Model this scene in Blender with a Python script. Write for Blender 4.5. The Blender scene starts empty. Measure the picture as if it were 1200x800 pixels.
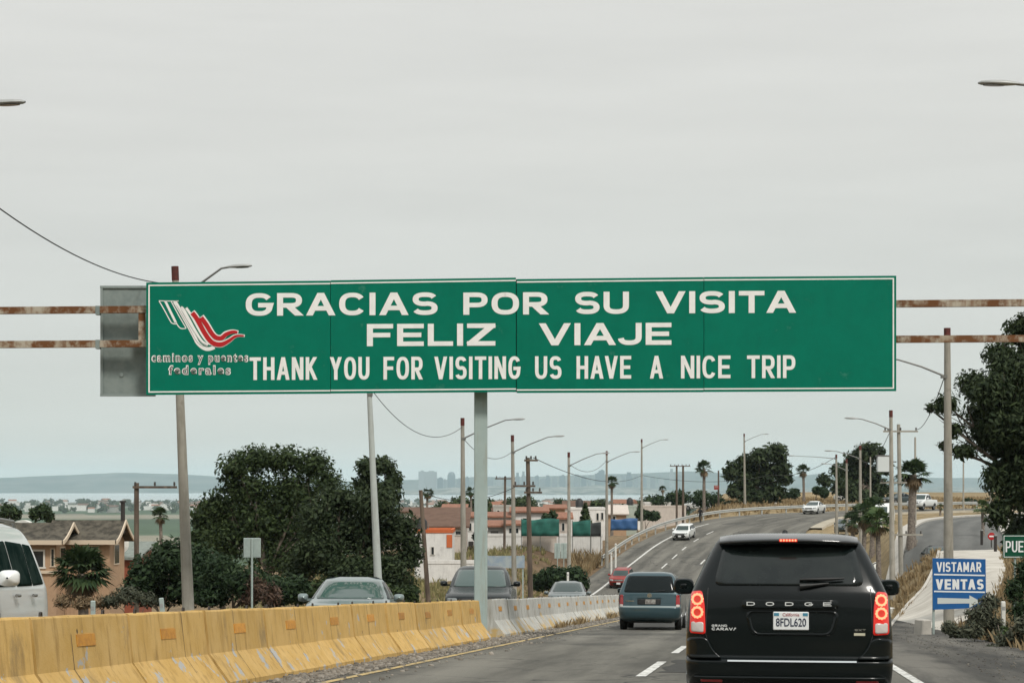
import bpy, bmesh, math, random
import numpy as np
from mathutils import Vector, Matrix

random.seed(7)
rng = np.random.default_rng(7)
scene = bpy.context.scene
col = scene.collection
R = math.radians

# ------------------------------------------------------------------ camera, sky, sun, exposure
cam_data = bpy.data.cameras.new("camera")
cam = bpy.data.objects.new("camera", cam_data)
col.objects.link(cam)
cam.location = (0, 0, 0)
cam.rotation_euler = (R(90), 0, 0)
cam_data.lens = 72.0
cam_data.sensor_width = 36.0
cam_data.shift_y = 167.0 / 1200.0
cam_data.clip_start = 0.1
cam_data.clip_end = 60000
scene.camera = cam

HAZE = 5e-5
SUN_EL, SUN_AZ = R(50), R(152)          # azimuth clockwise from +Y
world = bpy.data.worlds.new("World")
scene.world = world
world.use_nodes = True
wn, wl = world.node_tree.nodes, world.node_tree.links
wn.clear()
w_out = wn.new("ShaderNodeOutputWorld")
sky = wn.new("ShaderNodeTexSky")
sky.sky_type = 'NISHITA'
sky.sun_disc = False
sky.sun_elevation = SUN_EL
sky.sun_rotation = SUN_AZ
bg_sky = wn.new("ShaderNodeBackground"); bg_sky.inputs[1].default_value = 0.10
wl.new(sky.outputs[0], bg_sky.inputs[0])
tc = wn.new("ShaderNodeTexCoord")
sep = wn.new("ShaderNodeSeparateXYZ"); wl.new(tc.outputs['Generated'], sep.inputs[0])
ramp = wn.new("ShaderNodeValToRGB")
wl.new(sep.outputs[2], ramp.inputs[0])
e = ramp.color_ramp.elements
e[0].position = 0.0; e[0].color = (0.655, 0.705, 0.68, 1)
e[1].position = 1.0; e[1].color = (1.02, 1.06, 1.06, 1)
k = e.new(0.07); k.color = (0.685, 0.708, 0.676, 1)
k = e.new(0.16); k.color = (0.725, 0.728, 0.688, 1)
k = e.new(0.30); k.color = (0.83, 0.825, 0.785, 1)
mp = wn.new("ShaderNodeMapping"); mp.inputs['Scale'].default_value = (3.0, 3.0, 26.0)
mp.inputs['Rotation'].default_value = (0, R(3), 0)
wl.new(tc.outputs['Generated'], mp.inputs[0])
nz = wn.new("ShaderNodeTexNoise"); nz.inputs['Scale'].default_value = 1.6; nz.inputs['Detail'].default_value = 5
nz.inputs['Roughness'].default_value = 0.55
wl.new(mp.outputs[0], nz.inputs[0])
mr = wn.new("ShaderNodeMapRange")
mr.inputs[1].default_value = 0.3; mr.inputs[2].default_value = 0.72
mr.inputs[3].default_value = 0.945; mr.inputs[4].default_value = 1.03
wl.new(nz.outputs[0], mr.inputs[0])
mul = wn.new("ShaderNodeMix"); mul.data_type = 'RGBA'; mul.blend_type = 'MULTIPLY'; mul.inputs[0].default_value = 1.0
wl.new(ramp.outputs[0], mul.inputs[6]); wl.new(mr.outputs[0], mul.inputs[7])
bg_cl = wn.new("ShaderNodeBackground"); bg_cl.inputs[1].default_value = 1.0
wl.new(mul.outputs[2], bg_cl.inputs[0])
mixs = wn.new("ShaderNodeMixShader"); mixs.inputs[0].default_value = 0.93
wl.new(bg_sky.outputs[0], mixs.inputs[1]); wl.new(bg_cl.outputs[0], mixs.inputs[2])
wl.new(mixs.outputs[0], w_out.inputs[0])

sun_data = bpy.data.lights.new("sun", 'SUN')
sun_data.energy = 2.5
sun_data.angle = R(11)
sun_data.color = (1.0, 0.955, 0.88)
sun = bpy.data.objects.new("sun", sun_data); col.objects.link(sun)
sv = Vector((math.sin(SUN_AZ) * math.cos(SUN_EL), math.cos(SUN_AZ) * math.cos(SUN_EL), math.sin(SUN_EL)))
sun.rotation_euler = (-sv).to_track_quat('-Z', 'Y').to_euler()

vs = scene.view_settings
scene.display_settings.display_device = 'sRGB'
vs.view_transform = 'Standard'; vs.look = 'None'; vs.exposure = 0.0; vs.gamma = 1.0
vs.use_curve_mapping = False
cy = scene.cycles
cy.use_denoising = True
try: cy.denoiser = 'OPENIMAGEDENOISE'
except Exception: pass
cy.max_bounces = 6; cy.diffuse_bounces = 2; cy.glossy_bounces = 3; cy.transmission_bounces = 2
cy.volume_bounces = 2; cy.transparent_max_bounces = 6
cy.caustics_reflective = False; cy.caustics_refractive = False

# ------------------------------------------------------------------ materials
MATS = {}
def mat(name, c, rough=0.6, metal=0.0, c2=None, scale=3.0, bump=0.0, bscale=30.0, coat=0.0, emit=None, estr=0.0,
        spec=0.5, detail=4.0, lo=0.4, hi=0.6, stretch=None, island=False, transl=0.0, objrand=0.0):
    if name in MATS: return MATS[name]
    m = bpy.data.materials.new(name); m.use_nodes = True
    nt = m.node_tree; n, l = nt.nodes, nt.links
    b = n["Principled BSDF"]
    b.inputs['Base Color'].default_value = (*c, 1)
    b.inputs['Roughness'].default_value = rough
    b.inputs['Metallic'].default_value = metal
    b.inputs['Specular IOR Level'].default_value = spec
    if coat:
        b.inputs['Coat Weight'].default_value = coat
        b.inputs['Coat Roughness'].default_value = 0.04
    if emit:
        b.inputs['Emission Color'].default_value = (*emit, 1)
        b.inputs['Emission Strength'].default_value = estr
    t = n.new("ShaderNodeTexCoord")
    vec = t.outputs['Object']
    if stretch:
        mpp = n.new("ShaderNodeMapping"); mpp.inputs['Scale'].default_value = stretch
        l.new(vec, mpp.inputs[0]); vec = mpp.outputs[0]
    colout = None
    if c2:
        x = n.new("ShaderNodeMix"); x.data_type = 'RGBA'
        x.inputs[6].default_value = (*c, 1); x.inputs[7].default_value = (*c2, 1)
        if island:
            g = n.new("ShaderNodeNewGeometry"); l.new(g.outputs['Random Per Island'], x.inputs[0])
        else:
            q = n.new("ShaderNodeTexNoise"); q.inputs['Scale'].default_value = scale; q.inputs['Detail'].default_value = detail
            q.inputs['Roughness'].default_value = 0.62
            l.new(vec, q.inputs[0])
            mr_ = n.new("ShaderNodeMapRange"); mr_.inputs[1].default_value = lo; mr_.inputs[2].default_value = hi
            l.new(q.outputs[0], mr_.inputs[0]); l.new(mr_.outputs[0], x.inputs[0])
        colout = x.outputs[2]
        l.new(colout, b.inputs['Base Color'])
    if objrand:
        oi = n.new("ShaderNodeObjectInfo")
        mr_ = n.new("ShaderNodeMapRange"); mr_.inputs[3].default_value = 1 - objrand; mr_.inputs[4].default_value = 1 + objrand
        l.new(oi.outputs['Random'], mr_.inputs[0])
        h = n.new("ShaderNodeHueSaturation"); l.new(mr_.outputs[0], h.inputs['Value'])
        if colout: l.new(colout, h.inputs['Color'])
        else: h.inputs['Color'].default_value = (*c, 1)
        colout = h.outputs[0]; l.new(colout, b.inputs['Base Color'])
    if bump:
        q = n.new("ShaderNodeTexNoise"); q.inputs['Scale'].default_value = bscale; q.inputs['Detail'].default_value = 3
        l.new(vec, q.inputs[0])
        bp = n.new("ShaderNodeBump"); bp.inputs['Strength'].default_value = bump; bp.inputs['Distance'].default_value = 0.02
        l.new(q.outputs[0], bp.inputs['Height']); l.new(bp.outputs[0], b.inputs['Normal'])
    if transl:
        tr = n.new("ShaderNodeBsdfTranslucent")
        if colout: l.new(colout, tr.inputs[0])
        else: tr.inputs[0].default_value = (*c, 1)
        ms = n.new("ShaderNodeMixShader"); ms.inputs[0].default_value = transl
        l.new(b.outputs[0], ms.inputs[1]); l.new(tr.outputs[0], ms.inputs[2])
        l.new(ms.outputs[0], n["Material Output"].inputs[0])
    MATS[name] = m
    return m

def worn_paint(name, paint, paint2, under, wear_lo, wear_hi, rough=0.7, zlow=None, scale=5.0, rnd=0.08, stain=(0.25, 0.2, 0.12), spec=0.3, pits=0):
    """paint with grime streaks running down and chips that bare the material underneath; wear grows towards low z if zlow given"""
    m = bpy.data.materials.new(name); m.use_nodes = True
    n, l = m.node_tree.nodes, m.node_tree.links
    b = n["Principled BSDF"]; b.inputs['Roughness'].default_value = rough; b.inputs['Specular IOR Level'].default_value = spec
    t = n.new("ShaderNodeTexCoord"); oi = n.new("ShaderNodeObjectInfo")
    addv = n.new("ShaderNodeVectorMath"); addv.operation = 'ADD'
    l.new(t.outputs['Object'], addv.inputs[0])
    cmb = n.new("ShaderNodeMath"); cmb.operation = 'MULTIPLY'; cmb.inputs[1].default_value = 91.7
    l.new(oi.outputs['Random'], cmb.inputs[0]); l.new(cmb.outputs[0], addv.inputs[1])
    v = addv.outputs[0]
    def noise(sc, det=5, st=None):
        q = n.new("ShaderNodeTexNoise"); q.inputs['Scale'].default_value = sc; q.inputs['Detail'].default_value = det
        q.inputs['Roughness'].default_value = 0.65
        if st:
            mm = n.new("ShaderNodeMapping"); mm.inputs['Scale'].default_value = st; l.new(v, mm.inputs[0]); l.new(mm.outputs[0], q.inputs[0])
        else: l.new(v, q.inputs[0])
        return q.outputs[0]
    def rng_(src, a, bb, c0=0.0, c1=1.0):
        q = n.new("ShaderNodeMapRange"); q.inputs[1].default_value = a; q.inputs[2].default_value = bb
        q.inputs[3].default_value = c0; q.inputs[4].default_value = c1
        l.new(src, q.inputs[0]); return q.outputs[0]
    def mix(f, a, bb):
        x = n.new("ShaderNodeMix"); x.data_type = 'RGBA'; l.new(f, x.inputs[0])
        for i, s in ((6, a), (7, bb)):
            if isinstance(s, tuple): x.inputs[i].default_value = (*s, 1)
            else: l.new(s, x.inputs[i])
        return x.outputs[2]
    base = mix(rng_(noise(2.2), 0.35, 0.65), paint, paint2)
    base = mix(rng_(noise(9, 4, (1.0, 1.0, 0.12)), 0.50, 0.72, 0, 0.7), base, stain)
    wear = noise(scale, 6)
    if zlow is not None:
        sp = n.new("ShaderNodeSeparateXYZ"); l.new(t.outputs['Object'], sp.inputs[0])
        ad = n.new("ShaderNodeMath"); ad.operation = 'ADD'; l.new(wear, ad.inputs[0])
        l.new(rng_(sp.outputs[2], zlow[0], zlow[1], zlow[2], 0.0), ad.inputs[1]); wear = ad.outputs[0]
    base = mix(rng_(wear, wear_lo, wear_hi), base, under)
    if pits:
        vo = n.new("ShaderNodeTexVoronoi"); vo.inputs['Scale'].default_value = pits; l.new(v, vo.inputs['Vector'])
        gt = n.new("ShaderNodeMath"); gt.operation = 'MULTIPLY'
        l.new(rng_(vo.outputs['Distance'], 0.05, 0.10, 1, 0), gt.inputs[0]); l.new(rng_(noise(1.3, 3), 0.48, 0.58), gt.inputs[1])
        base = mix(gt.outputs[0], base, (0.07, 0.05, 0.03))
        base = mix(rng_(noise(1.7, 7, (1, 1, 0.5)), 0.57, 0.68, 0, 0.6), base, (0.19, 0.14, 0.075))
    h = n.new("ShaderNodeHueSaturation"); l.new(base, h.inputs['Color'])
    l.new(rng_(oi.outputs['Random'], 0, 1, 1 - rnd, 1 + rnd), h.inputs['Value'])
    l.new(h.outputs[0], b.inputs['Base Color'])
    bp = n.new("ShaderNodeBump"); bp.inputs['Strength'].default_value = 0.35; bp.inputs['Distance'].default_value = 0.01
    l.new(noise(40, 3), bp.inputs['Height']); l.new(bp.outputs[0], b.inputs['Normal'])
    MATS[name] = m
    return m

# ------------------------------------------------------------------ mesh helpers
class MB:
    def __init__(self): self.v, self.f, self.m, self.s = [], [], [], []
    def add(self, verts, faces, mi=0, smooth=False):
        o = len(self.v); self.v += [tuple(p) for p in verts]
        for f in faces: self.f.append(tuple(i + o for i in f)); self.m.append(mi); self.s.append(smooth)
        return self
    def box(self, c, s, mi=0, rz=0.0, M=None):
        hx, hy, hz = s[0] / 2, s[1] / 2, s[2] / 2
        vs_ = [Vector((x, y, z)) for z in (-hz, hz) for y in (-hy, hy) for x in (-hx, hx)]
        mm = M if M is not None else Matrix.Rotation(rz, 3, 'Z')
        c = Vector(c)
        vs_ = [mm @ p + c for p in vs_]
        return self.add(vs_, [(0, 2, 3, 1), (4, 5, 7, 6), (0, 1, 5, 4), (2, 6, 7, 3), (0, 4, 6, 2), (1, 3, 7, 5)], mi)
    def tube(self, pts, radii, n=8, mi=0, cap=True, smooth=True, sq=None):
        pts = [Vector(p) for p in pts]
        if not hasattr(radii, '__len__'): radii = [radii] * len(pts)
        rings = []
        ref = None
        for i, p in enumerate(pts):
            t = (pts[min(i + 1, len(pts) - 1)] - pts[max(i - 1, 0)]).normalized()
            if ref is None:
                ref = Vector((1, 0, 0)) if abs(t.x) < 0.9 else Vector((0, 1, 0))
            u = (ref - t * ref.dot(t)).normalized(); w = t.cross(u); ref = u
            rings.append([p + (u * math.cos(2 * math.pi * k / n) + w * math.sin(2 * math.pi * k / n)) * radii[i] for k in range(n)])
        vs_ = [q for r_ in rings for q in r_]
        fs = []
        for i in range(len(pts) - 1):
            for k in range(n):
                a, b_ = i * n + k, i * n + (k + 1) % n
                fs.append((a, b_, b_ + n, a + n))
        self.add(vs_, fs, mi, smooth)
        if cap:
            self.add(rings[0], [tuple(reversed(range(n)))], mi); self.add(rings[-1], [tuple(range(n))], mi)
        return self
    def prism(self, poly, axis, a0, a1, mi=0):
        """poly: 2D points; axis 'x','y','z' = extrusion axis"""
        def P3(p, a):
            return {'y': (p[0], a, p[1]), 'x': (a, p[0], p[1]), 'z': (p[0], p[1], a)}[axis]
        n = len(poly)
        vs_ = [P3(p, a0) for p in poly] + [P3(p, a1) for p in poly]
        fs = [tuple(range(n)), tuple(range(2 * n - 1, n - 1, -1))] + [(i + n, (i + 1) % n + n, (i + 1) % n, i) for i in range(n)]
        return self.add(vs_, fs, mi)
    def ring(self, c, r0, r1, y0, y1, n=24, mi=0):
        """annulus in xz plane between y0 and y1"""
        vs_, fs = [], []
        for k in range(n):
            a = 2 * math.pi * k / n
            for (r_, y) in ((r1, y0), (r0, y0), (r0, y1), (r1, y1)):
                vs_.append((c[0] + r_ * math.cos(a), c[1] + y, c[2] + r_ * math.sin(a)))
        for k in range(n):
            for j in range(4):
                a, b_ = k * 4 + j, k * 4 + (j + 1) % 4
                fs.append((a, b_, ((k + 1) % n) * 4 + (j + 1) % 4, ((k + 1) % n) * 4 + j))
        return self.add(vs_, fs, mi, True)
    def grid(self, rows, mi=0, smooth=True, flip=False):
        nr, nc = len(rows), len(rows[0])
        vs_ = [p for r_ in rows for p in r_]
        fs = []
        for i in range(nr - 1):
            for j in range(nc - 1):
                f = (i * nc + j, i * nc + j + 1, (i + 1) * nc + j + 1, (i + 1) * nc + j)
                fs.append(tuple(reversed(f)) if flip else f)
        return self.add(vs_, fs, mi, smooth)
    def build(self, name, mats, parent=None, fix=True, loc=None):
        me = bpy.data.meshes.new(name)
        me.from_pydata(self.v, [], self.f)
        if not isinstance(mats, (list, tuple)): mats = [mats]
        for m_ in mats: me.materials.append(m_)
        me.polygons.foreach_set('material_index', self.m)
        me.polygons.foreach_set('use_smooth', self.s)
        if fix:
            bm = bmesh.new(); bm.from_mesh(me)
            bmesh.ops.recalc_face_normals(bm, faces=bm.faces)
            bm.to_mesh(me); bm.free()
        me.update()
        o = bpy.data.objects.new(name, me); col.objects.link(o)
        if parent is not None: o.parent = parent
        if loc is not None: o.location = loc
        return o

def fast_mesh(name, verts, quads, mat_, parent=None, tris=False):
    verts = np.asarray(verts, dtype=np.float32); quads = np.asarray(quads, dtype=np.int32)
    me = bpy.data.meshes.new(name)
    k = quads.shape[1]; nf = len(quads)
    me.vertices.add(len(verts)); me.vertices.foreach_set('co', verts.ravel())
    me.loops.add(nf * k); me.loops.foreach_set('vertex_index', quads.ravel())
    me.polygons.add(nf); me.polygons.foreach_set('loop_start', np.arange(nf, dtype=np.int32) * k)
    me.update(calc_edges=True)
    for m_ in (mat_ if isinstance(mat_, (list, tuple)) else [mat_]): me.materials.append(m_)
    o = bpy.data.objects.new(name, me); col.objects.link(o)
    if parent is not None: o.parent = parent
    return o

def tag(o, label=None, cat=None, group=None, kind=None):
    if label: o['label'] = label
    if cat: o['category'] = cat
    if group: o['group'] = group
    if kind: o['kind'] = kind
    return o
def empty(name, loc, label, cat, group=None, M=None, rz=0.0):
    o = bpy.data.objects.new(name, None); col.objects.link(o)
    o.empty_display_size = 0.3
    if M is not None:
        o.matrix_world = Matrix.Translation(Vector(loc)) @ M.to_4x4()
    else:
        o.location = loc; o.rotation_euler = (0, 0, rz)
    return tag(o, label, cat, group)
def dup(root, loc, rz=None, label=None, group=None, scale=None):
    r_ = root.copy(); col.objects.link(r_)
    r_.location = loc
    if rz is not None: r_.rotation_euler = (0, 0, rz)
    if scale is not None: r_.scale = (scale, scale, scale)
    if label: r_['label'] = label
    if group: r_['group'] = group
    for ch in list(root.children):
        c = ch.copy(); col.objects.link(c); c.parent = r_
        for g in list(ch.children):
            d = g.copy(); col.objects.link(d); d.parent = c
    return r_

# photograph pixel + distance -> point in the world (metres; the eye is the origin, +Y ahead, level horizon at row 567)
F = 2400.0
def P(px, py, Y): return Vector(((px - 600) * Y / F, Y, (567 - py) * Y / F))

def text_data(s, offset=0.0, extrude=0.01, spacing=1.0):
    cu = bpy.data.curves.new("lettering", 'FONT'); cu.body = s; cu.offset = offset; cu.extrude = extrude
    cu.space_character = spacing; cu.resolution_u = 4
    ob = bpy.data.objects.new("lettering", cu); col.objects.link(ob)
    bpy.context.view_layer.update()
    me = bpy.data.meshes.new_from_object(ob.evaluated_get(bpy.context.evaluated_depsgraph_get()))
    vs_ = [v.co.copy() for v in me.vertices]; fs = [tuple(p.vertices) for p in me.polygons]
    bpy.data.objects.remove(ob); bpy.data.curves.remove(cu); bpy.data.meshes.remove(me)
    return vs_, fs
def add_text(mb, s, x0, x1, z0, z1, y, mi=0, offset=0.0, depth=0.006, spacing=1.0, shear=0.0, zfun=None):
    """lettering filling the box x0..x1, z0..z1 on the plane y, facing -y"""
    vs_, fs = text_data(s, offset, 0.01, spacing)
    mnx = min(v.x for v in vs_); mxx = max(v.x for v in vs_); mny = min(v.y for v in vs_); mxy = max(v.y for v in vs_)
    out = []
    for v in vs_:
        x = x0 + (v.x - mnx) / (mxx - mnx) * (x1 - x0)
        z = z0 + (v.y - mny) / (mxy - mny) * (z1 - z0)
        out.append((x, y + (-depth if v.z > 0 else 0.0), z + (zfun(x) if zfun else 0.0)))
    mb.add(out, fs, mi)

# ------------------------------------------------------------------ block capitals drawn as strokes, for the road signs
def _arc(cx, cy_, rx, ry, a0, a1, n=14, e=2.5):
    out = []
    for k_ in range(n + 1):
        a = R(a0 + (a1 - a0) * k_ / n); c_, s_ = math.cos(a), math.sin(a)
        out.append((cx + rx * math.copysign(abs(c_) ** (2 / e), c_), cy_ + ry * math.copysign(abs(s_) ** (2 / e), s_)))
    return out
GL = {  # 'p': mitred centre lines inside the inset box; 'd': slanting strokes whose ends are cut level
 'I': (0.0, [('p', [(0, 0), (0, 1)])]),
 'L': (0.82, [('p', [(0, 1), (0, 0), (1, 0)])]),
 'T': (0.95, [('p', [(0, 1), (1, 1)]), ('p', [(.5, 1), (.5, 0)])]),
 'E': (0.88, [('p', [(1, 1), (0, 1), (0, 0), (1, 0)]), ('p', [(0, .5), (.88, .5)])]),
 'F': (0.86, [('p', [(1, 1), (0, 1), (0, 0)]), ('p', [(0, .5), (.86, .5)])]),
 'H': (0.95, [('p', [(0, 0), (0, 1)]), ('p', [(1, 0), (1, 1)]), ('p', [(0, .5), (1, .5)])]),
 'N': (0.98, [('p', [(0, 0), (0, 1)]), ('p', [(1, 0), (1, 1)]), ('d', (0, 1), (1, 0))]),
 'M': (1.15, [('p', [(0, 0), (0, 1)]), ('p', [(1, 0), (1, 1)]), ('d', (0, 1), (.5, .12)), ('d', (.5, .12), (1, 1))]),
 'A': (1.12, [('d', (0, 0), (.5, 1)), ('d', (.5, 1), (1, 0)), ('p', [(.2, .27), (.8, .27)])]),
 'V': (1.12, [('d', (0, 1), (.5, 0)), ('d', (.5, 0), (1, 1))]),
 'Z': (0.95, [('p', [(0, 1), (1, 1)]), ('p', [(0, 0), (1, 0)]), ('d', (0.04, 0.02), (.96, .98))]),
 'K': (0.98, [('p', [(0, 0), (0, 1)]), ('d', (0.02, .38), (.95, 1)), ('d', (.30, .58), (1, 0))]),
 'Y': (1.08, [('d', (0, 1), (.5, .42)), ('d', (.5, .42), (1, 1)), ('p', [(.5, .48), (.5, 0)])]),
 'P': (0.92, [('p', [(0, 0), (0, 1)]), ('p', [(0, 1)] + _arc(.55, .71, .45, .29, 90, -90) + [(0, .42)])]),
 'R': (0.95, [('p', [(0, 0), (0, 1)]), ('p', [(0, 1)] + _arc(.55, .72, .43, .28, 90, -90) + [(0, .44)]), ('d', (.42, .44), (1, 0))]),
 'O': (1.08, [('p', _arc(.5, .5, .5, .5, 90, 451, 40))]),
 'C': (1.0, [('p', _arc(.5, .5, .5, .5, 32, 328, 32))]),
 'G': (1.05, [('p', _arc(.5, .5, .5, .5, 35, 330, 32) + [(1, .46), (.58, .46)])]),
 'U': (0.98, [('p', [(0, 1)] + _arc(.5, .36, .5, .36, 180, 360, 18) + [(1, 1)])]),
 'J': (0.80, [('p', _arc(.45, .34, .45, .34, 190, 270, 8) + _arc(.5, .34, .5, .34, 272, 360, 8) + [(1, 1)])]),
 'S': (0.95, [('p', _arc(.5, .745, .48, .255, 20, 270, 20) + _arc(.5, .255, .5, .255, 90, -160, 20)[1:])]),
 'D': (1.0, [('p', [(0, 0), (0, 1)]), ('p', [(0, 1)] + _arc(.45, .5, .55, .5, 90, -90, 20) + [(0, 0)])]),
 'X': (1.0, [('d', (0, 0), (1, 1)), ('d', (0, 1), (1, 0))]),
 ' ': (0.35, []),
}
def stroke_text(mb, s, x0, x1, z0, z1, y, w, mi=0, gap=0.42, depth=0.006, wx=None, zfun=None):
    """capitals filling x0..x1, z0..z1 on plane y (front face at y - depth); w = stroke weight"""
    wx = wx or w
    h = z1 - z0
    # advance: widths are proportional to k, strokes included
    ks = [GL[c][0] for c in s]
    n = len(s)
    tot_gap = sum(gap * (0.55 if (s[i] in 'AVYTLJ' and s[i + 1] in 'AVYTJ') else 1.0) for i in range(n - 1))
    k_unit = ((x1 - x0) - n * wx - tot_gap * wx * 1.6) / max(sum(ks), 1e-6)
    x = x0; lay = 0
    for i, c in enumerate(s):
        wid = GL[c][0] * k_unit
        X = lambda u: x + wx / 2 + u * wid
        Zi = lambda v: z0 + w / 2 + v * (h - w)
        for st in GL[c][1]:
            lay += 1; yy = y - depth - 0.0004 * (lay % 5)
            if st[0] == 'p':
                pts = [np.array((X(u), Zi(v))) for u, v in st[1]]
                clean = [pts[0]]
                for p in pts[1:]:
                    if np.hypot(*(p - clean[-1])) > 1e-5: clean.append(p)
                pts = clean
                closed = np.hypot(*(pts[0] - pts[-1])) < w * 0.25 and len(pts) > 8
                m = len(pts)
                # butt ends pushed out to the box
                if not closed:
                    for a, b_ in ((0, 1), (-1, -2)):
                        d = pts[a] - pts[b_]; d = d / np.hypot(*d)
                        if abs(d[0]) < 0.05 or abs(d[1]) < 0.05: pts[a] = pts[a] + d * (w if abs(d[1]) > .5 else wx) / 2 * (1 if c not in 'GE F' or abs(d[1]) > .5 else 1)
                L_, R_ = [], []
                for j in range(m):
                    pa = pts[j - 1] if j > 0 else (pts[m - 2] if closed else None)
                    pb = pts[j + 1] if j < m - 1 else (pts[1] if closed else None)
                    ds = []
                    if pa is not None: ds.append((pts[j] - pa) / np.hypot(*(pts[j] - pa)))
                    if pb is not None: ds.append((pb - pts[j]) / np.hypot(*(pb - pts[j])))
                    t = sum(ds); nt = np.hypot(*t); t = t / nt if nt > 1e-6 else ds[0]
                    nr = np.array((-t[1], t[0]))
                    cosv = max(0.5, abs(nr @ np.array((-ds[0][1], ds[0][0]))))
                    half = np.array((wx / 2, w / 2))
                    L_.append(pts[j] + nr * half / cosv); R_.append(pts[j] - nr * half / cosv)
                rows = [[(a[0], y, a[1]), (a[0], yy, a[1]), (b_[0], yy, b_[1]), (b_[0], y, b_[1])] for a, b_ in zip(L_, R_)]
                if zfun: rows = [[(q[0], q[1], q[2] + zfun(q[0])) for q in r_] for r_ in rows]
                mb.grid(rows, mi, smooth=False)
                if not closed: mb.add(rows[0], [(0, 1, 2, 3)], mi); mb.add(rows[-1], [(0, 1, 2, 3)], mi)
            else:
                (u0, v0), (u1, v1) = st[1], st[2]
                Zf = lambda v: z0 + h * v if v in (0, 1) else Zi(v)
                a, b_ = (X(u0), Zf(v0)), (X(u1), Zf(v1))
                ang = math.atan2(abs(b_[1] - a[1]), abs(b_[0] - a[0]))
                hw = min(wx * 0.5 / max(math.sin(ang), 0.35), wx * 1.25)
                q = [(a[0] - hw, yy, a[1]), (a[0] + hw, yy, a[1]), (b_[0] + hw, yy, b_[1]), (b_[0] - hw, yy, b_[1])]
                q += [(p[0], y, p[2]) for p in q]
                if zfun: q = [(p[0], p[1], p[2] + zfun(p[0])) for p in q]
                mb.add(q, [(0, 1, 2, 3), (0, 4, 5, 1), (1, 5, 6, 2), (2, 6, 7, 3), (3, 7, 4, 0)], mi)
        x += wid + wx
        if i < n - 1: x += gap * (0.55 if (c in 'AVYTLJ' and s[i + 1] in 'AVYTJ') else 1.0) * wx * 1.6

# ------------------------------------------------------------------ the road's line and the lie of the land
def catmull(P_, n=30):
    out = []
    P_ = np.array(P_, float)
    for i in range(len(P_) - 1):
        p0 = P_[max(i - 1, 0)]; p1 = P_[i]; p2 = P_[i + 1]; p3 = P_[min(i + 2, len(P_) - 1)]
        for t in np.linspace(0, 1, n, endpoint=False):
            out.append(0.5 * ((2 * p1) + (-p0 + p2) * t + (2 * p0 - 5 * p1 + 4 * p2 - p3) * t ** 2 + (-p0 + 3 * p1 - 3 * p2 + p3) * t ** 3))
    out.append(P_[-1])
    return np.array(out)
ctrl = [(0.125 * y - 14.1, y, -1.25 - 0.05125 * (y - 1.74)) for y in (-90, -60, -30, 0, 30, 60, 90, 110, 125)]
ctrl += [(3.45, 140, -8.3), (5.4, 155, -8.72), (7.35, 168, -8.5), (10.7, 186, -7.35), (15.3, 208, -5.8), (20.3, 223, -4.6), (27.5, 235.5, -3.7),
         (38, 244, -3.3), (52, 250, -3.05), (75, 256, -2.9), (110, 262, -2.8), (160, 270, -2.7)]
_raw = catmull(ctrl)
_s = np.concatenate([[0], np.cumsum(np.linalg.norm(np.diff(_raw[:, :2], axis=0), axis=1))])
SN = np.arange(0, _s[-1], 1.0)
LX, LY, LZ = (np.interp(SN, _s, _raw[:, i]) for i in range(3))
TX, TY = np.gradient(LX), np.gradient(LY)
_n = np.hypot(TX, TY); TX, TY = TX / _n, TY / _n
NXr, NYr = TY, -TX                                  # points to the right of travel
def road(s, d, dz=0.0):
    f = lambda a: float(np.interp(s, SN, a))
    return Vector((f(LX) + d * f(NXr), f(LY) + d * f(NYr), f(LZ) + dz))
def s_at(d, Y):
    yy = LY + d * NYr
    m = np.argmax(yy[:380] >= Y) if Y > yy[0] else 0
    return float(np.interp(Y, yy[max(m - 2, 0):m + 2], SN[max(m - 2, 0):m + 2]))
def road_at(d, Y, dz=0.0): return road(s_at(d, Y), d, dz)
def road_frame(s, flip=False):
    """rotation whose +y runs along the road (or against it), following the slope"""
    f = lambda a: float(np.interp(s, SN, a))
    dz = float(np.interp(s + 1, SN, LZ) - np.interp(s - 1, SN, LZ)) / 2
    t = Vector((f(TX), f(TY), dz)).normalized()
    if flip: t = -t
    x = t.cross(Vector((0, 0, 1))).normalized(); z = x.cross(t)
    return Matrix((x, t, z)).transposed()

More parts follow.
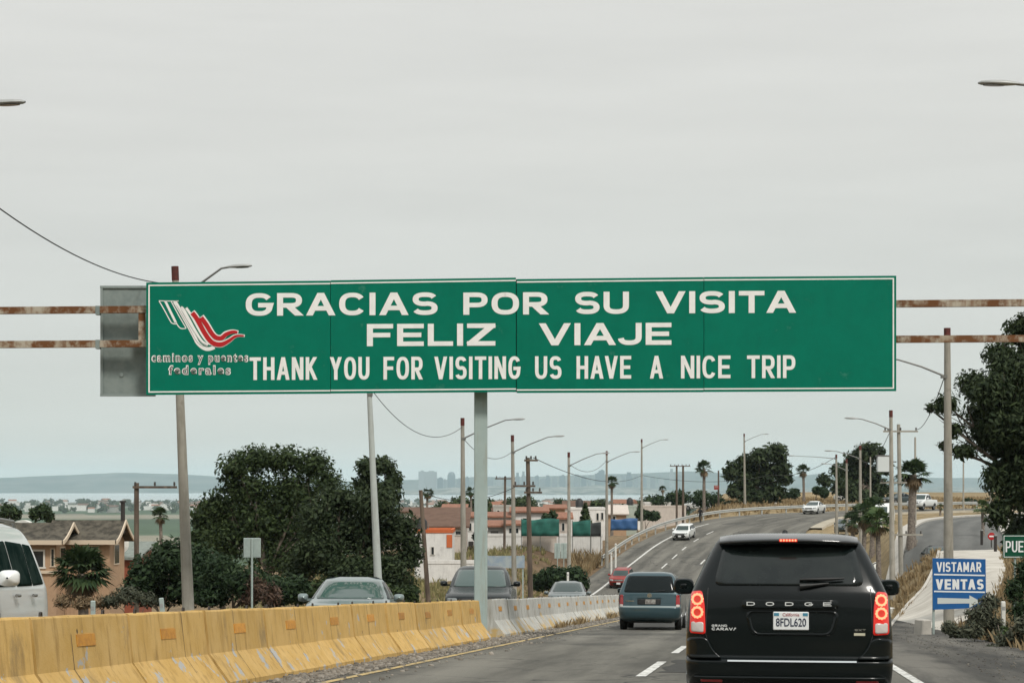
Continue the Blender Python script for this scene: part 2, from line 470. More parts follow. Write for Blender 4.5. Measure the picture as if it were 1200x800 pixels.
def sstep(t): t = np.clip(t, 0, 1); return t * t * (3 - 2 * t)
D_L, D_R = -3.4, 18.9
def heights(X, Y):
    X = np.asarray(X, float); Y = np.asarray(Y, float)
    shp = X.shape; X = X.ravel(); Y = Y.ravel()
    left = np.interp(Y, [-3000, -700, -420, -200, -105, -70, 0, 51, 100, 130, 180, 240, 300, 450, 900, 1300, 30000], [150, 150, 110, 42, 7, 2.5, -1, -4.0, -6.0, -6.6, -6.0, -6.0, -8.0, -22, -54, -60, -60])  # land behind the eye rises as an added unseen hill that darkens paint reflections
    mid = np.interp(Y, [-200, 280, 300, 600, 850, 1300, 30000], [0, -7.2, -7.6, -9.5, -12, -60, -60])
    wc = sstep((X + 0.06 * Y) / (0.03 * np.abs(Y) + 1)) * (Y > 280)
    left = left * (1 - wc) + mid * wc
    left = left + 0.12 * np.clip(X, -70, 0) * np.clip((420 - Y) / 150, 0, 1) * np.clip((Y + 20) / 60, 0, 1)
    plat = -1.6 * np.exp(-((X - 25.0) / 3.0) ** 2 - ((Y - 127.5) / 3.4) ** 2) + np.interp(Y, [-3000, -700, -420, -200, -105, -70, 0, 40, 55, 70, 100, 130, 220, 260, 320, 440, 520, 1000, 1500, 30000],
                     [150, 150, 110, 42, 7, 2.5, -1, -3.4, -4.2, -4.35, -3.9, -4.0, -3.4, -2.7, -2.5, -1.7, -6, -45, -60, -60])  # same added hill behind the eye, blocking low sky from the reflections
    w = sstep((X - 0.075 * Y) / (0.03 * np.abs(Y) + 1.0))
    land = left * (1 - w) + plat * w
    near = (Y > -100) & (Y < 330) & (X > -60) & (X < 200)
    out = land.copy()
    idx = np.nonzero(near)[0]
    for c in np.array_split(idx, max(1, len(idx) // 20000)):
        if len(c) == 0: continue
        dx = X[c][:, None] - LX[None, ::2]; dy = Y[c][:, None] - LY[None, ::2]
        j = np.argmin(dx * dx + dy * dy, axis=1)
        jj = j * 2
        d = dx[np.arange(len(c)), j] * NXr[jj] + dy[np.arange(len(c)), j] * NYr[jj]
        along = dx[np.arange(len(c)), j] * TX[jj] + dy[np.arange(len(c)), j] * TY[jj]
        zr = LZ[jj] + along * np.gradient(LZ)[jj] - 0.12
        # to the right the distance to the line is only valid near the road; fade by the offset
        a = sstep((D_L - d) / 6.0); b_ = sstep((d - D_R) / 5.5)
        f = np.where(d < D_L, a, np.where(d > D_R, b_, 0.0))
        out[c] = zr * (1 - f) + land[c] * f
    return out.reshape(shp)
def H(x, y): return float(heights(np.array([x]), np.array([y]))[0])
def ground_at(px, py, y0=8.0, y1=520.0):
    """where the sight line through a photograph pixel first meets the land"""
    ys = np.concatenate([np.arange(y0, 140, 0.25), np.arange(140, y1, 0.5)])
    xs = (px - 600) * ys / F; zs = (567 - py) * ys / F
    h = heights(xs, ys)
    m = np.nonzero(zs <= h)[0]
    i = m[0] if len(m) else len(ys) - 1
    return Vector((xs[i], ys[i], h[i]))

# ------------------------------------------------------------------ ground
def ground_material():
    m = bpy.data.materials.new("land"); m.use_nodes = True
    n, l = m.node_tree.nodes, m.node_tree.links
    b = n["Principled BSDF"]; b.inputs['Roughness'].default_value = 0.95; b.inputs['Specular IOR Level'].default_value = 0.1
    at = n.new("ShaderNodeAttribute"); at.attribute_name = "cover"
    t = n.new("ShaderNodeTexCoord")
    def noise(sc, det):
        q = n.new("ShaderNodeTexNoise"); q.inputs['Scale'].default_value = sc; q.inputs['Detail'].default_value = det
        q.inputs['Roughness'].default_value = 0.7; l.new(t.outputs['Object'], q.inputs[0]); return q.outputs[0]
    def vary(src, c, a, lo, hi):
        q = n.new("ShaderNodeMapRange"); q.inputs[1].default_value = 0.3; q.inputs[2].default_value = 0.7
        q.inputs[3].default_value = lo; q.inputs[4].default_value = hi; l.new(src, q.inputs[0])
        x = n.new("ShaderNodeMix"); x.data_type = 'RGBA'; x.blend_type = 'MULTIPLY'; x.inputs[0].default_value = 1
        l.new(c, x.inputs[6]); l.new(q.outputs[0], x.inputs[7]); return x.outputs[2]
    c = vary(noise(2.5, 8), at.outputs['Color'], 1, 0.6, 1.4)
    c = vary(noise(0.35, 4), c, 1, 0.75, 1.25)
    c = vary(noise(0.004, 5), c, 1, 0.7, 1.3)
    l.new(c, b.inputs['Base Color'])
    bp = n.new("ShaderNodeBump"); bp.inputs['Strength'].default_value = 0.5; bp.inputs['Distance'].default_value = 0.06
    l.new(noise(14, 5), bp.inputs['Height']); l.new(bp.outputs[0], b.inputs['Normal'])
    return m

def make_ground():
    ang = np.concatenate([np.arange(-180, -24, 6.0), np.arange(-24, -16, 1.0), np.arange(-16, 16, 0.16), np.arange(16, 24, 1.0), np.arange(24, 180, 6.0)])
    rad = np.concatenate([[0.6], np.geomspace(2.0, 60, 110)[:-1], np.arange(60, 290, 1.6), np.geomspace(292, 19000, 130)])
    A, Rr = np.meshgrid(np.radians(ang), rad)
    X = (Rr * np.sin(A)).ravel(); Y = (Rr * np.cos(A)).ravel()
    Z = heights(X, Y)
    jit = rng.normal(0, 0.05, Z.shape) * (np.hypot(X, Y) < 400)
    Z = Z - np.abs(jit)
    na, nr = len(ang), len(rad)
    i, j = np.meshgrid(np.arange(nr - 1), np.arange(na), indexing='ij')
    i = i.ravel(); j = j.ravel(); j2 = (j + 1) % na
    q = np.stack([i * na + j, i * na + j2, (i + 1) * na + j2, (i + 1) * na + j], 1)[:, ::-1]
    o = fast_mesh("ground", np.stack([X, Y, Z], 1), q, ground_material())
    # what grows where: dry soil and straw near the road, green marsh and pale tilled strips on the plain
    c = np.zeros((len(X), 4)); c[:, 3] = 1
    straw = np.array([0.26, 0.20, 0.115]); soil = np.array([0.15, 0.10, 0.065]); green = np.array([0.055, 0.085, 0.045]); pale = np.array([0.22, 0.2, 0.15])
    town = np.array([0.16, 0.16, 0.14])
    w = sstep((X - 0.075 * Y) / (0.03 * np.abs(Y) + 1))[:, None]
    near = straw * w + (0.5 * straw + 0.5 * soil) * (1 - w)
    bank = (np.exp(-((X - 3) / 7) ** 2 - ((Y - 200) / 24) ** 2))[:, None]
    behind = sstep((-60 - Y) / 60)[:, None]
    near = near * (1 - behind) + np.array([0.07, 0.075, 0.05]) * behind  # dark scrub on the added unseen hill, so car paint mirrors less sky
    near = near * (1 - bank) + np.array([0.085, 0.05, 0.033]) * bank
    f = sstep((Y - 420) / 500)[:, None]
    strip = np.sin(Y / 260.0 + 0.0006 * X)
    pl = np.where((strip > 0.55)[:, None], pale, green)
    pl = np.where((Y > 5200)[:, None], town, pl)
    c[:, :3] = near * (1 - f) + pl * f
    a = o.data.color_attributes.new("cover", 'FLOAT_COLOR', 'POINT')
    a.data.foreach_set('color', c.astype(np.float32).ravel())
    o.data.polygons.foreach_set('use_smooth', np.ones(len(q), dtype=bool))
    return tag(o, "dry straw and soil land falling to a green coastal plain", "ground", kind="structure")
make_ground()

m_water = mat("bay_water", (0.30, 0.36, 0.38), rough=0.35, c2=(0.36, 0.42, 0.43), scale=0.0015, spec=0.5)
wb = MB()
wb.grid([[(x, y, -59.5) for x in np.linspace(-6000, 5200, 12)] for y in (6700, 8000, 10000, 12500, 14000)], flip=False, smooth=False)
tag(wb.build("bay_water", m_water), "pale bay water lying below the hills", "water", kind="structure")

def make_hills():
    m_h = mat("hill_scrub", (0.035, 0.06, 0.06), rough=1.0, c2=(0.10, 0.115, 0.11), scale=0.004, detail=6, spec=0.05)
    prof = [(-320, 557), (-150, 560), (0, 560), (60, 557), (90, 556), (130, 554), (160, 553.5), (200, 555), (230, 556), (260, 559), (330, 563), (400, 564), (470, 562), (520, 562), (560, 558), (600, 559),
            (650, 557), (700, 556), (760, 554), (800, 552), (835, 553), (870, 557), (930, 558), (960, 555), (1000, 558), (1080, 559), (1120, 560), (1170, 559), (1300, 560), (1500, 557)]
    px = np.array([p[0] for p in prof], float); py = np.array([p[1] for p in prof], float)
    Y0 = 15000.0
    xs = np.arange(-5600, 5601, 40.0)
    pxs = 600 + xs * F / Y0
    top = (567 - np.interp(pxs, px, py)) * Y0 / F + 60.0
    rg = np.random.default_rng(3)
    def fbm(x, y):
        v = 0; 
        for k_ in range(5):
            f = 0.0011 * 2 ** k_
            ph = rg.uniform(0, 6.28, 4)
            v = v + (np.sin(x * f + ph[0] + 1.7 * np.sin(y * f * 0.7 + ph[1])) * np.cos(y * f * 1.3 + ph[2])) / 2 ** k_
        return v
    ys = np.linspace(-1500, 1500, 31)
    XX, YY = np.meshgrid(xs, ys)
    env = np.clip(1 - np.abs(ys) / 1500, 0, 1)[:, None]
    ZZ = top[None, :] * sstep(env) * (1 + 0.10 * fbm(XX, YY) * (1 - env)) + 3.0 * fbm(XX * 4, YY * 4) * sstep(env) - 60.5 + 2.2 * fbm(XX * 9, YY * 9) * env ** 3
    mb = MB()
    mb.grid([[(XX[i, j], Y0 + YY[i, j], ZZ[i, j]) for j in range(len(xs))] for i in range(len(ys))], flip=False)
    tag(mb.build("hills", m_h), "hazy blue hills along the far side of the bay", "hills", kind="structure")
make_hills()
def city_shore():
    rg = np.random.default_rng(11); mb = MB(); xs = np.linspace(-1150, 4200, 180); rows = []
    ph = rg.uniform(0, 6.28, 6)
    top = 38 + 9 * np.sin(xs / 310 + ph[0]) + 6 * np.sin(xs / 120 + ph[1]) + 4 * np.sin(xs / 47 + ph[2]) + rg.uniform(0, 5, len(xs))
    top *= sstep((xs + 1150) / 500)
    for j, t in enumerate(np.linspace(0, 1, 9)):
        rows.append([(x, 11300 + 1500 * t, -60.4 + h * math.sin(math.pi * min(1, t * 1.1)) ** .7) for x, h in zip(xs, top)])
    mb.grid(rows)
    m_ = mat("urban_shore", (0.05, 0.07, 0.065), rough=1, c2=(0.26, 0.26, 0.24), scale=0.012, detail=6, spec=.05, lo=.42, hi=.62)
    tag(mb.build("shore_hills", m_), "low built-up hazy shore in front of the towers", "hills", kind="structure")
city_shore()

# ------------------------------------------------------------------ road surface
def asphalt(name, c1, c2, patch, wear=True):
    m = bpy.data.materials.new(name); m.use_nodes = True
    n, l = m.node_tree.nodes, m.node_tree.links
    b = n["Principled BSDF"]; b.inputs['Roughness'].default_value = 0.85; b.inputs['Specular IOR Level'].default_value = 0.25
    uv = n.new("ShaderNodeUVMap"); uv.uv_map = "run"
    t = n.new("ShaderNodeTexCoord")
    def noise(sc, det, src=None, st=None, rough=0.65):
        q = n.new("ShaderNodeTexNoise"); q.inputs['Scale'].default_value = sc; q.inputs['Detail'].default_value = det; q.inputs['Roughness'].default_value = rough
        s_ = src or t.outputs['Object']
        if st:
            mm = n.new("ShaderNodeMapping"); mm.inputs['Scale'].default_value = st; l.new(s_, mm.inputs[0]); s_ = mm.outputs[0]
        l.new(s_, q.inputs[0]); return q.outputs[0]
    def rg(src, a, bb, c=0.0, d=1.0):
        q = n.new("ShaderNodeMapRange"); q.inputs[1].default_value = a; q.inputs[2].default_value = bb; q.inputs[3].default_value = c; q.inputs[4].default_value = d
        l.new(src, q.inputs[0]); return q.outputs[0]
    def mix(f, a, bb, mode='MIX'):
        x = n.new("ShaderNodeMix"); x.data_type = 'RGBA'; x.blend_type = mode
        if isinstance(f, float): x.inputs[0].default_value = f
        else: l.new(f, x.inputs[0])
        for i, s_ in ((6, a), (7, bb)):
            if isinstance(s_, tuple): x.inputs[i].default_value = (*s_, 1)
            else: l.new(s_, x.inputs[i])
        return x.outputs[2]
    base = mix(rg(noise(0.5, 7, uv.outputs[0], (1.6, 0.12, 1)), 0.40, 0.60), c1, c2)          # long tyre-worn streaks
    sx = n.new("ShaderNodeSeparateXYZ"); l.new(uv.outputs[0], sx.inputs[0])
    wv = n.new("ShaderNodeMath"); wv.operation = 'SINE'
    ml = n.new("ShaderNodeMath"); ml.operation = 'MULTIPLY_ADD'; ml.inputs[1].default_value = 2 * math.pi / 1.85; ml.inputs[2].default_value = 0.6
    l.new(sx.outputs[0], ml.inputs[0]); l.new(ml.outputs[0], wv.inputs[0])
    base = mix(1.0, base, rg(wv.outputs[0], -1, 1, 0.88, 1.1), 'MULTIPLY')                     # wheel tracks
    base = mix(rg(noise(0.35, 6, uv.outputs[0], (1, 0.5, 1)), 0.62, 0.70, 0, 0.5), base, (0.035, 0.034, 0.031))   # oil and tar
    base = mix(rg(noise(0.22, 5), 0.60, 0.66, 0, 0.75), base, patch)                             # tar patches
    base = mix(rg(noise(60, 2), 0.25, 0.75), base, base)
    sp = rg(noise(55, 3, None, None, 0.8), 0.3, 0.7, 0.72, 1.28)
    base = mix(1.0, base, sp, 'MULTIPLY')
    if wear:
        vo = n.new("ShaderNodeTexVoronoi"); vo.feature = 'DISTANCE_TO_EDGE'; vo.inputs['Scale'].default_value = 0.33
        dn = n.new("ShaderNodeMix"); dn.data_type = 'VECTOR'; dn.inputs[0].default_value = 0.12
        l.new(t.outputs['Object'], dn.inputs[4])
        q = n.new("ShaderNodeTexNoise"); q.inputs['Scale'].default_value = 0.9; q.inputs['Detail'].default_value = 5; l.new(t.outputs['Object'], q.inputs[0])
        sc = n.new("ShaderNodeVectorMath"); sc.operation = 'SCALE'; sc.inputs['Scale'].default_value = 14.0
        l.new(q.outputs['Color'], sc.inputs[0]); l.new(sc.outputs[0], dn.inputs[5])
        l.new(dn.outputs[1], vo.inputs['Vector'])
        gate = rg(noise(0.13, 3), 0.40, 0.55, 0, 0.85)
        cr = rg(vo.outputs['Distance'], 0.0, 0.02, 1, 0)
        g2 = n.new("ShaderNodeMath"); g2.operation = 'MULTIPLY'; l.new(cr, g2.inputs[0]); l.new(gate, g2.inputs[1])
        base = mix(g2.outputs[0], base, (0.02, 0.02, 0.02))
    l.new(base, b.inputs['Base Color'])
    bp = n.new("ShaderNodeBump"); bp.inputs['Strength'].default_value = 0.4; bp.inputs['Distance'].default_value = 0.012
    l.new(noise(70, 3), bp.inputs['Height']); l.new(bp.outputs[0], b.inputs['Normal'])
    return m

def sheet(name, rows, mat_, thick=0.0):
    """rows of points across; also lays a uv map in metres (across, along)"""
    mb = MB(); mb.grid(rows, flip=False)
    o = mb.build(name, mat_)
    nc = len(rows[0])
    acc = 0.0; al = [0.0]
    for i in range(1, len(rows)):
        acc += (Vector(rows[i][0]) - Vector(rows[i - 1][0])).length; al.append(acc)
    ac = [[(Vector(p) - Vector(r_[0])).length for p in r_] for r_ in rows]
    u = o.data.uv_layers.new(name="run")
    for lp in o.data.loops:
        i, j = divmod(lp.vertex_index, nc)
        u.data[lp.index].uv = (ac[i][j], al[i])
    if thick:
        pass
    # upward normals
    if o.data.polygons[0].normal.z < 0: o.data.flip_normals()
    return o
S_N = s_at(0, 165); S_F = s_at(0, 240)
def road_right(s): return 18.0 + (11.5 - 18.0) * float(sstep((s - S_N) / (S_F - S_N)))
def strip(name, d0, d1, s0, s1, dz, mat_, nd=2, step=2.0, wob=0.0):
    n_ = max(2, int((s1 - s0) / step) + 1)
    rows = []
    for s in np.linspace(s0, s1, n_):
        o1, o2 = (random.uniform(-wob, wob), random.uniform(-wob, wob)) if wob else (0, 0)
        rows.append([road(s, d, dz) for d in np.linspace(d0 + o1, (d1(s) if callable(d1) else d1) + o2, nd)])
    return sheet(name, rows, mat_)

m_asph = asphalt("road_asphalt", (0.088, 0.084, 0.072), (0.165, 0.157, 0.134), (0.060, 0.058, 0.052))
m_asph2 = asphalt("shoulder_asphalt", (0.045, 0.043, 0.039), (0.135, 0.127, 0.110), (0.04, 0.04, 0.038))
m_side = asphalt("side_street_asphalt", (0.10, 0.102, 0.096), (0.13, 0.13, 0.122), (0.09, 0.09, 0.088), False)
m_line = worn_paint("line_paint", (0.72, 0.72, 0.69), (0.6, 0.6, 0.57), (0.12, 0.118, 0.11), 0.52, 0.64, scale=7, rnd=0)
m_yline = worn_paint("yellow_line_paint", (0.55, 0.40, 0.16), (0.45, 0.34, 0.16), (0.13, 0.12, 0.105), 0.50, 0.62, scale=5, rnd=0)
m_grav = mat("gravel_bed", (0.12, 0.105, 0.085), rough=1.0, c2=(0.24, 0.215, 0.18), scale=18, detail=8, bump=0.8, bscale=50)
m_conc = mat("concrete_paving", (0.36, 0.33, 0.28), rough=0.9, c2=(0.54, 0.51, 0.45), scale=0.7, lo=.3, hi=.62, detail=8, bump=0.3, bscale=20)
m_kerb = mat("kerb_concrete", (0.40, 0.38, 0.34), rough=0.9, c2=(0.5, 0.47, 0.42), scale=2, detail=6)
SE = float(SN[-1]) - 2
tag(strip("road", -2.2, road_right, 0, SE, 0.0, m_asph, nd=14, step=1.5), "grey asphalt highway dipping and curving right up the far rise", "road", kind="structure")
tag(strip("road_shoulder", 16.15, 19.4, 0, s_at(16, 135), 0.004, m_asph2, nd=5, step=1.0, wob=0.12), "broken dark asphalt shoulder beside the right lane", "road", kind="structure")
tag(strip("verge_gravel", 6.9, 8.05, 0, s_at(7, 128), 0.006, m_grav, nd=4, step=0.7, wob=0.12), "gravel strip along the foot of the barrier", "gravel", kind="structure")
tag(strip("edge_marking", 8.22, 8.35, 0, s_at(8, 130), 0.008, m_yline), "worn yellow edge line beside the barrier", "road marking", kind="structure")
tag(strip("edge_marking", 15.93, 16.07, 0, s_at(16, 140), 0.009, m_line), "white edge line right of the black minivan", "road marking", kind="structure")
tag(strip("edge_marking", -0.08, 0.12, 0, s_at(0, 226), 0.008, m_line), "white edge line on the oncoming side", "road marking", kind="structure")
tag(strip("edge_marking", 6.2, 6.34, 0, s_at(6, 118), 0.008, m_yline), "yellow edge line behind the barrier", "road marking", kind="structure")
tag(strip("edge_marking", 0.0, 0.15, s_at(0, 236), SE, 0.008, m_line), "white edge line round the far bend", "road marking", kind="structure")
def dash(d, y0, y1, label):
    tag(strip("lane_dash", d - 0.075, d + 0.075, s_at(d, y0), s_at(d, y1), 0.008, m_line), label, "road marking", "dashed lane markings", "structure")
for y0, y1 in ((29.0, 34.9), (39.6, 44.6), (51, 56), (63, 68), (75, 80), (87, 92), (99, 104), (111, 116), (123, 128), (135, 140), (17, 22), (5, 10)):
    dash(12.2, y0, y1, "white lane dash between the two lanes heading away")
for y0, y1 in ((158, 163), (168, 174.5), (183, 187), (191, 195), (199, 202), (207, 210), (214, 217), (50, 55), (62, 67), (74, 79), (86, 91), (98, 103), (110, 115), (122, 127), (134, 139), (146, 151)):
    dash(3.2, y0, y1, "white lane dash between the oncoming lanes")
for y0, y1 in ((186, 190), (196, 199.5), (206, 208.5)):
    dash(6.3, y0, y1, "white dash in the middle of the far climb")

m_dpatch = asphalt("patch_asphalt", (0.042, 0.041, 0.038), (0.062, 0.060, 0.055), (0.035, 0.035, 0.033))
tag(strip("road_patch", 12.4, 15.0, s_at(13, 30.5), s_at(13, 36.0), 0.005, m_dpatch, nd=4, step=0.6, wob=0.08), "dark resurfaced patch beside the nearest lane dash", "road patch", kind="structure")
tag(strip("road_patch", 9.0, 11.6, s_at(10, 66.0), s_at(10, 80.0), 0.005, m_dpatch, nd=4, step=0.8, wob=0.1), "dark resurfaced patch ahead of the blue minivan", "road patch", kind="structure")
# side street, pavement, concrete driveway on the right
def drape(p, dz): return Vector((p[0], p[1], H(p[0], p[1]) + dz))
def ribbon(name, pts, w, dz, mat_, off=0.0, n=10):
    c = catmull([(x, y, 0) for x, y in pts], n)[:, :2]
    t = np.gradient(c, axis=0); t /= np.linalg.norm(t, axis=1)[:, None]
    nr = np.stack([t[:, 1], -t[:, 0]], 1)
    rows = []
    for i in range(len(c)):
        a = [c[i] + nr[i] * (off + k_) for k_ in np.linspace(-w / 2, w / 2, 7)]
        rows.append([drape(q, dz) for q in a])
    return sheet(name, rows, mat_)
side_pts = [(27.5, 127), (31, 143), (36.5, 168), (44, 196), (54, 215), (70, 231), (97, 240), (130, 244)]
tag(ribbon("side_street", side_pts, 6.8, 0.10, m_side), "grey side street rising and bending right behind the blue sign", "road", kind="structure")
pb = MB()
def kerb_run(mb, pts, off0, off1, h0, h1, n=12):
    c = catmull([(x, y, 0) for x, y in pts], n)[:, :2]
    t = np.gradient(c, axis=0); t /= np.linalg.norm(t, axis=1)[:, None]
    nr = np.stack([t[:, 1], -t[:, 0]], 1)
    rows = []
    for i in range(len(c)):
        a, b_ = c[i] + nr[i] * off0, c[i] + nr[i] * off1
        za, zb = H(*a), H(*b_)
        rows.append([(a[0], a[1], za + h0), (a[0], a[1], za + h1), (b_[0], b_[1], zb + h1), (b_[0], b_[1], zb + h0)])
    mb.grid(rows, smooth=False)
kerb_run(pb, side_pts, 3.4, 5.6, -0.1, 0.25)
tag(pb.build("pavement", m_kerb), "pale raised pavement along the right of the side street", "pavement", kind="structure")
pb = MB(); kerb_run(pb, side_pts, -4.4, -3.4, -0.1, 0.24)
tag(pb.build("pavement", m_kerb), "pale kerb along the left of the side street", "pavement", kind="structure")
lft_px = [(1041, 744), (1052, 728), (1063, 714), (1075, 701), (1085, 690), (1094, 672), (1100, 655), (1103, 645)]
rgt_px = [(1088, 748), (1112, 738), (1135, 728), (1155, 714), (1170, 694), (1178, 670), (1176, 655), (1168, 645)]
cl, cr = [ground_at(*p) for p in lft_px], [ground_at(*p) for p in rgt_px]
cl = catmull([(p.x, p.y, 0) for p in cl], 10); cr = catmull([(p.x, p.y, 0) for p in cr], 10)
kb_ = MB()
rows = []
for i in range(len(cl)):
    a = np.array(cl[i][:2]); z = H(*a); u_ = np.array([-0.8, 0.25])
    rows.append([(a[0], a[1], z - .1), (a[0], a[1], z + .16), (a[0] + u_[0] * .16, a[1] + u_[1] * .16, z + .16), (a[0] + u_[0] * .22, a[1] + u_[1] * .22, z - .2)])
kb_.grid(rows, smooth=False); tag(kb_.build("kerb", m_kerb), "low concrete kerb along the left of the driveway", "kerb", kind="structure")
rows = [[drape((a[0] + (b_[0] - a[0]) * k_, a[1] + (b_[1] - a[1]) * k_), 0.10) for k_ in np.linspace(0, 1, 15)] for a, b_ in zip(cl, cr)]
tag(sheet("driveway", rows, m_conc), "pale concrete driveway climbing behind the blue sign", "driveway", kind="structure")

pb = MB(); rows = []
for s in np.arange(s_at(0, 222), SE, 2.0):
    d = road_right(s); rows.append([road(s, d, -0.1), road(s, d, 0.05), road(s, d + 1.3, 0.05), road(s, d + 1.5, -0.5)])
pb.grid(rows, smooth=False)
tag(pb.build("pavement", mat("sandy_concrete", (0.33, 0.29, 0.22), rough=.9, c2=(0.4, 0.36, 0.28), scale=1)), "pale pavement along the inside of the far bend", "pavement", kind="structure")

# ------------------------------------------------------------------ overhead sign
SY = 50.0                                   # distance of the sign's face
def build_sign():
    S = F / SY
    base = road_at(7.0, SY + 0.45)
    root = empty("overhead_sign", base, "long green overhead sign with white Spanish and English farewell on a pale post", "road sign")
    def L(px, py, dy=0.0):
        p = P(px, py, SY); return Vector((p.x - base.x, p.y - base.y + dy, p.z - base.z))
    m_green = worn_paint("sign_green", (0.0, 0.172, 0.108), (0.0, 0.150, 0.094), (0.03, 0.19, 0.13), 0.64, 0.72, rough=0.45, scale=2.2, rnd=0.03, stain=(0.0, 0.165, 0.10), spec=0.12)
    m_white = mat("sign_white", (0.86, 0.86, 0.83), rough=0.55, c2=(0.80, 0.80, 0.77), scale=4)
    m_red = mat("sign_red", (0.46, 0.004, 0.008), rough=0.5)
    m_dark = mat("sign_dark_lettering", (0.13, 0.12, 0.11), rough=0.6)
    m_galv = mat("galvanised_sheet", (0.20, 0.245, 0.235), rough=0.55, metal=0.2, c2=(0.25, 0.295, 0.28), scale=3)
    m_post = worn_paint("post_paint", (0.37, 0.45, 0.43), (0.33, 0.41, 0.395), (0.22, 0.10, 0.04), 0.70, 0.76, rough=0.5, scale=3.0, stain=(0.3, 0.3, 0.25))
    m_rust = worn_paint("rusty_beam_paint", (0.46, 0.42, 0.34), (0.36, 0.30, 0.22), (0.15, 0.062, 0.022), 0.43, 0.57, rough=0.8, scale=2.6, stain=(0.20, 0.09, 0.04))
    m_seam = mat("seam_dark", (0.01, 0.03, 0.022), rough=0.8)
    # four panels, each a little out of line with the next
    edges = [(171.3, 331, 462.5, 387, 328.8, 461), (387.6, 328.4, 460.8, 604.6, 325.2, 459.0), (605.6, 327, 460.2, 824.6, 324.7, 459.2), (825.2, 324.6, 459, 1050.3, 323.0, 458.0)]
    panels = []
    for k_, (xa, ta, ba, xb, tb, bb) in enumerate(edges):
        dy = 0.0
        mb = MB()
        q = [L(xa, ba, dy), L(xb, bb, dy), L(xb, tb, dy), L(xa, ta, dy)]
        back = [p + Vector((0, 0.07, 0)) for p in q]
        mb.add(q + back, [(0, 1, 2, 3), (7, 6, 5, 4), (0, 4, 5, 1), (1, 5, 6, 2), (2, 6, 7, 3), (3, 7, 4, 0)])
        pn = mb.build("sign_panel", [m_green], root); panels.append(pn)
        # white border line, inset; only the end panels carry the vertical stroke
        w_, ins = 1.6, 2.6
        def bar(x0, y0a, x1, y1a, x2, y2a, x3, y3a):
            v_ = [L(x0, y0a, dy - 0.006), L(x1, y1a, dy - 0.006), L(x2, y2a, dy - 0.006), L(x3, y3a, dy - 0.006)]
            v2 = [p + Vector((0, 0.005, 0)) for p in v_]
            bd = MB(); bd.add(v_ + v2, [(0, 1, 2, 3), (0, 4, 5, 1), (1, 5, 6, 2), (2, 6, 7, 3), (3, 7, 4, 0)]); bd.build("border", m_white, pn)
        xl = xa + (ins if k_ == 0 else 0); xr = xb - (ins if k_ == 3 else 0)
        bar(xl, ta + ins + w_, xr, tb + ins + w_, xr, tb + ins, xl, ta + ins)
        bar(xl, ba - ins, xr, bb - ins, xr, bb - ins - w_, xl, ba - ins - w_)
        if k_ == 0: bar(xl, ba - ins - w_, xl + w_, ba - ins - w_, xl + w_, ta + ins + w_, xl, ta + ins + w_)
        if k_ == 3: bar(xr - w_, bb - ins - w_, xr, bb - ins - w_, xr, tb + ins + w_, xr - w_, tb + ins + w_)
    # lettering
    def word(mb, s, x0, x1, t0, b0, w, wx):
        a, b_ = L(x0, b0), L(x1, t0)
        stroke_text(mb, s, a.x, b_.x, a.z, b_.z, a.y - 0.003, w, 0, 0.42, 0.004, wx, zfun=lambda x: (x - a.x) * 0.005)
    px1 = SY / F
    for s, x0, x1, t0, b0 in (("GRACIAS", 288, 512.8, 343.6, 370.0), ("POR", 543, 642, 342.8, 368.8), ("SU", 673.6, 737, 342, 368.0), ("VISITA", 768.8, 932.5, 341.4, 367.2),
                              ("FELIZ", 430, 580.5, 379.6, 405.6), ("VIAJE", 632, 786.8, 378.8, 404.6)):
        t1 = MB(); word(t1, s, x0, x1, t0, b0, 5.3 * px1, 7.0 * px1); t1.build("lettering", m_white, root)
    for s, a, b_ in (("THANK", 292.5, 371.8), ("YOU", 386.6, 433), ("FOR", 449.4, 495.4), ("VISITING", 509, 610), ("US", 627, 658), ("HAVE", 675.6, 739.6),
                     ("A", 761.6, 777), ("NICE", 798, 856), ("TRIP", 875.4, 932)):
        dy_ = -(a - 292) * 0.0038
        t2 = MB(); word(t2, s, a, b_, 418.6 + dy_, 445.2 + dy_, 4.1 * px1, 4.1 * px1); t2.build("lettering", m_white, root)
    for xs_, ta, ba in ((387.3, 329, 460.5), (605.1, 327, 459), (824.9, 325.5, 458.5)):
        sb = MB(); p0, p1 = L(xs_, ba), L(xs_, ta)
        sb.box((p0.x, p0.y + 0.10, (p0.z + p1.z) / 2), (0.16, 0.05, p1.z - p0.z)); sb.build("seam_backing", m_seam, root)
    # emblem: striped white and red wing, traced in units of the enlarged photo (7.27 per pixel)
    def LP(q, dy): return L(170 + q[0] / 7.27, 340 + q[1] / 7.27, dy)
    def smooth2(pts, n=6): return catmull([(x, y, 0) for x, y in pts], n)[:, :2]
    def stroke(mb, pts, w, dy, mi=0, taper=None):
        c = smooth2(pts); t = np.gradient(c, axis=0); t /= np.linalg.norm(t, axis=1)[:, None]
        nr = np.stack([-t[:, 1], t[:, 0]], 1)
        rows = []
        for i in range(len(c)):
            ww = w / 2 * (1 if taper is None else np.interp(i / (len(c) - 1), [0, 0.6, 1], [1, 1, taper]))
            a, b_ = LP(c[i] - nr[i] * ww, dy), LP(c[i] + nr[i] * ww, dy)
            rows.append([a + Vector((0, 0.007, 0)), a, b_, b_ + Vector((0, 0.007, 0))])
        mb.grid(rows, mi, smooth=False)
    em = MB(); d1, d2, d3 = -0.003, -0.005, -0.008
    stroke(em, [(118, 90), (200, 92), (285, 92)], 7, d1)
    stroke(em, [(120, 92), (165, 170), (207, 248), (230, 280), (268, 288)], 8, d1)
    stroke(em, [(172, 92), (215, 180), (262, 275)], 20, d1)
    stroke(em, [(262, 270), (285, 308), (310, 326), (350, 325)], 8, d1)
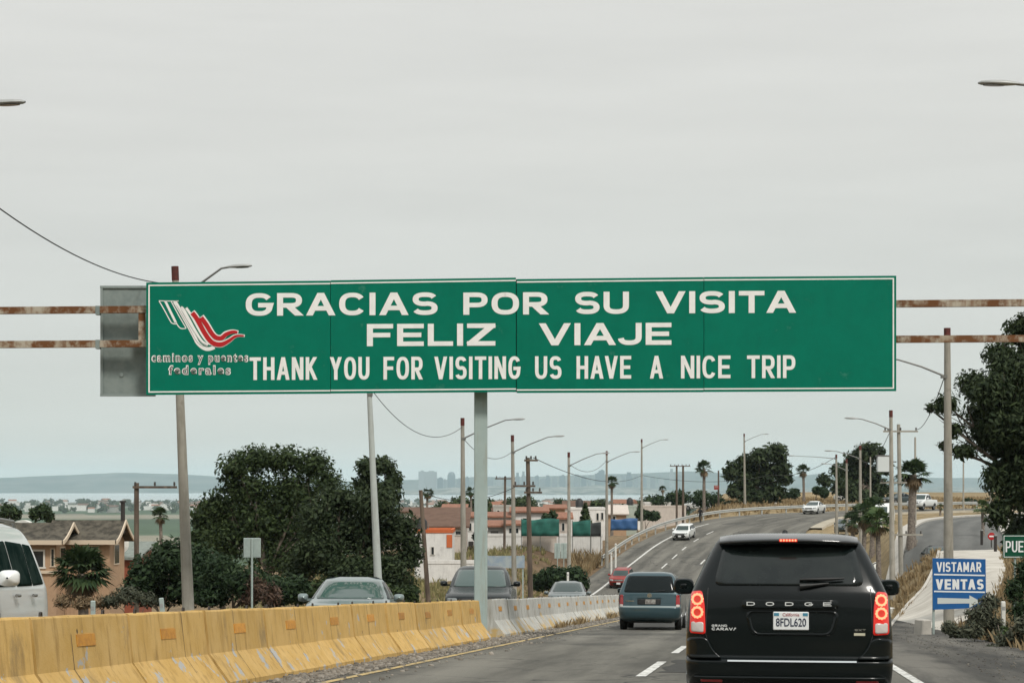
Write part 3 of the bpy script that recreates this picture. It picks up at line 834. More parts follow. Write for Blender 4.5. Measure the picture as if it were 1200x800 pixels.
    stroke(em, [(222, 94), (290, 220), (350, 322)], 8, d1)
    stroke(em, [(252, 95), (320, 210), (415, 385), (450, 450), (500, 492), (545, 500), (592, 484)], 32, d1)
    stroke(em, [(305, 148), (330, 170), (420, 335), (480, 430), (535, 468)], 24, d1)
    stroke(em, [(350, 150), (400, 225), (470, 352), (520, 425), (556, 460)], 22, d2)
    stroke(em, [(400, 186), (440, 240), (505, 360), (555, 430), (600, 456), (655, 458), (715, 428), (775, 388), (850, 388)], 54, d1, taper=0.35)
    stroke(em, [(478, 224), (520, 282), (570, 365), (605, 400), (650, 405), (690, 370), (745, 352), (795, 356)], 52, d1, taper=0.5)
    stroke(em, [(402, 192), (442, 245), (508, 365), (557, 432), (602, 458), (655, 460), (715, 430), (775, 390), (842, 388)], 40, d3, 1, taper=0.30)
    stroke(em, [(478, 232), (520, 290), (570, 370), (605, 402), (650, 408), (692, 375), (745, 355), (788, 358)], 38, d3 - 0.002, 1, taper=0.55)
    for off_ in (0, 42):
        stroke(em, [(268 + off_, 130 + off_), (360 + off_ * .9, 290 + off_ * .8), (430 + off_, 420 + off_ * .3), (475 + off_, 465), (520 + off_ * .6, 478)], 2.5, d3, 2)
    emo = em.build("emblem", [m_white, m_red, m_dark], panels[0])
    sub = MB()
    def small(mb, s, x0, x1, t_, b_, off, mi, dy):
        a, c = L(x0, b_), L(x1, t_)
        add_text(mb, s, a.x, c.x, a.z, c.z, a.y + dy, mi, off, 0.004, 1.3)
    small(sub, "caminos y puentes", 177.5, 291, 413.6, 427.4, 0.05, 0, -0.003)
    small(sub, "caminos y puentes", 178.8, 289.8, 414.9, 426.2, 0.0, 1, -0.008)
    small(sub, "federales", 197.2, 270.5, 427.6, 439.2, 0.05, 0, -0.003)
    small(sub, "federales", 198.4, 269.4, 428.8, 438.2, 0.0, 1, -0.008)
    sub.build("small_lettering", [m_white, m_dark], panels[0])
    # grey back of the panel that faces the other way
    bk = MB()
    a, b_ = L(110.5, 462.8, 0.75), L(176, 331.5, 0.75)
    bk.box(((a.x + b_.x) / 2, a.y, (a.z + b_.z) / 2), (b_.x - a.x, 0.05, b_.z - a.z))
    bp = bk.build("reverse_panel", m_galv, root)
    rb = MB()
    for zz in (a.z + 0.03, b_.z - 0.03): rb.box(((a.x + b_.x) / 2, a.y - 0.045, zz), (b_.x - a.x, 0.035, 0.06))
    rb.box((a.x + 0.04, a.y - 0.045, (a.z + b_.z) / 2), (0.06, 0.034, b_.z - a.z - 0.13))
    for px_, py_ in ((161, 354), (136, 437)): 
        q = L(px_, py_, 0.75); rb.tube([(q.x, q.y - 0.05, q.z), (q.x, q.y - 0.02, q.z)], 0.05, 8)
    rb.build("panel_rim", mat("rim_metal", (0.28, 0.33, 0.32), rough=0.5, metal=0.3), bp)
    # two long beams behind the panels, and the uprights that tie them
    x0, x1 = L(-330, 0).x, L(1540, 0).x
    def zl(py0, py1, x): 
        pa, pb_ = L(0, py0), L(1200, py1); return pa.z + (x - pa.x) / (pb_.x - pa.x) * (pb_.z - pa.z)
    for py0, py1 in ((362.5, 353.5), (402.5, 395.5)):
        mb = MB(); w_ = 0.085
        za, zb = zl(py0, py1, x0), zl(py0, py1, x1)
        yb = L(0, 0).y + 0.33
        v_ = [(x0, yb - w_, za - w_), (x0, yb + w_, za - w_), (x0, yb + w_, za + w_), (x0, yb - w_, za + w_), (x1, yb - w_, zb - w_), (x1, yb + w_, zb - w_), (x1, yb + w_, zb + w_), (x1, yb - w_, zb + w_)]
        mb.add(v_, [(3, 2, 1, 0), (4, 5, 6, 7), (0, 1, 5, 4), (1, 2, 6, 5), (2, 3, 7, 6), (3, 0, 4, 7)])
        mb.build("beam", m_rust, root)
        zz = L(113, py0).z; mb2 = MB(); mb2.box((L(112, 0).x, yb, zz), (0.10, 0.21, 0.22))
        mb2.build("beam_bracket", m_galv, root)
    for px_ in (163.5, 330, 450, 680, 760, 900, 1000):
        mb = MB(); xx = L(px_, 0).x
        za, zb = zl(402.5, 395.5, xx) + 0.087, zl(362.5, 353.5, xx) - 0.087
        mb.box((xx, L(0, 0).y + 0.33, (za + zb) / 2), (0.15, 0.13, zb - za)); mb.build("tie", m_rust, root)
    # steel clips from the panels to the beams
    for px_ in (215, 340, 430, 560, 650, 780, 870, 1010):
        mb = MB(); p_ = L(px_, 0)
        mb.box((p_.x, p_.y + 0.16, zl(382, 374, p_.x)), (0.07, 0.16, 1.9)); mb.build("clip", m_galv, root)
    # the post
    px_ = MB(); pz = L(563, 345).z
    px_.box((L(563, 0).x, 0.0 + L(0, 0).y + 0.60, pz / 2 - 0.3), (0.325, 0.34, pz + 0.6))
    po = px_.build("post", m_post, root)
    bvl = po.modifiers.new("bevel", 'BEVEL'); bvl.width = 0.03; bvl.segments = 2
    cap = MB(); cap.box((L(563, 0).x, L(0, 0).y + 0.60, pz + 0.012), (0.37, 0.385, 0.03)); cap.build("post_cap", m_post, root)
    # end posts beyond both edges of the photograph carry the beams
    for xx in (x0 + 0.1, x1 - 0.1):
        zt = zl(362.5, 353.5, xx) + 0.2; zb = H(xx + base.x, base.y) - base.z - 0.3
        mb = MB(); mb.tube([(xx, L(0, 0).y + 0.60, zb), (xx, L(0, 0).y + 0.60, zt)], 0.15, 12); mb.build("end_post", m_post, root)
build_sign()

# ------------------------------------------------------------------ concrete barrier, piece by piece
m_yel = worn_paint("barrier_yellow", (0.53, 0.335, 0.10), (0.60, 0.40, 0.15), (0.40, 0.40, 0.385), 0.65, 0.668, rough=0.75, zlow=(0.25, 0.62, 0.075), scale=2.3, rnd=0.09, stain=(0.30, 0.18, 0.05), pits=3.0)
m_ywh = worn_paint("barrier_whitewash", (0.54, 0.54, 0.505), (0.44, 0.44, 0.41), (0.54, 0.38, 0.16), 0.60, 0.70, rough=0.8, zlow=(0.05, 0.5, 0.16), scale=1.6, rnd=0.10, stain=(0.26, 0.24, 0.19), pits=3.0)
m_orange = mat("orange_reflector", (0.60, 0.27, 0.02), rough=0.35, c2=(0.48, 0.20, 0.014), scale=12, objrand=0.22, spec=0.3)
m_iron = mat("dark_iron", (0.03, 0.025, 0.022), rough=0.7)
def barrier_mesh(L_):
    h = 0.95
    prof = [(-0.42, 0), (-0.42, 0.075), (-0.165, 0.42), (-0.10, h - 0.02), (-0.085, h), (0.085, h), (0.10, h - 0.02), (0.165, 0.42), (0.42, 0.075), (0.42, 0)]
    mb = MB()
    ys = np.linspace(-L_ / 2 + 0.02, L_ / 2 - 0.02, 9)
    rows = [[(x + random.uniform(-.004, .004), y, z + (random.uniform(-.006, .006) if z > 0.5 else 0)) for x, z in prof] for y in ys]
    mb.grid(rows, smooth=False)
    n_ = len(prof)
    g = random.choice((-1, 1)) * random.uniform(.15, .55); off = [(.421, .0), (.4215, .075), (.1665, .4215), (.1015, h - .019), (.086, h + .0015), (-.086, h + .0015)]
    mb.grid([[(x, g + e_, z) for x, z in off] for e_ in (-.007, .007)], 1, smooth=False)
    mb.add(rows[0], [tuple(range(n_))]); mb.add(rows[-1], [tuple(reversed(range(n_)))])
    return mb
ORD = ["first", "second", "third", "fourth", "fifth", "sixth", "seventh", "eighth", "ninth", "tenth", "eleventh", "twelfth", "thirteenth", "fourteenth", "fifteenth",
       "sixteenth", "seventeenth", "eighteenth", "nineteenth", "twentieth", "twenty-first", "twenty-second", "twenty-third", "twenty-fourth"]
def barrier(Yc, yellow, label, group):
    s = s_at(7.0, Yc)
    loc = road(s, 7.0 + random.uniform(-.02, .02), -0.01 + random.uniform(-.012, .012))
    root = empty("concrete_barrier", loc, label, "barrier", group, M=road_frame(s) @ Matrix.Rotation(random.uniform(-.006, .006), 3, 'Z'))
    barrier_mesh(2.98).build("body", [m_yel if yellow else m_ywh, m_iron], root)
    mb = MB()
    xs_ = lambda z: 0.165 + (0.10 - 0.165) * (z - 0.42) / (0.95 - 0.42)
    z0, z1, y0 = 0.645, 0.765, random.uniform(-.1, .1)
    mb.add([(xs_(z0) + .006, y0 - .29, z0), (xs_(z0) + .006, y0 + .29, z0), (xs_(z1) + .006, y0 + .29, z1), (xs_(z1) + .006, y0 - .29, z1),
            (xs_(z0) - .01, y0 - .29, z0), (xs_(z0) - .01, y0 + .29, z0), (xs_(z1) - .01, y0 + .29, z1), (xs_(z1) - .01, y0 - .29, z1)],
           [(0, 1, 2, 3), (0, 4, 5, 1), (1, 5, 6, 2), (2, 6, 7, 3), (3, 7, 4, 0)])
    mb.build("reflector", m_orange, root)
    for yy in (-0.95, 0.95):
        mb = MB(); mb.tube([(0.0, yy - 0.03, 0.93), (0.0, yy - 0.02, 0.99), (0.0, yy + 0.02, 0.99), (0.0, yy + 0.03, 0.93)], 0.012, 6)
        mb.build("lifting_loop", m_iron, root)
for k_ in range(12):
    barrier(47.6 - 2.99 * k_, True, f"yellow chipped concrete barrier piece, {ORD[k_]} from the sign post toward the viewer", "yellow concrete barrier pieces")
for k_ in range(24):
    barrier(52.9 + 2.99 * k_, False, f"whitewashed dirty concrete barrier piece, {ORD[k_]} past the sign post", "whitewashed concrete barrier pieces")

# small stones and litter at the barrier's foot: nobody could count them
def pebbles(name, n, fpos, mat_, smin, smax, label, cat):
    V_, Q = [], []
    cube = np.array([(-1, -1, -1), (1, -1, -1), (1, 1, -1), (-1, 1, -1), (-.7, -.6, 1), (.8, -.6, .8), (.6, .7, 1), (-.7, .6, .7)])
    fc = np.array([(0, 3, 2, 1), (4, 5, 6, 7), (0, 1, 5, 4), (1, 2, 6, 5), (2, 3, 7, 6), (3, 0, 4, 7)])
    for i in range(n):
        p = fpos(); s = smin * (smax / smin) ** (random.random() ** 2)
        a = random.uniform(0, 6.28); c_, s_ = math.cos(a), math.sin(a)
        q = cube * np.array([s * random.uniform(.7, 1.3), s, s * random.uniform(.4, .8)]) + rng.normal(0, s * .12, (8, 3))
        q = np.stack([q[:, 0] * c_ - q[:, 1] * s_, q[:, 0] * s_ + q[:, 1] * c_, q[:, 2]], 1) + np.array(p)
        Q.append(fc + 8 * i); V_.append(q)
    o = fast_mesh(name, np.concatenate(V_), np.concatenate(Q), mat_)
    return tag(o, label, cat, kind="stuff")
def foot():
    y = 20 * (95 / 20) ** random.random(); s = s_at(7.5, y)
    return road(s, random.uniform(7.3, 8.15) if random.random() < .85 else random.uniform(7.3, 8.9), 0.008)
pebbles("gravel", 3500, foot, mat("pebble_stone", (0.10, 0.09, 0.075), rough=1, c2=(0.30, 0.27, 0.23), island=True), 0.012, 0.05, "loose gravel and grit along the foot of the barrier", "gravel")
def shoulder_pos():
    y = 24 * (80 / 24) ** random.random(); s = s_at(18.5, y)
    return road(s, random.uniform(17.2, 19.6), 0.01)
pebbles("gravel", 1500, shoulder_pos, mat("dark_grit", (0.055, 0.052, 0.046), rough=1, c2=(0.16, 0.148, 0.125), island=True), 0.006, 0.022, "loose gravel on the broken right shoulder", "gravel")

# ------------------------------------------------------------------ poles, lamps, wires
m_cpole = worn_paint("concrete_pole", (0.30, 0.285, 0.245), (0.36, 0.34, 0.295), (0.22, 0.205, 0.175), 0.6, 0.7, rough=0.9, scale=2.0, stain=(0.20, 0.19, 0.15), rnd=0.1)
m_wpole = worn_paint("pale_pole", (0.44, 0.48, 0.455), (0.40, 0.43, 0.41), (0.25, 0.24, 0.2), 0.68, 0.75, rough=0.7, scale=2.0, stain=(0.3, 0.3, 0.27), rnd=0.05)
m_wood = mat("pole_wood", (0.075, 0.055, 0.042), rough=0.95, c2=(0.15, 0.115, 0.085), scale=4, stretch=(1, 1, 0.15), detail=6)
m_redcap = mat("red_pole_tip", (0.12, 0.022, 0.016), rough=0.8, c2=(0.06, 0.02, 0.015), scale=10)
m_arm = mat("lamp_arm_metal", (0.20, 0.20, 0.19), rough=0.5, metal=0.5)
m_lamp = mat("lamp_housing", (0.34, 0.35, 0.34), rough=0.45, metal=0.2)
m_lens = mat("lamp_lens", (0.05, 0.05, 0.05), rough=0.15)
m_wire = mat("black_cable", (0.02, 0.02, 0.02), rough=0.7)
m_ceram = mat("insulator", (0.06, 0.05, 0.045), rough=0.3)

def lamp_head(mb_mats_parent, tip, d, L_=0.75):
    """cobra head: flat tapering housing from tip along unit direction d, with a dark lens underneath"""
    d = Vector(d).normalized(); sd = d.cross(Vector((0, 0, 1))).normalized(); up = sd.cross(d)
    rows = []
    for t, w_, hh in ((0, .04, .03), (.12, .06, .045), (.35, .10, .065), (.7, .115, .06), (.92, .09, .045), (1, .03, .02)):
        c = tip + d * (L_ * t)
        rows.append([c + sd * (w_ * math.cos(a)) + up * (hh * (0.55 * math.sin(a) if math.sin(a) < 0 else math.sin(a))) for a in np.linspace(0, 2 * math.pi, 12, endpoint=False)] )
    rows = [r_ + [r_[0]] for r_ in rows]
    mb = MB(); mb.grid(rows)
    h = mb.build("lamp_head", m_lamp, mb_mats_parent)
    lb = MB()
    lens = [tip + d * (L_ * (0.62 + 0.26 * math.cos(a))) + sd * (0.085 * math.sin(a)) - up * 0.038 for a in np.linspace(0, 2 * math.pi, 14, endpoint=False)]
    lb.add(lens + [p + up * 0.03 for p in lens], [tuple(range(14))] + [(i, (i + 1) % 14, (i + 1) % 14 + 14, i + 14) for i in range(14)])
    lb.build("lens", m_lens, h)
def street_lamp(base, top, label, arm=None, r0=0.17, r1=0.10, mat_=None, cap=True, armz=-0.9, rise=0.75, head=0.75, name="street_lamp", group="street lamps along the highway", arms=None, base_px=None):
    """base/top: world points of a (possibly leaning) pole; arm: (dx, dy) plan vector of the lamp arm"""
    base = Vector(base); top = Vector(top)
    root = empty(name, base, label, "street lamp" if name == "street_lamp" else "pole", group)
    v = top - base
    mb = MB(); n_ = 6
    mb.tube([v * t for t in np.linspace(-0.02, 1, n_)], [r0 + (r1 - r0) * t for t in np.linspace(0, 1, n_)], 12)
    pole = mb.build("pole", mat_ or m_cpole, root)
    if cap:
        cb = MB(); cb.tube([v * (1 - 0.35 / v.length), v * (1 + 0.002)], [r1 + 0.012, r1 + 0.012], 12); cb.build("painted_tip", m_redcap, pole)
    for a_ in ([arm] if arm else []) + (arms or []):
        ad = Vector((a_[0], a_[1], 0)); Ln = ad.length; u = ad.normalized()
        p0 = v + Vector((0, 0, armz)) + u * r1 * 0.8
        p1 = p0 + u * (Ln * 0.86) + Vector((0, 0, rise)); p2 = p0 + u * Ln + Vector((0, 0, rise + 0.03))
        ab = MB(); ab.tube([p0, p0 + (p1 - p0) * 0.5 + Vector((0, 0, 0.04)), p1, p2], [0.035, 0.03, 0.026, 0.026], 8)
        ab.build("arm", m_arm, root)
        lamp_head(root, p2 - u * 0.05, u + Vector((0, 0, 0.04)), head)
        bb = MB(); bb.box(p0 + Vector((0, 0, -0.02)), (2.3 * r1, 2.3 * r1, 0.10)); bb.build("bracket", m_arm, root)
    return root

def gp(px, py_top, Y, lean_px=0, zb=None, base_py=None):
    x = (px - 600) * Y / F
    z = H(x, Y) if zb is None else zb
    return Vector((x, Y, z - 0.05)), P(px + lean_px, py_top, Y)

rd = Vector((1, -0.125)).normalized()                      # towards the carriageway, from the left
left_lamps = [  # px of base, px of top, py of top, distance, label, has lamp, material, cap
 (222, 205.0, 313, 54, "leaning concrete lamp post with rusty tip, behind the left end of the green sign", m_cpole, True),
 (445.5, 431.5, 432, 76.5, "pale green leaning lamp post rising out of the tree behind the sedan", m_wpole, False),
 (543.5, 542, 490, 97.5, "concrete lamp post just left of the sign post", m_cpole, True),
 (603, 600.5, 510, 117, "concrete lamp post just right of the sign post", m_cpole, True),
 (667, 666.5, 530, 149, "concrete lamp post behind the grey sign backs", m_cpole, True),
 (711, 711, 528.5, 184, "concrete lamp post by the start of the white guardrail", m_cpole, True),
 (752, 752, 514.5, 228, "concrete lamp post beside the blue fence", m_cpole, True),
 (873, 872, 508, 250, "concrete lamp post in front of the tall tree at the bend", m_cpole, True)]
tops = []
for bx, tx, ty, Y, lab, mm, cap in left_lamps:
    b_, t_ = gp(bx, ty, Y, tx - bx)
    street_lamp(b_, t_, lab, (rd * 1.38)[:] if Y < 90 else (rd * 2.3)[:], mat_=mm, cap=cap, rise=0.85 if Y > 60 else 0.9, armz=-0.95, r0=0.165, r1=0.085, head=0.68)
    tops.append(t_)
def lamp_off(px_top, py_top, Y, arm, lab):
    t_ = P(px_top, py_top, Y); b_ = Vector((t_.x, t_.y, H(t_.x, t_.y) - 0.05))
    street_lamp(b_, t_, lab, arm, rise=0.55, armz=-0.55, head=0.72)
    return t_
tL = lamp_off(-118, 126, 34, (1.38, -0.1), "near lamp whose head just enters at the left edge of the picture")
tRt = lamp_off(1330, 98, 36, (-1.95, 0.2), "near lamp whose head reaches in high at the right edge of the picture")
# right-hand row
b_, t_ = gp(1112, 385, 67, -2)
street_lamp(b_, t_, "tall concrete lamp post behind the blue sign, partly behind the leafy tree", (-rd * 1.75)[:], armz=-1.55, rise=0.55, r0=0.185, r1=0.10, head=0.72)
tR1 = t_
right = [(1046, 1044, 481, 110, "tall concrete lamp post in the dry grass right of the black minivan", (-rd * 1.7)[:]),
         (1008.5, 1008, 522, 160, "concrete lamp post behind the fan palms, with a short arm", (-rd * 2.0)[:]),
         (992.5, 992, 538, 190, "concrete lamp post left of the fan palms, shortest of three in a row", (-rd * 1.6)[:]),
         (980.5, 980, 532.5, 205, "leftmost concrete lamp post behind the minivan roof, with a long drooping arm", (-rd * 4.0)[:])]
tR = [t_]
for bx, tx, ty, Y, lab, arm in right:
    b_, t_ = gp(bx, ty, Y, tx - bx)
    street_lamp(b_, t_, lab, arm, rise=0.55 if Y < 200 else 0.25, armz=-1.0 if Y < 200 else -0.4, r0=0.17, r1=0.09)
    tR.append(t_)
for bx, ty, Y, lab in ((1020, 535, 235, "thin bare concrete pole in front of the far right tree"), (1129, 536, 240, "slim pole standing beyond the side street"), (1161, 558, 228, "slim pole behind the stop sign"),
                       (1072.5, 512, 175, "thin mast above the big shaggy palm")):
    b_, t_ = gp(bx, ty, Y)
    street_lamp(b_, t_, lab, None, name="pole", group="slim poles on the right", cap=False, r0=0.12, r1=0.08)

def utility_pole(bx, tx, ty, Y, label, cross=(), mat_=None, r0=0.15, r1=0.11, name="utility_pole"):
    b_, t_ = gp(bx, ty, Y, tx - bx)
    root = empty(name, b_, label, "utility pole", "utility poles")
    v = t_ - b_
    mb = MB(); mb.tube([v * t for t in np.linspace(-0.02, 1, 7)], [r0 + (r1 - r0) * t for t in np.linspace(0, 1, 7)], 10)
    mb.build("pole", mat_ or m_wood, root)
    for (dz, x0, x1, yaw) in cross:
        cb = MB(); c_, s_ = math.cos(yaw), math.sin(yaw)
        c = v + Vector(((x0 + x1) / 2 * c_, (x0 + x1) / 2 * s_ - r1 - 0.04, -dz))
        cb.box(c, (x1 - x0, 0.09, 0.11), rz=yaw)
        arm = cb.build("crossarm", mat_ or m_wood, root)
        for u in np.linspace(x0 + .12, x1 - .12, 3):
            ib = MB(); p = v + Vector((u * c_, u * s_ - r1 - 0.04, -dz + 0.06))
            ib.tube([p, p + Vector((0, 0, .06)), p + Vector((0, 0, .10)), p + Vector((0, 0, .18))], [.025, .06, .045, .05], 8); ib.build("insulator", m_ceram, arm)
    return t_
uT = utility_pole(622, 618.5, 536, 112, "dark leaning wooden utility pole with two crossarms before the white houses", ((0.15, -.2, .55, 0), (1.55, -.9, .45, .5), (1.9, -.2, .8, -.3)))
utility_pole(502.5, 493, 574, 120, "leaning wooden pole beside the dark tree by the white building", ())
utility_pole(160, 160, 565.5, 95, "rough wooden pole with one long crossarm to the right over the cream house", ((0.2, -.15, 1.9, 0), ), r0=0.12, r1=0.115)
utility_pole(591, 592, 558, 185, "wooden pole with crossarm between the two lamp posts", ((0.2, -.9, .9, 0),), r0=0.12, r1=0.1)
utility_pole(793, 793, 545, 262, "left one of a pair of wooden poles joined by crossarms", ((0.1, -.9, 1.3, 0),), r0=0.15, r1=.12)
utility_pole(800.5, 800.5, 545, 262, "right one of a pair of wooden poles joined by crossarms", ((0.1, -1.2, .9, 0),), r0=0.17, r1=.13)
utility_pole(842, 842, 551, 270, "wooden pole with a red board, left of the tall tree", (), r0=0.14, r1=.1)
uR = utility_pole(1056, 1053, 497, 130, "concrete utility pole with a wide crossarm beside the tall lamp post", ((0.45, -1.0, 1.2, 0), (3.7, -1.2, .5, 0), (7.0, -.6, 1.5, 0)), mat_=m_cpole, r0=0.16, r1=0.11)
bx_ = MB(); t0 = empty("transformer", P(1036, 552, 129.5), "white boxy transformer hung by the tall pole over the palms", "transformer")
bx_.box((0, 0, 0.45), (0.85, 0.5, 0.95)); bx_.build("tank", mat("white_steel", (0.62, 0.66, 0.66), rough=0.5), t0)
cb = MB(); cb.box((0, 0.05, 0.98), (0.95, 0.6, 0.08)); cb.box((0.55, 0.1, 0.6), (0.5, 0.08, 0.08)); cb.build("hanger", m_arm, t0)
rb = MB(); t0 = empty("red_board", P(839.5, 571, 269), "small red board on the wooden pole left of the tall tree", "sign")
rb.box((0, 0, 0), (0.62, 0.05, 0.55)); rb.build("board", mat("board_red", (0.30, 0.05, 0.04), rough=0.6), t0)
rb = MB(); rb.box((0, -0.028, 0.12), (0.4, 0.01, 0.08)); rb.build("stripe", mat("board_pale", (0.6, 0.5, 0.45), rough=0.6), t0)

def cable(a, b_, sag, label, r=0.012, name="cable"):
    a, b_ = Vector(a), Vector(b_)
    mb = MB(); pts = []
    for t in np.linspace(0, 1, 26):
        p = a.lerp(b_, t); p.z -= sag * 4 * t * (1 - t); pts.append(p)
    mb.tube(pts, r, 5, cap=False)
    return tag(mb.build(name, m_wire), label, "cable", "overhead cables")
cable(tL + Vector((0, 0, -0.30)), tops[0] + Vector((0, 0, -0.45)), 0.62, "cable falling from the left edge of the picture to the leaning lamp post", 0.014)
cable(tops[1] + Vector((0, 0, -0.6)), tops[2] + Vector((0, 0, -0.4)), 1.1, "cable sagging from behind the green sign to the post left of the sign post", 0.014)
cable(tops[2] + Vector((0, 0, -0.9)), tops[3] + Vector((0, 0, -0.9)), 0.7, "cable between the lamp posts on both sides of the sign post", 0.014)
cable(uT + Vector((0.3, 0, 0)), tops[6] + Vector((0, 0, -4.0)), 1.0, "cable running right from the dark leaning wooden pole", 0.022)
cable(tops[6] + Vector((0, 0, -4.0)), P(905, 556, 258), 0.8, "cable passing before the far hills to the tall tree", 0.024)
cable(uT + Vector((-0.5, 0, -1.5)), P(497, 578, 119), 0.6, "cable running left from the dark wooden pole", 0.016)
cable(P(905, 556, 258), tR[4] + Vector((0, 0, -0.2)), 0.7, "cable from the tall tree to the leftmost right-hand lamp", 0.026)
cable(tR1 + Vector((-.1, 0, -1.6)), uR + Vector((1.1, 0, -0.3)), 0.5, "cable from the crossarm up to the post behind the blue sign", 0.016)
cable(tops[4] + Vector((0, 0, -0.8)), tops[5] + Vector((0, 0, -0.8)), 0.8, "cable between the posts near the grey sign backs", 0.018)
cable(tR[2] + Vector((0, 0, -1)), tR[1] + Vector((0, 0, -1)), 0.9, "cable between the tall post and the post behind the palms", 0.016)

# ------------------------------------------------------------------ signs, markers
m_alu = mat("sign_back_aluminium", (0.42, 0.50, 0.47), rough=0.5, metal=0.25, c2=(0.36, 0.43, 0.41), scale=4)
m_stake = mat("marker_white", (0.72, 0.72, 0.68), rough=0.7, c2=(0.6, 0.6, 0.55), scale=6)
def sign_back(px, py0, py1, w_px, Y, label, panels=1, base=None):
    c = P(px, (py0 + py1) / 2, Y); w = w_px * Y / F; h = (py1 - py0) * Y / F
    zb = H(c.x, Y)
    root = empty("road_sign", (c.x, Y, zb), label, "road sign", "road signs seen from behind" )
    for k_ in range(panels):
        mb = MB(); ww = w / panels; cx = -w / 2 + ww * (k_ + .5)
        mb.box((cx, 0, c.z - zb), (ww * 0.94, 0.03, h)); o = mb.build("plate", m_alu, root)
        o.modifiers.new("bevel", 'BEVEL').width = 0.012
        pb_ = MB(); pb_.tube([(cx if panels > 1 else 0, -0.045, -0.1), (cx if panels > 1 else 0, -0.045, c.z - zb + h * 0.45)], 0.03, 8); pb_.build("post", m_alu, root)
sign_back(295.5, 630, 653, 21.5, 58, "grey square road sign seen from behind, before the dark trees")
sign_back(657, 636, 654, 15, 158, "pair of grey sign backs at the foot of a lamp post", 2)
c = P(592, 658, 121); root = empty("notice_board", (c.x, 121, H(c.x, 121)), "wide pale blue grey board on posts before the weeds", "sign")
mb = MB(); mb.box((0, 0, c.z - root.location.z), (2.3, 0.06, 0.72)); mb.build("board", mat("board_grey_blue", (0.36, 0.41, 0.42), rough=0.6, c2=(0.26, 0.33, 0.40), scale=2.5), root)
for x in (-1.05, 1.05): 
    mb = MB(); mb.box((x, 0.06, (c.z - root.location.z) / 2), (0.08, 0.06, c.z - root.location.z + 0.8)); mb.build("post", m_alu, root)

m_blue = worn_paint("sign_blue", (0.014, 0.105, 0.31), (0.016, 0.115, 0.34), (0.05, 0.13, 0.33), 0.66, 0.74, rough=0.5, scale=4, rnd=0.0, stain=(0.02, 0.09, 0.27))
m_sw = mat("sign_lettering_white", (0.80, 0.82, 0.82), rough=0.6)
def blue_sign():
    Y = 58.0; c = P(1124.3, 684, Y); zb = H(c.x, Y)
    root = empty("direction_sign", (c.x, Y, zb), "blue VISTAMAR VENTAS sign with white arrow at the roadside", "road sign")
    k_ = Y / F
    L_ = lambda px, py: ((px - 1124.3) * k_, (567 - py) * k_ - zb)
    def board(pts, name):
        mb = MB(); q = [L_(*p) for p in pts]
        mb.prism(q, 'y', 0.0, 0.04); return mb.build(name, m_blue, root)
    pb_ = board([(1093.4, 714.0), (1155.6, 711.5), (1155.0, 654.8), (1093.0, 653.6)], "board")
    ln = MB()
    for a, b_ in (((1094.5, 672.6), (1154, 673.8)), ((1094.5, 692.4), (1154, 693.4))):
        p, q = L_(*a), L_(*b_); ln.prism([(p[0], p[1] - .02), (q[0], q[1] - .02), (q[0], q[1] + .02), (p[0], p[1] + .02)], 'y', -0.004, -0.0005)
    ln.build("dividing_line", m_sw, pb_)
    def wd(s, x0, x1, t, b_, w, wx):
        a, c_ = L_(x0, b_), L_(x1, t); mb = MB(); stroke_text(mb, s, a[0], c_[0], a[1], c_[1], -0.001, w, 0, 0.34, 0.003, wx); mb.build("lettering", m_sw, pb_)
    wd("VISTAMAR", 1097.5, 1150, 658.2, 669.6, 1.9 * k_, 1.9 * k_)
    wd("VENTAS", 1096.6, 1152.6, 678.2, 690.2, 2.5 * k_, 3.0 * k_)
    ar = MB(); ar.prism([L_(*p) for p in ((1098.6, 707), (1136, 706.5), (1136, 711.6), (1149.5, 704.4), (1136, 697), (1136, 701), (1098.6, 700))], 'y', -0.005, -0.0005)
    ar.build("arrow", mat("arrow_grey", (0.58, 0.62, 0.60), rough=0.6), pb_)
    for px_ in (1094.6, 1153.8):
        mb = MB(); x = L_(px_, 0)[0]; mb.box((x, 0.075, L_(0, 655)[1] / 2 - 0.1), (0.06, 0.06, L_(0, 655)[1] + 0.2)); mb.build("post", m_alu, root)
blue_sign()
def green_sign():
    Y = 60.0; x0 = P(1175.2, 0, Y).x; k_ = Y / F; xc = P(1204, 0, Y).x; zb = H(P(1190, 0, Y).x, Y)
    root = empty("service_sign", (P(1190, 0, Y).x, Y, zb), "small green sign reading PUES at the right edge of the picture", "road sign")
    o = lambda px, py: ((px - 1190) * k_, (567 - py) * k_ - zb)
    mb = MB(); q = [o(1175.2, 653.6), o(1231, 653.2), o(1231, 626.2), o(1175.2, 626.2)]; mb.prism(q, 'y', 0, 0.03)
    b_ = mb.build("board", mat("dark_green_sign", (0.006, 0.075, 0.04), rough=0.5, spec=0.2), root)
    rim = MB(); a, c_ = o(1176.2, 652.6), o(1230, 627.2)
    for s_ in ((a[0], a[1], c_[0], a[1] + .018), (a[0], c_[1] - .018, c_[0], c_[1]), (a[0], a[1] + .019, a[0] + .018, c_[1] - .019), (c_[0] - .018, a[1] + .019, c_[0], c_[1] - .019)):
        rim.prism([(s_[0], s_[1]), (s_[2], s_[1]), (s_[2], s_[3]), (s_[0], s_[3])], 'y', -.004, -.0005)
    rim.build("border", m_sw, b_)
    a, c_ = o(1178.4, 646.6), o(1222.5, 633.4); mb = MB(); stroke_text(mb, "PUESTO", a[0], c_[0], a[1], c_[1], -.001, 1.75 * k_, 0, .4, .003); mb.build("lettering", m_sw, b_)
    mb = MB(); mb.tube([(0, 0.07, -0.1), (0, 0.07, o(0, 627)[1])], 0.035, 8); mb.build("post", m_alu, root)
green_sign()
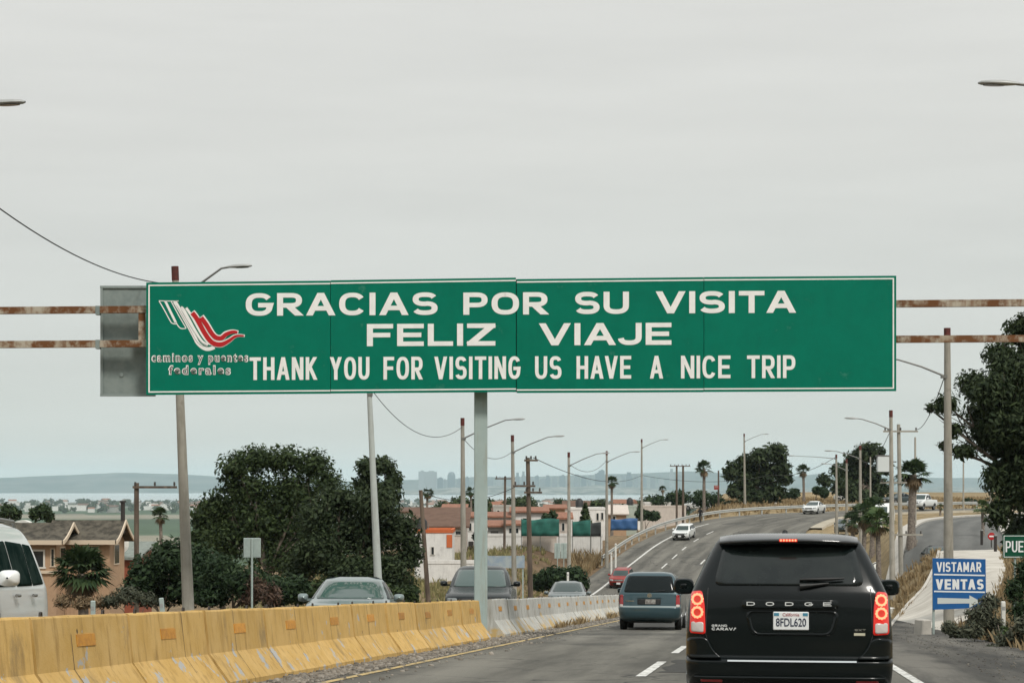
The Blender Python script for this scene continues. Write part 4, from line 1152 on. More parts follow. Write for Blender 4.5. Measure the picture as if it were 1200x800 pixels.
def stake(px, pyt, Y, label, w=0.13, h=None, tilt=0.0, mat_=None):
    x = P(px, 0, Y).x; zb = H(x, Y); zt = P(0, pyt, Y).z
    mb = MB(); mb.box((0, 0, (zt - zb) / 2), (w, 0.09, zt - zb + 0.1)); 
    root = empty("marker_post", (x, Y, zb), label, "marker post", "roadside marker posts"); root.rotation_euler = (0, tilt, 0)
    o = mb.build("post", mat_ or m_stake, root); o.modifiers.new("bevel", 'BEVEL').width = 0.015
    b2 = MB(); b2.box((0, -0.047, zt - zb - 0.12), (w * 0.7, 0.004, 0.09)); b2.build("reflector", m_lamp, root)
stake(1175.6, 706.5, 50, "white marker post in the weeds right of the blue sign", 0.10)
stake(109, 706, 46, "small grey marker post before the cream house", 0.10, mat_=m_alu)
stake(194, 702.5, 46, "small grey marker post tilted beside the leaning lamp post", 0.10, tilt=-0.09, mat_=m_alu)
stake(721.5, 637, 184, "white marker post left of the guardrail end", 0.16)
stake(716.5, 648, 172, "short white marker post at the guardrail end", 0.15)
stake(665.5, 671, 130, "white marker post above the silver sedan", 0.14)
stake(909, 589, 255, "white marker post at the bend before the tall tree", 0.2)
# painted kerb blocks by the driveway
def block(px, py, Y, size, label, m_, yaw):
    p = ground_at(px, py); root = empty("kerb_block", p, label, "block", None, rz=yaw)
    mb = MB(); w, d, h = size
    mb.prism([(-w / 2, -0.1), (w / 2, -0.1), (w / 2 * .8, h), (-w / 2 * .8, h)], 'y', -d / 2, d / 2)
    o = mb.build("block", m_, root); o.modifiers.new("bevel", 'BEVEL').width = 0.03
block(1081.5, 748, 55, (0.34, 0.5, 0.55), "leaning pale concrete block at the mouth of the driveway", m_kerb, 0.3)
block(1042.5, 722, 62, (0.5, 0.4, 0.42), "white painted block beside the minivan mirror", m_stake, 0.2)
# round white sign by the palms
p = ground_at(1026.5, 690); p = Vector((P(1026.5, 0, p.y).x, p.y, H(P(1026.5, 0, p.y).x, p.y)))
root = empty("round_sign", p, "small round white sign with black mark low beside the minivan", "road sign")
zc = P(0, 663.5, p.y).z - p.z
mb = MB(); mb.ring((0, 0, zc), 0.0, 0.30, -0.02, 0.0, 24); mb.build("disc", m_stake, root)
mb = MB(); mb.ring((0, -0.022, zc), 0.20, 0.26, -0.006, 0.0, 24); mb.box((0.02, -0.025, zc), (0.06, 0.006, 0.2)); mb.build("mark", m_iron, root)
mb = MB(); mb.tube([(0, 0.03, -0.1), (0, 0.03, zc)], 0.03, 8); mb.build("post", m_alu, root)
# stop sign on the side street
p = ground_at(1162, 643); x = P(1162, 0, p.y).x
root = empty("stop_sign", (x, p.y, H(x, p.y)), "small red stop sign beside the side street under the leafy tree", "road sign")
zc = P(0, 628, p.y).z - root.location.z; r_ = 4.6 * p.y / F
mb = MB(); mb.prism([(r_ * math.cos(R(22.5 + 45 * i)), zc + r_ * math.sin(R(22.5 + 45 * i))) for i in range(8)], 'y', -0.01, 0.02); mb.build("plate", mat("stop_red", (0.40, 0.012, 0.015), rough=0.5), root)
mb = MB(); mb.box((0, -0.015, zc), (r_ * 1.2, 0.006, r_ * 0.35)); mb.build("lettering_band", m_sw, root)
mb = MB(); mb.tube([(0, 0.05, 0), (0, 0.05, zc)], 0.035, 8); mb.build("post", m_iron, root)
for px, py0, py1 in ((1150.5, 620, 640), (1166.5, 626, 648)):
    p = ground_at(px, py1); x = P(px, 0, p.y).x; h = (py1 - py0) * p.y / F
    root = empty("bollard", (x, p.y, H(x, p.y)), "dark bollard " + ("left" if px < 1160 else "right") + " of the stop sign", "bollard", "bollards by the stop sign")
    mb = MB(); mb.tube([(0, 0, -.1), (0, 0, h - 0.1)], 0.09, 10); mb.build("shaft", m_iron, root)
    mb = MB(); mb.tube([(0, 0, h - .1), (0, 0, h - 0.05), (0, 0, h)], [0.11, .12, .05], 10); mb.build("cap", m_arm, root)

# ------------------------------------------------------------------ guardrail
def guardrail():
    s0 = s_at(-2.4, 187); s1 = SE - 5
    root = empty("guardrail", road(s0, -2.6), "white steel guardrail round the outside of the far bend", "guardrail")
    o = root.location
    m_gr = worn_paint("guardrail_white", (0.46, 0.475, 0.455), (0.38, 0.39, 0.37), (0.25, 0.23, 0.19), 0.58, 0.70, rough=0.5, scale=1.5, stain=(0.4, 0.4, 0.36))
    prof = [(0.0, .42), (.05, .46), (.05, .52), (0.0, .56), (0.0, .62), (.05, .66), (.05, .73), (0, .77), (-.02, .77), (-.02, .42)]
    rows = []
    for s in np.arange(s0, s1, 1.5):
        up = 0.06
        rows.append([road(s, -2.6 + d, z + up) - o for d, z in prof])
    mb = MB(); mb.grid(rows, smooth=False); mb.build("rail", m_gr, root)
    for s in np.arange(s0 + .5, min(s1, s0 + 190), 3.8):
        p = road(s, -2.72, 0) - o; mb = MB(); mb.box((p.x, p.y, p.z + 0.12), (.12, .15, 1.2), rz=-math.atan2(float(np.interp(s, SN, TX)), float(np.interp(s, SN, TY)))); mb.build("rail_post", m_gr, root)
guardrail()

# ------------------------------------------------------------------ plants
def leaf_mat(name, c1, c2, tr=0.25):
    return mat(name, c1, rough=0.65, c2=c2, island=True, transl=tr, spec=0.25)
m_lf_dark = leaf_mat("leaf_dark", (0.013, 0.028, 0.009), (0.060, 0.090, 0.028))
m_lf_euc = leaf_mat("leaf_eucalyptus", (0.013, 0.027, 0.010), (0.056, 0.080, 0.032))
m_lf_mid = leaf_mat("leaf_bush", (0.012, 0.030, 0.012), (0.040, 0.070, 0.025))
m_lf_sage = leaf_mat("leaf_sage", (0.035, 0.045, 0.028), (0.11, 0.115, 0.075), 0.15)
m_lf_palm = leaf_mat("leaf_palm", (0.018, 0.040, 0.016), (0.055, 0.085, 0.03), 0.2)
m_lf_palmb = leaf_mat("leaf_palm_pale", (0.04, 0.085, 0.025), (0.11, 0.15, 0.05), 0.2)
m_lf_dry = leaf_mat("leaf_dead", (0.13, 0.09, 0.05), (0.26, 0.19, 0.11), 0.1)
m_straw = leaf_mat("straw", (0.17, 0.115, 0.055), (0.40, 0.31, 0.18), 0.2)
m_strawg = leaf_mat("straw_green", (0.12, 0.12, 0.05), (0.34, 0.30, 0.14), 0.2)
m_bark = mat("bark", (0.09, 0.072, 0.055), rough=0.95, c2=(0.17, 0.14, 0.11), scale=5, stretch=(1, 1, .25), detail=6)
m_palmtrunk = mat("palm_trunk", (0.12, 0.10, 0.085), rough=0.95, c2=(0.24, 0.205, 0.17), scale=9, stretch=(1, 1, 1.0), detail=4, bump=0.8, bscale=14)

def leaf_quads(n, clumps, size, aspect=0.5, rg=rng, inner=0.55, droop=0.0):
    """n leaf-sized quads spread through ellipsoid clumps (cx,cy,cz,rx,ry,rz)"""
    cl = np.array(clumps, float)
    wt = (cl[:, 3] * cl[:, 4] * cl[:, 5]) ** 0.72; wt /= wt.sum()
    which = rg.choice(len(cl), n, p=wt)
    d = rg.normal(size=(n, 3)); d /= np.linalg.norm(d, axis=1)[:, None]
    # twig-level clumps: leaves gather round a limited set of directions so gaps open between the tufts
    rr = inner + (1 - inner) * rg.random(n) ** 0.8
    nt = 48
    tw = rg.normal(size=(len(cl), nt, 3)); tw /= np.linalg.norm(tw, axis=2)[:, :, None]
    ti = rg.integers(0, nt, n)
    t = tw[which, ti]
    tr_ = rg.uniform(0.45, 1.05, (len(cl), nt))[which, ti]
    dirn = t * (0.72 * rr * tr_)[:, None] + d * (0.30 * rg.random(n) ** 0.5)[:, None]
    loose = rg.random(n) < 0.30
    dirn[loose] = (d * rr[:, None])[loose]
    c = cl[which, :3] + dirn * cl[which, 3:]
    nrm = dirn + rg.normal(0, 0.65, (n, 3)) + np.array([0, 0, 0.5])
    nrm /= np.linalg.norm(nrm, axis=1)[:, None]
    a = rg.normal(size=(n, 3)); a[:, 2] -= droop
    u = a - nrm * (a * nrm).sum(1)[:, None]; u /= np.linalg.norm(u, axis=1)[:, None]
    v = np.cross(nrm, u)
    s = size * np.clip(np.exp(rg.normal(-0.08, 0.38, n)), .4, 2.0)[:, None]
    u = u * s; v = v * s * aspect
    q = np.stack([c - u, c + v * 0.9 - u * .1, c + u, c - v * 0.9 - u * .1], 1).reshape(-1, 3)
    return q, np.arange(n * 4).reshape(-1, 4)
def branches(mb, root, targets, r0, fork=0.45, rg=random):
    """limbs from the root point to the heart of each clump"""
    for t in targets:
        t = Vector(t); b = Vector(root)
        mid = b.lerp(t, fork) + Vector((rg.uniform(-.3, .3), rg.uniform(-.3, .3), rg.uniform(0, .4)))
        mb.tube([b, b.lerp(mid, .5) + Vector((0, 0, .15)), mid, mid.lerp(t, .6), t], [r0, r0 * .8, r0 * .6, r0 * .38, r0 * .12], 7)
        for k_ in range(3):
            e_ = t + Vector((rg.gauss(0, .5), rg.gauss(0, .5), rg.gauss(.2, .4))) * (r0 * 7)
            mb.tube([mid.lerp(t, .3 + .2 * k_), e_], [r0 * .35, r0 * .06], 5)
def px_clumps(lst, Y, base, dz=1.0, spread=0.0):
    out = []
    for (px, py, rx, ry, *o) in lst:
        Yc = Y + (o[0] if o else random.uniform(-spread, spread))
        c = P(px, py, Yc) - Vector(base)
        out.append((c.x, c.y, c.z, rx * Y / F, rx * Y / F * dz, ry * Y / F))
    return out
def tree(name, px, Y, lst, n, size, lab, cat="tree", group=None, m_leaf=None, trunk_r=0.2, aspect=0.5, spread=1.0, trunks=1, inner=0.5, fork_z=0.35, leafname="crown", droop=0.3):
    x = P(px, 0, Y).x; base = Vector((x, Y, H(x, Y)))
    root = empty(name, base, lab, cat, group)
    cl = px_clumps(lst, Y, base, 0.95, spread)
    q, f = leaf_quads(n, cl, size, aspect, inner=inner, droop=droop)
    fast_mesh(leafname, q, f, m_leaf or m_lf_dark, root)
    mb = MB()
    top = max(c[2] for c in cl)
    for k_ in range(trunks):
        off = Vector((random.uniform(-.5, .5) * (trunks > 1), random.uniform(-.3, .3), 0))
        fz = max(0.4, top * fork_z)
        fk = off + Vector((random.uniform(-.3, .3), random.uniform(-.2, .2), fz))
        mb.tube([off + Vector((0, 0, -.2)), off + Vector((.02, 0, fz * .3)), off.lerp(fk, .7), fk], [trunk_r * 1.35, trunk_r * 1.08, trunk_r, trunk_r * .85], 10)
        branches(mb, fk, [c[:3] for c in cl[k_::trunks]], trunk_r * .36)
    mb.build("trunk", m_bark, root)
    return root

# the dark clump on the left
tree("tree", 310, 92, [(275, 548, 26, 22), (300, 538, 30, 20), (335, 540, 30, 22), (368, 545, 26, 22), (385, 566, 22, 22), (290, 575, 40, 28), (345, 580, 46, 34), (255, 592, 26, 22), (310, 612, 52, 34), (365, 615, 40, 30), (268, 630, 34, 30), (330, 650, 50, 30)],
     50000, 0.084, "tall dark leafy tree left of the pale lamp post, highest of the clump", m_leaf=m_lf_dark, trunk_r=0.24, spread=1.0, trunks=2)
tree("tree", 415, 84, [(400, 585, 34, 22), (440, 592, 32, 22), (370, 605, 30, 24), (468, 622, 30, 28), (420, 625, 46, 34), (482, 645, 18, 26), (375, 645, 36, 32), (455, 668, 38, 30), (410, 672, 42, 30), (470, 690, 22, 16), (350, 672, 24, 30)],
     46000, 0.084, "round dense dark tree behind the silver grey sedan", m_leaf=m_lf_euc, trunk_r=0.22, spread=1.0, trunks=2)
tree("tree", 446, 100, [(432, 548, 18, 14), (450, 545, 16, 13), (462, 562, 13, 14), (430, 568, 20, 14), (452, 578, 22, 16)],
     7000, 0.12, "smaller airy tree top showing behind the round dense tree", m_leaf=m_lf_euc, trunk_r=0.16, trunks=1)
tree("tree", 262, 98, [(240, 605, 20, 20), (262, 602, 22, 22), (250, 625, 26, 20), (232, 635, 22, 22), (285, 610, 20, 22)], 9000, 0.12, "low dark tree at the left foot of the tall dark tree", m_leaf=m_lf_dark, trunk_r=0.15)
tree("shrub", 200, 76, [(160, 688, 20, 20), (172, 672, 24, 26), (200, 655, 30, 28), (232, 660, 28, 28), (190, 690, 40, 22), (225, 690, 36, 22)], 22000, 0.085, "broad dark bush right of the cream house, behind the leaning lamp post", "shrub", m_leaf=m_lf_mid, trunk_r=0.1, leafname="foliage")
tree("shrub", 282, 74, [(260, 672, 26, 26), (290, 684, 30, 24), (322, 692, 28, 20), (345, 690, 22, 18), (250, 698, 26, 14)], 16000, 0.082, "dark bush behind the grey square sign back", "shrub", m_leaf=m_lf_mid, trunk_r=0.1, leafname="foliage")
tree("shrub", 310, 72, [(300, 690, 16, 22), (318, 696, 14, 18), (290, 702, 14, 12)], 1800, 0.085, "thin reddish dry bush beside the grey square sign back", "shrub", m_leaf=leaf_mat("leaf_reddish", (0.05, 0.03, 0.022), (0.12, 0.075, 0.05), 0.1), trunk_r=0.05, leafname="foliage", aspect=.25)
tree("shrub", 420, 79, [(380, 694, 26, 16), (415, 698, 28, 14), (450, 696, 24, 14), (478, 696, 16, 12), (350, 698, 18, 12)], 9000, 0.10, "dark undergrowth below the round dense tree behind the grey sedan", "shrub", m_leaf=m_lf_dark, trunk_r=0.06, leafname="foliage")
tree("shrub", 160, 70, [(150, 698, 20, 14), (130, 704, 14, 9), (172, 702, 16, 10)], 2400, 0.08, "straggly dry brown bush right of the fan palm by the cream house", "shrub", m_leaf=m_lf_sage, trunk_r=0.05, leafname="foliage", aspect=.3)
# the leafy tree at the right edge
tree("tree", 1232, 74, [(1196, 388, 24, 20), (1172, 415, 24, 20), (1215, 410, 34, 34), (1140, 450, 24, 20), (1108, 474, 19, 15), (1118, 504, 14, 11), (1165, 460, 34, 28), (1205, 460, 42, 36), (1128, 528, 18, 11), (1160, 510, 32, 28), (1195, 520, 40, 36), (1108, 522, 10, 7),
     (1172, 560, 26, 26), (1205, 575, 38, 36), (1170, 600, 20, 22), (1198, 620, 26, 24), (1240, 480, 50, 70), (1250, 600, 40, 40), (1240, 395, 40, 36), (1090, 478, 8, 7), (1185, 640, 14, 12), (1205, 380, 20, 18), (1185, 440, 34, 34), (1215, 500, 44, 44), (1180, 500, 34, 34), (1190, 555, 34, 34), (1150, 485, 26, 22), (1215, 560, 40, 44), (1215, 630, 30, 26), (1175, 470, 30, 30)],
     104000, 0.09, "big dark leafy tree filling the right edge above the green sign", m_leaf=m_lf_euc, trunk_r=0.3, spread=1.1, trunks=2, aspect=0.42, inner=0.4, droop=1.0)
# trees round the bend
tree("tree", 888, 264, [(908, 530, 17, 13), (890, 535, 14, 12), (874, 545, 16, 14), (857, 553, 12, 13), (915, 547, 14, 13), (895, 556, 20, 16), (873, 565, 16, 14), (920, 561, 11, 9), (905, 576, 18, 14), (880, 582, 20, 12), (860, 575, 10, 10)],
     13000, 0.30, "tall spreading dark tree at the outside of the far bend", group="trees beyond the far bend", m_leaf=m_lf_euc, trunk_r=0.35, spread=2.0, trunks=3)
tree("tree", 1012, 272, [(1018, 530, 20, 13), (1002, 540, 16, 13), (1036, 545, 12, 14), (985, 552, 14, 11), (966, 562, 10, 9), (1012, 556, 24, 16), (990, 570, 20, 13), (1028, 572, 18, 14), (1008, 582, 22, 10)],
     13000, 0.30, "tall dark tree behind the row of lamp posts on the right", group="trees beyond the far bend", m_leaf=m_lf_euc, trunk_r=0.35, spread=2.0, trunks=3)
for px, Y, lst, lab in ((812, 285, [(800, 583, 12, 10), (820, 585, 13, 11), (838, 586, 12, 10)], "dark shrubs massed left of the tall tree at the bend"),
                        (780, 300, [(772, 588, 12, 9), (788, 584, 10, 10)], "dark bush by the pair of wooden poles"),
                        (935, 300, [(930, 578, 8, 7), (922, 584, 7, 6)], "small grey green bush on the dry bank left of the white sedan"),
                        (865, 268, [(855, 592, 9, 6), (872, 592, 10, 6)], "low bush at the foot of the tall tree at the bend"),
                        (1140, 262, [(1134, 590, 8, 7), (1142, 591, 7, 6)], "round dark bush on the dry ridge beyond the side street"),
                        (758, 240, [(752, 603, 9, 7), (766, 604, 8, 6)], "green bush beside the blue fence"),
                        (957, 290, [(957, 574, 6, 5), (966, 577, 6, 6)], "small bush left of the right-hand far tree")):
    tree("shrub", px, Y, lst, 2200, 0.24, lab, "shrub", "shrubs near the far bend", m_leaf=m_lf_mid, trunk_r=0.1, leafname="foliage")
tree("shrub", 655, 134, [(632, 682, 15, 11), (650, 675, 20, 13), (672, 675, 18, 13), (683, 684, 9, 10), (662, 688, 22, 10)], 9000, 0.14, "wide dark green bush above the silver sedan", "shrub", m_leaf=m_lf_mid, trunk_r=0.08, leafname="foliage")
# roadside growth at right
for px, Y, lst, n, ml, lab in ((1160, 50, [(1150, 722, 22, 18), (1168, 738, 20, 16), (1140, 738, 16, 13), (1160, 705, 16, 12)], 4200, m_lf_sage, "grey green sage bush under the arrow of the blue sign"),
                               (1198, 52, [(1190, 690, 16, 18), (1205, 670, 18, 22), (1200, 715, 20, 18)], 4200, m_lf_mid, "dark bush under the small green sign"),
                               (1190, 46, [(1185, 750, 22, 15), (1205, 735, 22, 20), (1165, 762, 16, 9)], 2600, m_lf_sage, "dry sage bush at the lower right corner"),
                               (1120, 54, [(1112, 735, 10, 9), (1124, 742, 13, 8)], 1500, m_lf_sage, "low sage tuft at the foot of the blue sign"),
                               (1176, 47, [(1176, 742, 6, 9)], 500, m_lf_palmb, "small bright green weed by the white marker post")):
    tree("shrub", px, Y, lst, n, 0.065, lab, "shrub", "roadside shrubs on the right", m_leaf=ml, trunk_r=0.03, aspect=0.3, spread=0.5, leafname="foliage")

def palm(px, pyc, rpx, Y, lab, group="palms", dead=True, n=30, tall=True, m_l=None, trunk_r=None, base_py=None):
    x = P(px, 0, Y).x; zb = H(x, Y); zc = P(0, pyc, Y).z
    root = empty("palm_tree", (x, Y, zb), lab, "palm tree", group)
    r = rpx * Y / F; h = max(zc - zb, 0.3)
    tr = trunk_r or max(0.12, 0.16 * r)
    mb = MB(); lean = random.uniform(-.03, .03) * h
    mb.tube([(lean * t * t, 0, -0.1 + (h + 0.1) * t) for t in np.linspace(0, 1, 9)], [tr * (1.35 - .45 * min(1, t * 3)) * (1 + .08 * (i % 2)) for i, t in enumerate(np.linspace(0, 1, 9))], 10)
    mb.build("trunk", m_palmtrunk, root)
    def fronds(nn, e0, e1, rad, droop):
        V_, Q = [], []
        for k_ in range(nn):
            az = random.uniform(0, 2 * math.pi); el = R(random.uniform(e0, e1)); L_ = rad * random.uniform(.8, 1.05)
            u = Vector((math.cos(az) * math.cos(el), math.sin(az) * math.cos(el), math.sin(el)))
            c0 = Vector((lean, 0, h)); hub = c0 + u * (L_ * .45)
            sd = u.cross(Vector((0, 0, 1))); sd = sd.normalized() if sd.length > .05 else Vector((1, 0, 0)); up = sd.cross(u)
            w = sd * (0.022 * L_ + .01)
            o = len(V_); V_ += [c0 - w, c0 + w, hub + w * .6, hub - w * .6]; Q.append((o, o + 1, o + 2, o + 3))
            nb = 11
            for b_ in range(nb):
                a = R(-80 + 160 * b_ / (nb - 1)); ln = L_ * .58 * (1 - .25 * abs(b_ / (nb - 1) - .5)) * random.uniform(.85, 1.1)
                d = u * math.cos(a) + sd * math.sin(a) - up * (.12 * abs(math.sin(a)))
                tip = hub + d * ln + Vector((0, 0, -droop * ln * random.uniform(.5, 1.2)))
                mid = hub + d * ln * .55 - Vector((0, 0, droop * .1 * ln)); p = (d.cross(up)).normalized() * (ln * .085)
                o = len(V_); V_ += [hub, mid - p, tip, mid + p]; Q.append((o, o + 1, o + 2, o + 3))
        return np.array([tuple(v) for v in V_]), np.array(Q)
    v_, q = fronds(n, -28, 85, r * 1.1, .35); fast_mesh("crown", v_, q, m_l or m_lf_palm, root)
    if dead:
        v_, q = fronds(int(n * .6), -75, -35, r * .75, .6); fast_mesh("dead_fronds", v_, q, m_lf_dry, root)
    return root
palm(99, 672, 39, 72, "bushy fan palm in front of the cream house", n=64)
tree("shrub", 92, 71, [(75, 704, 14, 10), (98, 706, 16, 9), (120, 705, 14, 10), (135, 700, 10, 10)], 2600, 0.085, "dry brown weeds round the foot of the bushy fan palm", "shrub", m_leaf=m_lf_dry, trunk_r=0.03, leafname="foliage", aspect=.25)
palm(190, 604, 13, 150, "small fan palm behind the Γ-shaped wooden pole".replace("Γ-shaped ", ""), n=26)
palm(500, 578, 9, 300, "palm standing over the brown roof")
palm(553, 576, 8, 290, "palm just left of the sign post")
palm(717, 565, 9.5, 260, "slender palm over the white houses")
palm(777, 573, 5.5, 330, "thin palm left of the pair of wooden poles")
palm(825, 549, 12, 262, "tall palm left of the tall tree at the bend")
palm(942, 552, 10, 275, "lone tall palm between the two far trees")
palm(966, 573, 5, 300, "tiny palm at the left of the right-hand far tree")
palm(1068, 556, 23, 137, "big shaggy palm with thick trunk beside the crossarm pole", n=44, trunk_r=0.27)
palm(1012, 604, 22, 150, "fan palm in the group behind the minivan roof, leftmost", n=34, trunk_r=.17)
palm(1030, 612, 22, 128, "fan palm in front of the tall lamp post, lowest crown of its group", n=34, m_l=m_lf_palmb, trunk_r=.17)
palm(1022, 596, 20, 165, "fan palm at the back of the group behind the minivan roof", n=30, trunk_r=.2)
palm(1000, 612, 16, 172, "small fan palm between two lamp posts over the minivan roof", n=26, trunk_r=.2)
palm(1102, 594, 5, 225, "little palm beside the parked white pickup", n=16)
palm(1152, 595, 12, 150, "young green palm on the bank behind the stop sign", n=22, m_l=m_lf_palmb, dead=False)

# ------------------------------------------------------------------ dry grass: nobody could count the blades
def road_d(X, Y):
    dx = X[:, None] - LX[None, :]; dy = Y[:, None] - LY[None, :]
    j = np.argmin(dx * dx + dy * dy, axis=1); i = np.arange(len(X))
    return dx[i, j] * NXr[j] + dy[i, j] * NYr[j]
def in_poly(X, Y, poly):
    c = np.zeros(len(X), bool); j = len(poly) - 1
    for i in range(len(poly)):
        xi, yi = poly[i]; xj, yj = poly[j]
        c ^= ((yi > Y) != (yj > Y)) & (X < (xj - xi) * (Y - yi) / (yj - yi + 1e-12) + xi); j = i
    return c
drive_poly = [(p[0], p[1]) for p in cl] + [(p[0], p[1]) for p in reversed(cr)]
side_c = catmull([(x, y, 0) for x, y in side_pts], 12)[:, :2]
def tufts(name, X, Y, h0, h1, m_, label, nb=12, spread=0.22, w=0.012):
    Z = heights(X, Y); n = len(X)
    hh = rng.uniform(h0, h1, n) 
    X = np.repeat(X, nb); Y = np.repeat(Y, nb); Z = np.repeat(Z, nb); hh = np.repeat(hh, nb)
    m = len(X); a = rng.uniform(0, 2 * np.pi, m); rr = spread * rng.random(m) ** .7
    bx = X + rr * np.cos(a); by = Y + rr * np.sin(a)
    hgt = hh * rng.uniform(.5, 1.1, m); a2 = rng.uniform(0, 2 * np.pi, m)
    lx = np.cos(a) * hgt * rng.uniform(.1, .6, m); ly = np.sin(a) * hgt * rng.uniform(.1, .6, m)
    ww = w * rng.uniform(.7, 1.8, m) * (1 + Y / 90)
    wx, wy = np.cos(a2) * ww, np.sin(a2) * ww
    v = np.stack([np.stack([bx - wx, by - wy, Z - .05], 1), np.stack([bx + wx, by + wy, Z - .05], 1),
                  np.stack([bx + lx * .5 + wx * .6, by + ly * .5 + wy * .6, Z + hgt * .65], 1), np.stack([bx + lx, by + ly, Z + hgt], 1)], 1).reshape(-1, 3)
    return tag(fast_mesh(name, v, np.arange(m * 4).reshape(-1, 4), m_), label, "grass", kind="stuff")
def sample(n, x0, x1, y0, y1, keep):
    X = rng.uniform(x0, x1, n); Y = rng.uniform(y0, y1, n); k_ = keep(X, Y); return X[k_], Y[k_]
def keep_right(X, Y):
    d = road_d(X, Y)
    sd = np.min(np.hypot(X[:, None] - side_c[None, :, 0], Y[:, None] - side_c[None, :, 1]), axis=1)
    patchy = np.sin(X * 1.3 + 2 * np.sin(Y * .35)) + np.sin(Y * .7 + X * .4) + rng.normal(0, .8, len(X)) > -0.9
    return (d > 19.5) & ~in_poly(X, Y, drive_poly) & (sd > 5.2) & patchy
X, Y = sample(11000, 8, 36, 34, 135, keep_right); tufts("dry_grass", X, Y, .16, .50, m_straw, "dry straw grass on the mound beside the driveway")
X, Y = sample(3600, 9, 20, 36, 60, keep_right); tufts("dry_grass", X, Y, .18, .55, m_straw, "dry grass and weeds at the lower right roadside", w=.008)
X, Y = sample(1500, 9, 20, 36, 60, keep_right); tufts("green_weeds", X, Y, .12, .38, m_strawg, "greenish weeds among the dry grass at the lower right", w=.012)
def keep_left(X, Y):
    d = road_d(X, Y); return (d < -3.6) & ~((X > 3.0) & (Y > 168) & (rng.random(len(X)) < .93)) & (np.sin(X * .9 + Y * .23) + np.sin(Y * .5 - X * .31) + rng.normal(0, .9, len(X)) > -.2)
X, Y = sample(9000, -20, 13, 60, 215, keep_left); tufts("dry_grass", X, Y, .2, .6, m_strawg, "dry yellow grass on the left bank below the white houses")
X, Y = sample(5000, -26, -8, 36, 80, keep_left); tufts("dry_grass", X, Y, .2, .6, m_straw, "dry weeds behind the yellow barrier on the left")
def keep_far(X, Y):
    return road_d(X, Y) < -3.4
X, Y = sample(6000, 18, 110, 240, 330, keep_far); tufts("dry_grass", X, Y, .3, .7, m_straw, "dry grass on the bank outside the far bend", nb=8, spread=.5, w=.02)
X, Y = sample(420, 5.5, 11.5, 150, 190, lambda X, Y: (road_d(X, Y) < -3.0) & (road_d(X, Y) > -7)); tufts("straw_clump", X, Y, .7, 1.5, m_straw, "tall pale straw beside the guardrail end", nb=26, spread=.6, w=.012)
def foot_weeds(n):
    y = 62 * (92 / 62) ** rng.random(n); pts = [road_at(7.45 + random.uniform(-.1, .12), yy) for yy in y]
    keep = [p for p, yy in zip(pts, y) if math.sin(yy * .9) + math.sin(yy * .37 + 1) + random.gauss(0, .5) > .3]
    return np.array([p.x for p in keep]), np.array([p.y for p in keep])
X, Y = foot_weeds(260)
_h = heights
def heights_road(X, Y): return np.array([float(np.interp(s_at(7.4, float(y)), SN, LZ)) for y in Y])
heights = heights_road
tufts("weeds", X, Y, .10, .30, m_straw, "dry weeds along the foot of the whitewashed barrier", nb=10, spread=.1, w=.006)
heights = _h

# ------------------------------------------------------------------ buildings
def wallmat(name, c, c2=None, under=None, rnd=0.05):
    return MATS.get(name) or worn_paint(name, c, c2 or tuple(x * .88 for x in c), under or tuple(x * .6 for x in c), .64, .76, rough=.85, scale=1.1, stain=tuple(x * .72 for x in c), rnd=rnd)
m_white_w = wallmat("wall_white", (0.72, 0.71, 0.68))
m_cream = wallmat("wall_cream", (0.45, 0.30, 0.19))
m_pinkw = wallmat("wall_pinkish", (0.62, 0.55, 0.49))
m_greyw = wallmat("wall_grey", (0.42, 0.41, 0.38))
m_terra = mat("terracotta_tiles", (0.20, 0.085, 0.05), rough=.85, c2=(0.30, 0.14, 0.085), scale=3, detail=6)
m_brownr = mat("brown_roof", (0.105, 0.058, 0.038), rough=.9, c2=(0.135, 0.078, 0.052), scale=1.2, detail=6)
m_shing = mat("grey_shingles", (0.034, 0.030, 0.022), rough=.95, c2=(0.10, 0.088, 0.066), scale=2.2, detail=8)
m_orangep = wallmat("orange_paint", (0.55, 0.14, 0.05))
m_pane = mat("window_pane", (0.018, 0.024, 0.028), rough=.1, spec=.6)
m_wframe = mat("window_frame", (0.62, 0.60, 0.55), rough=.6)
m_trim = mat("pale_trim", (0.60, 0.50, 0.38), rough=.7)

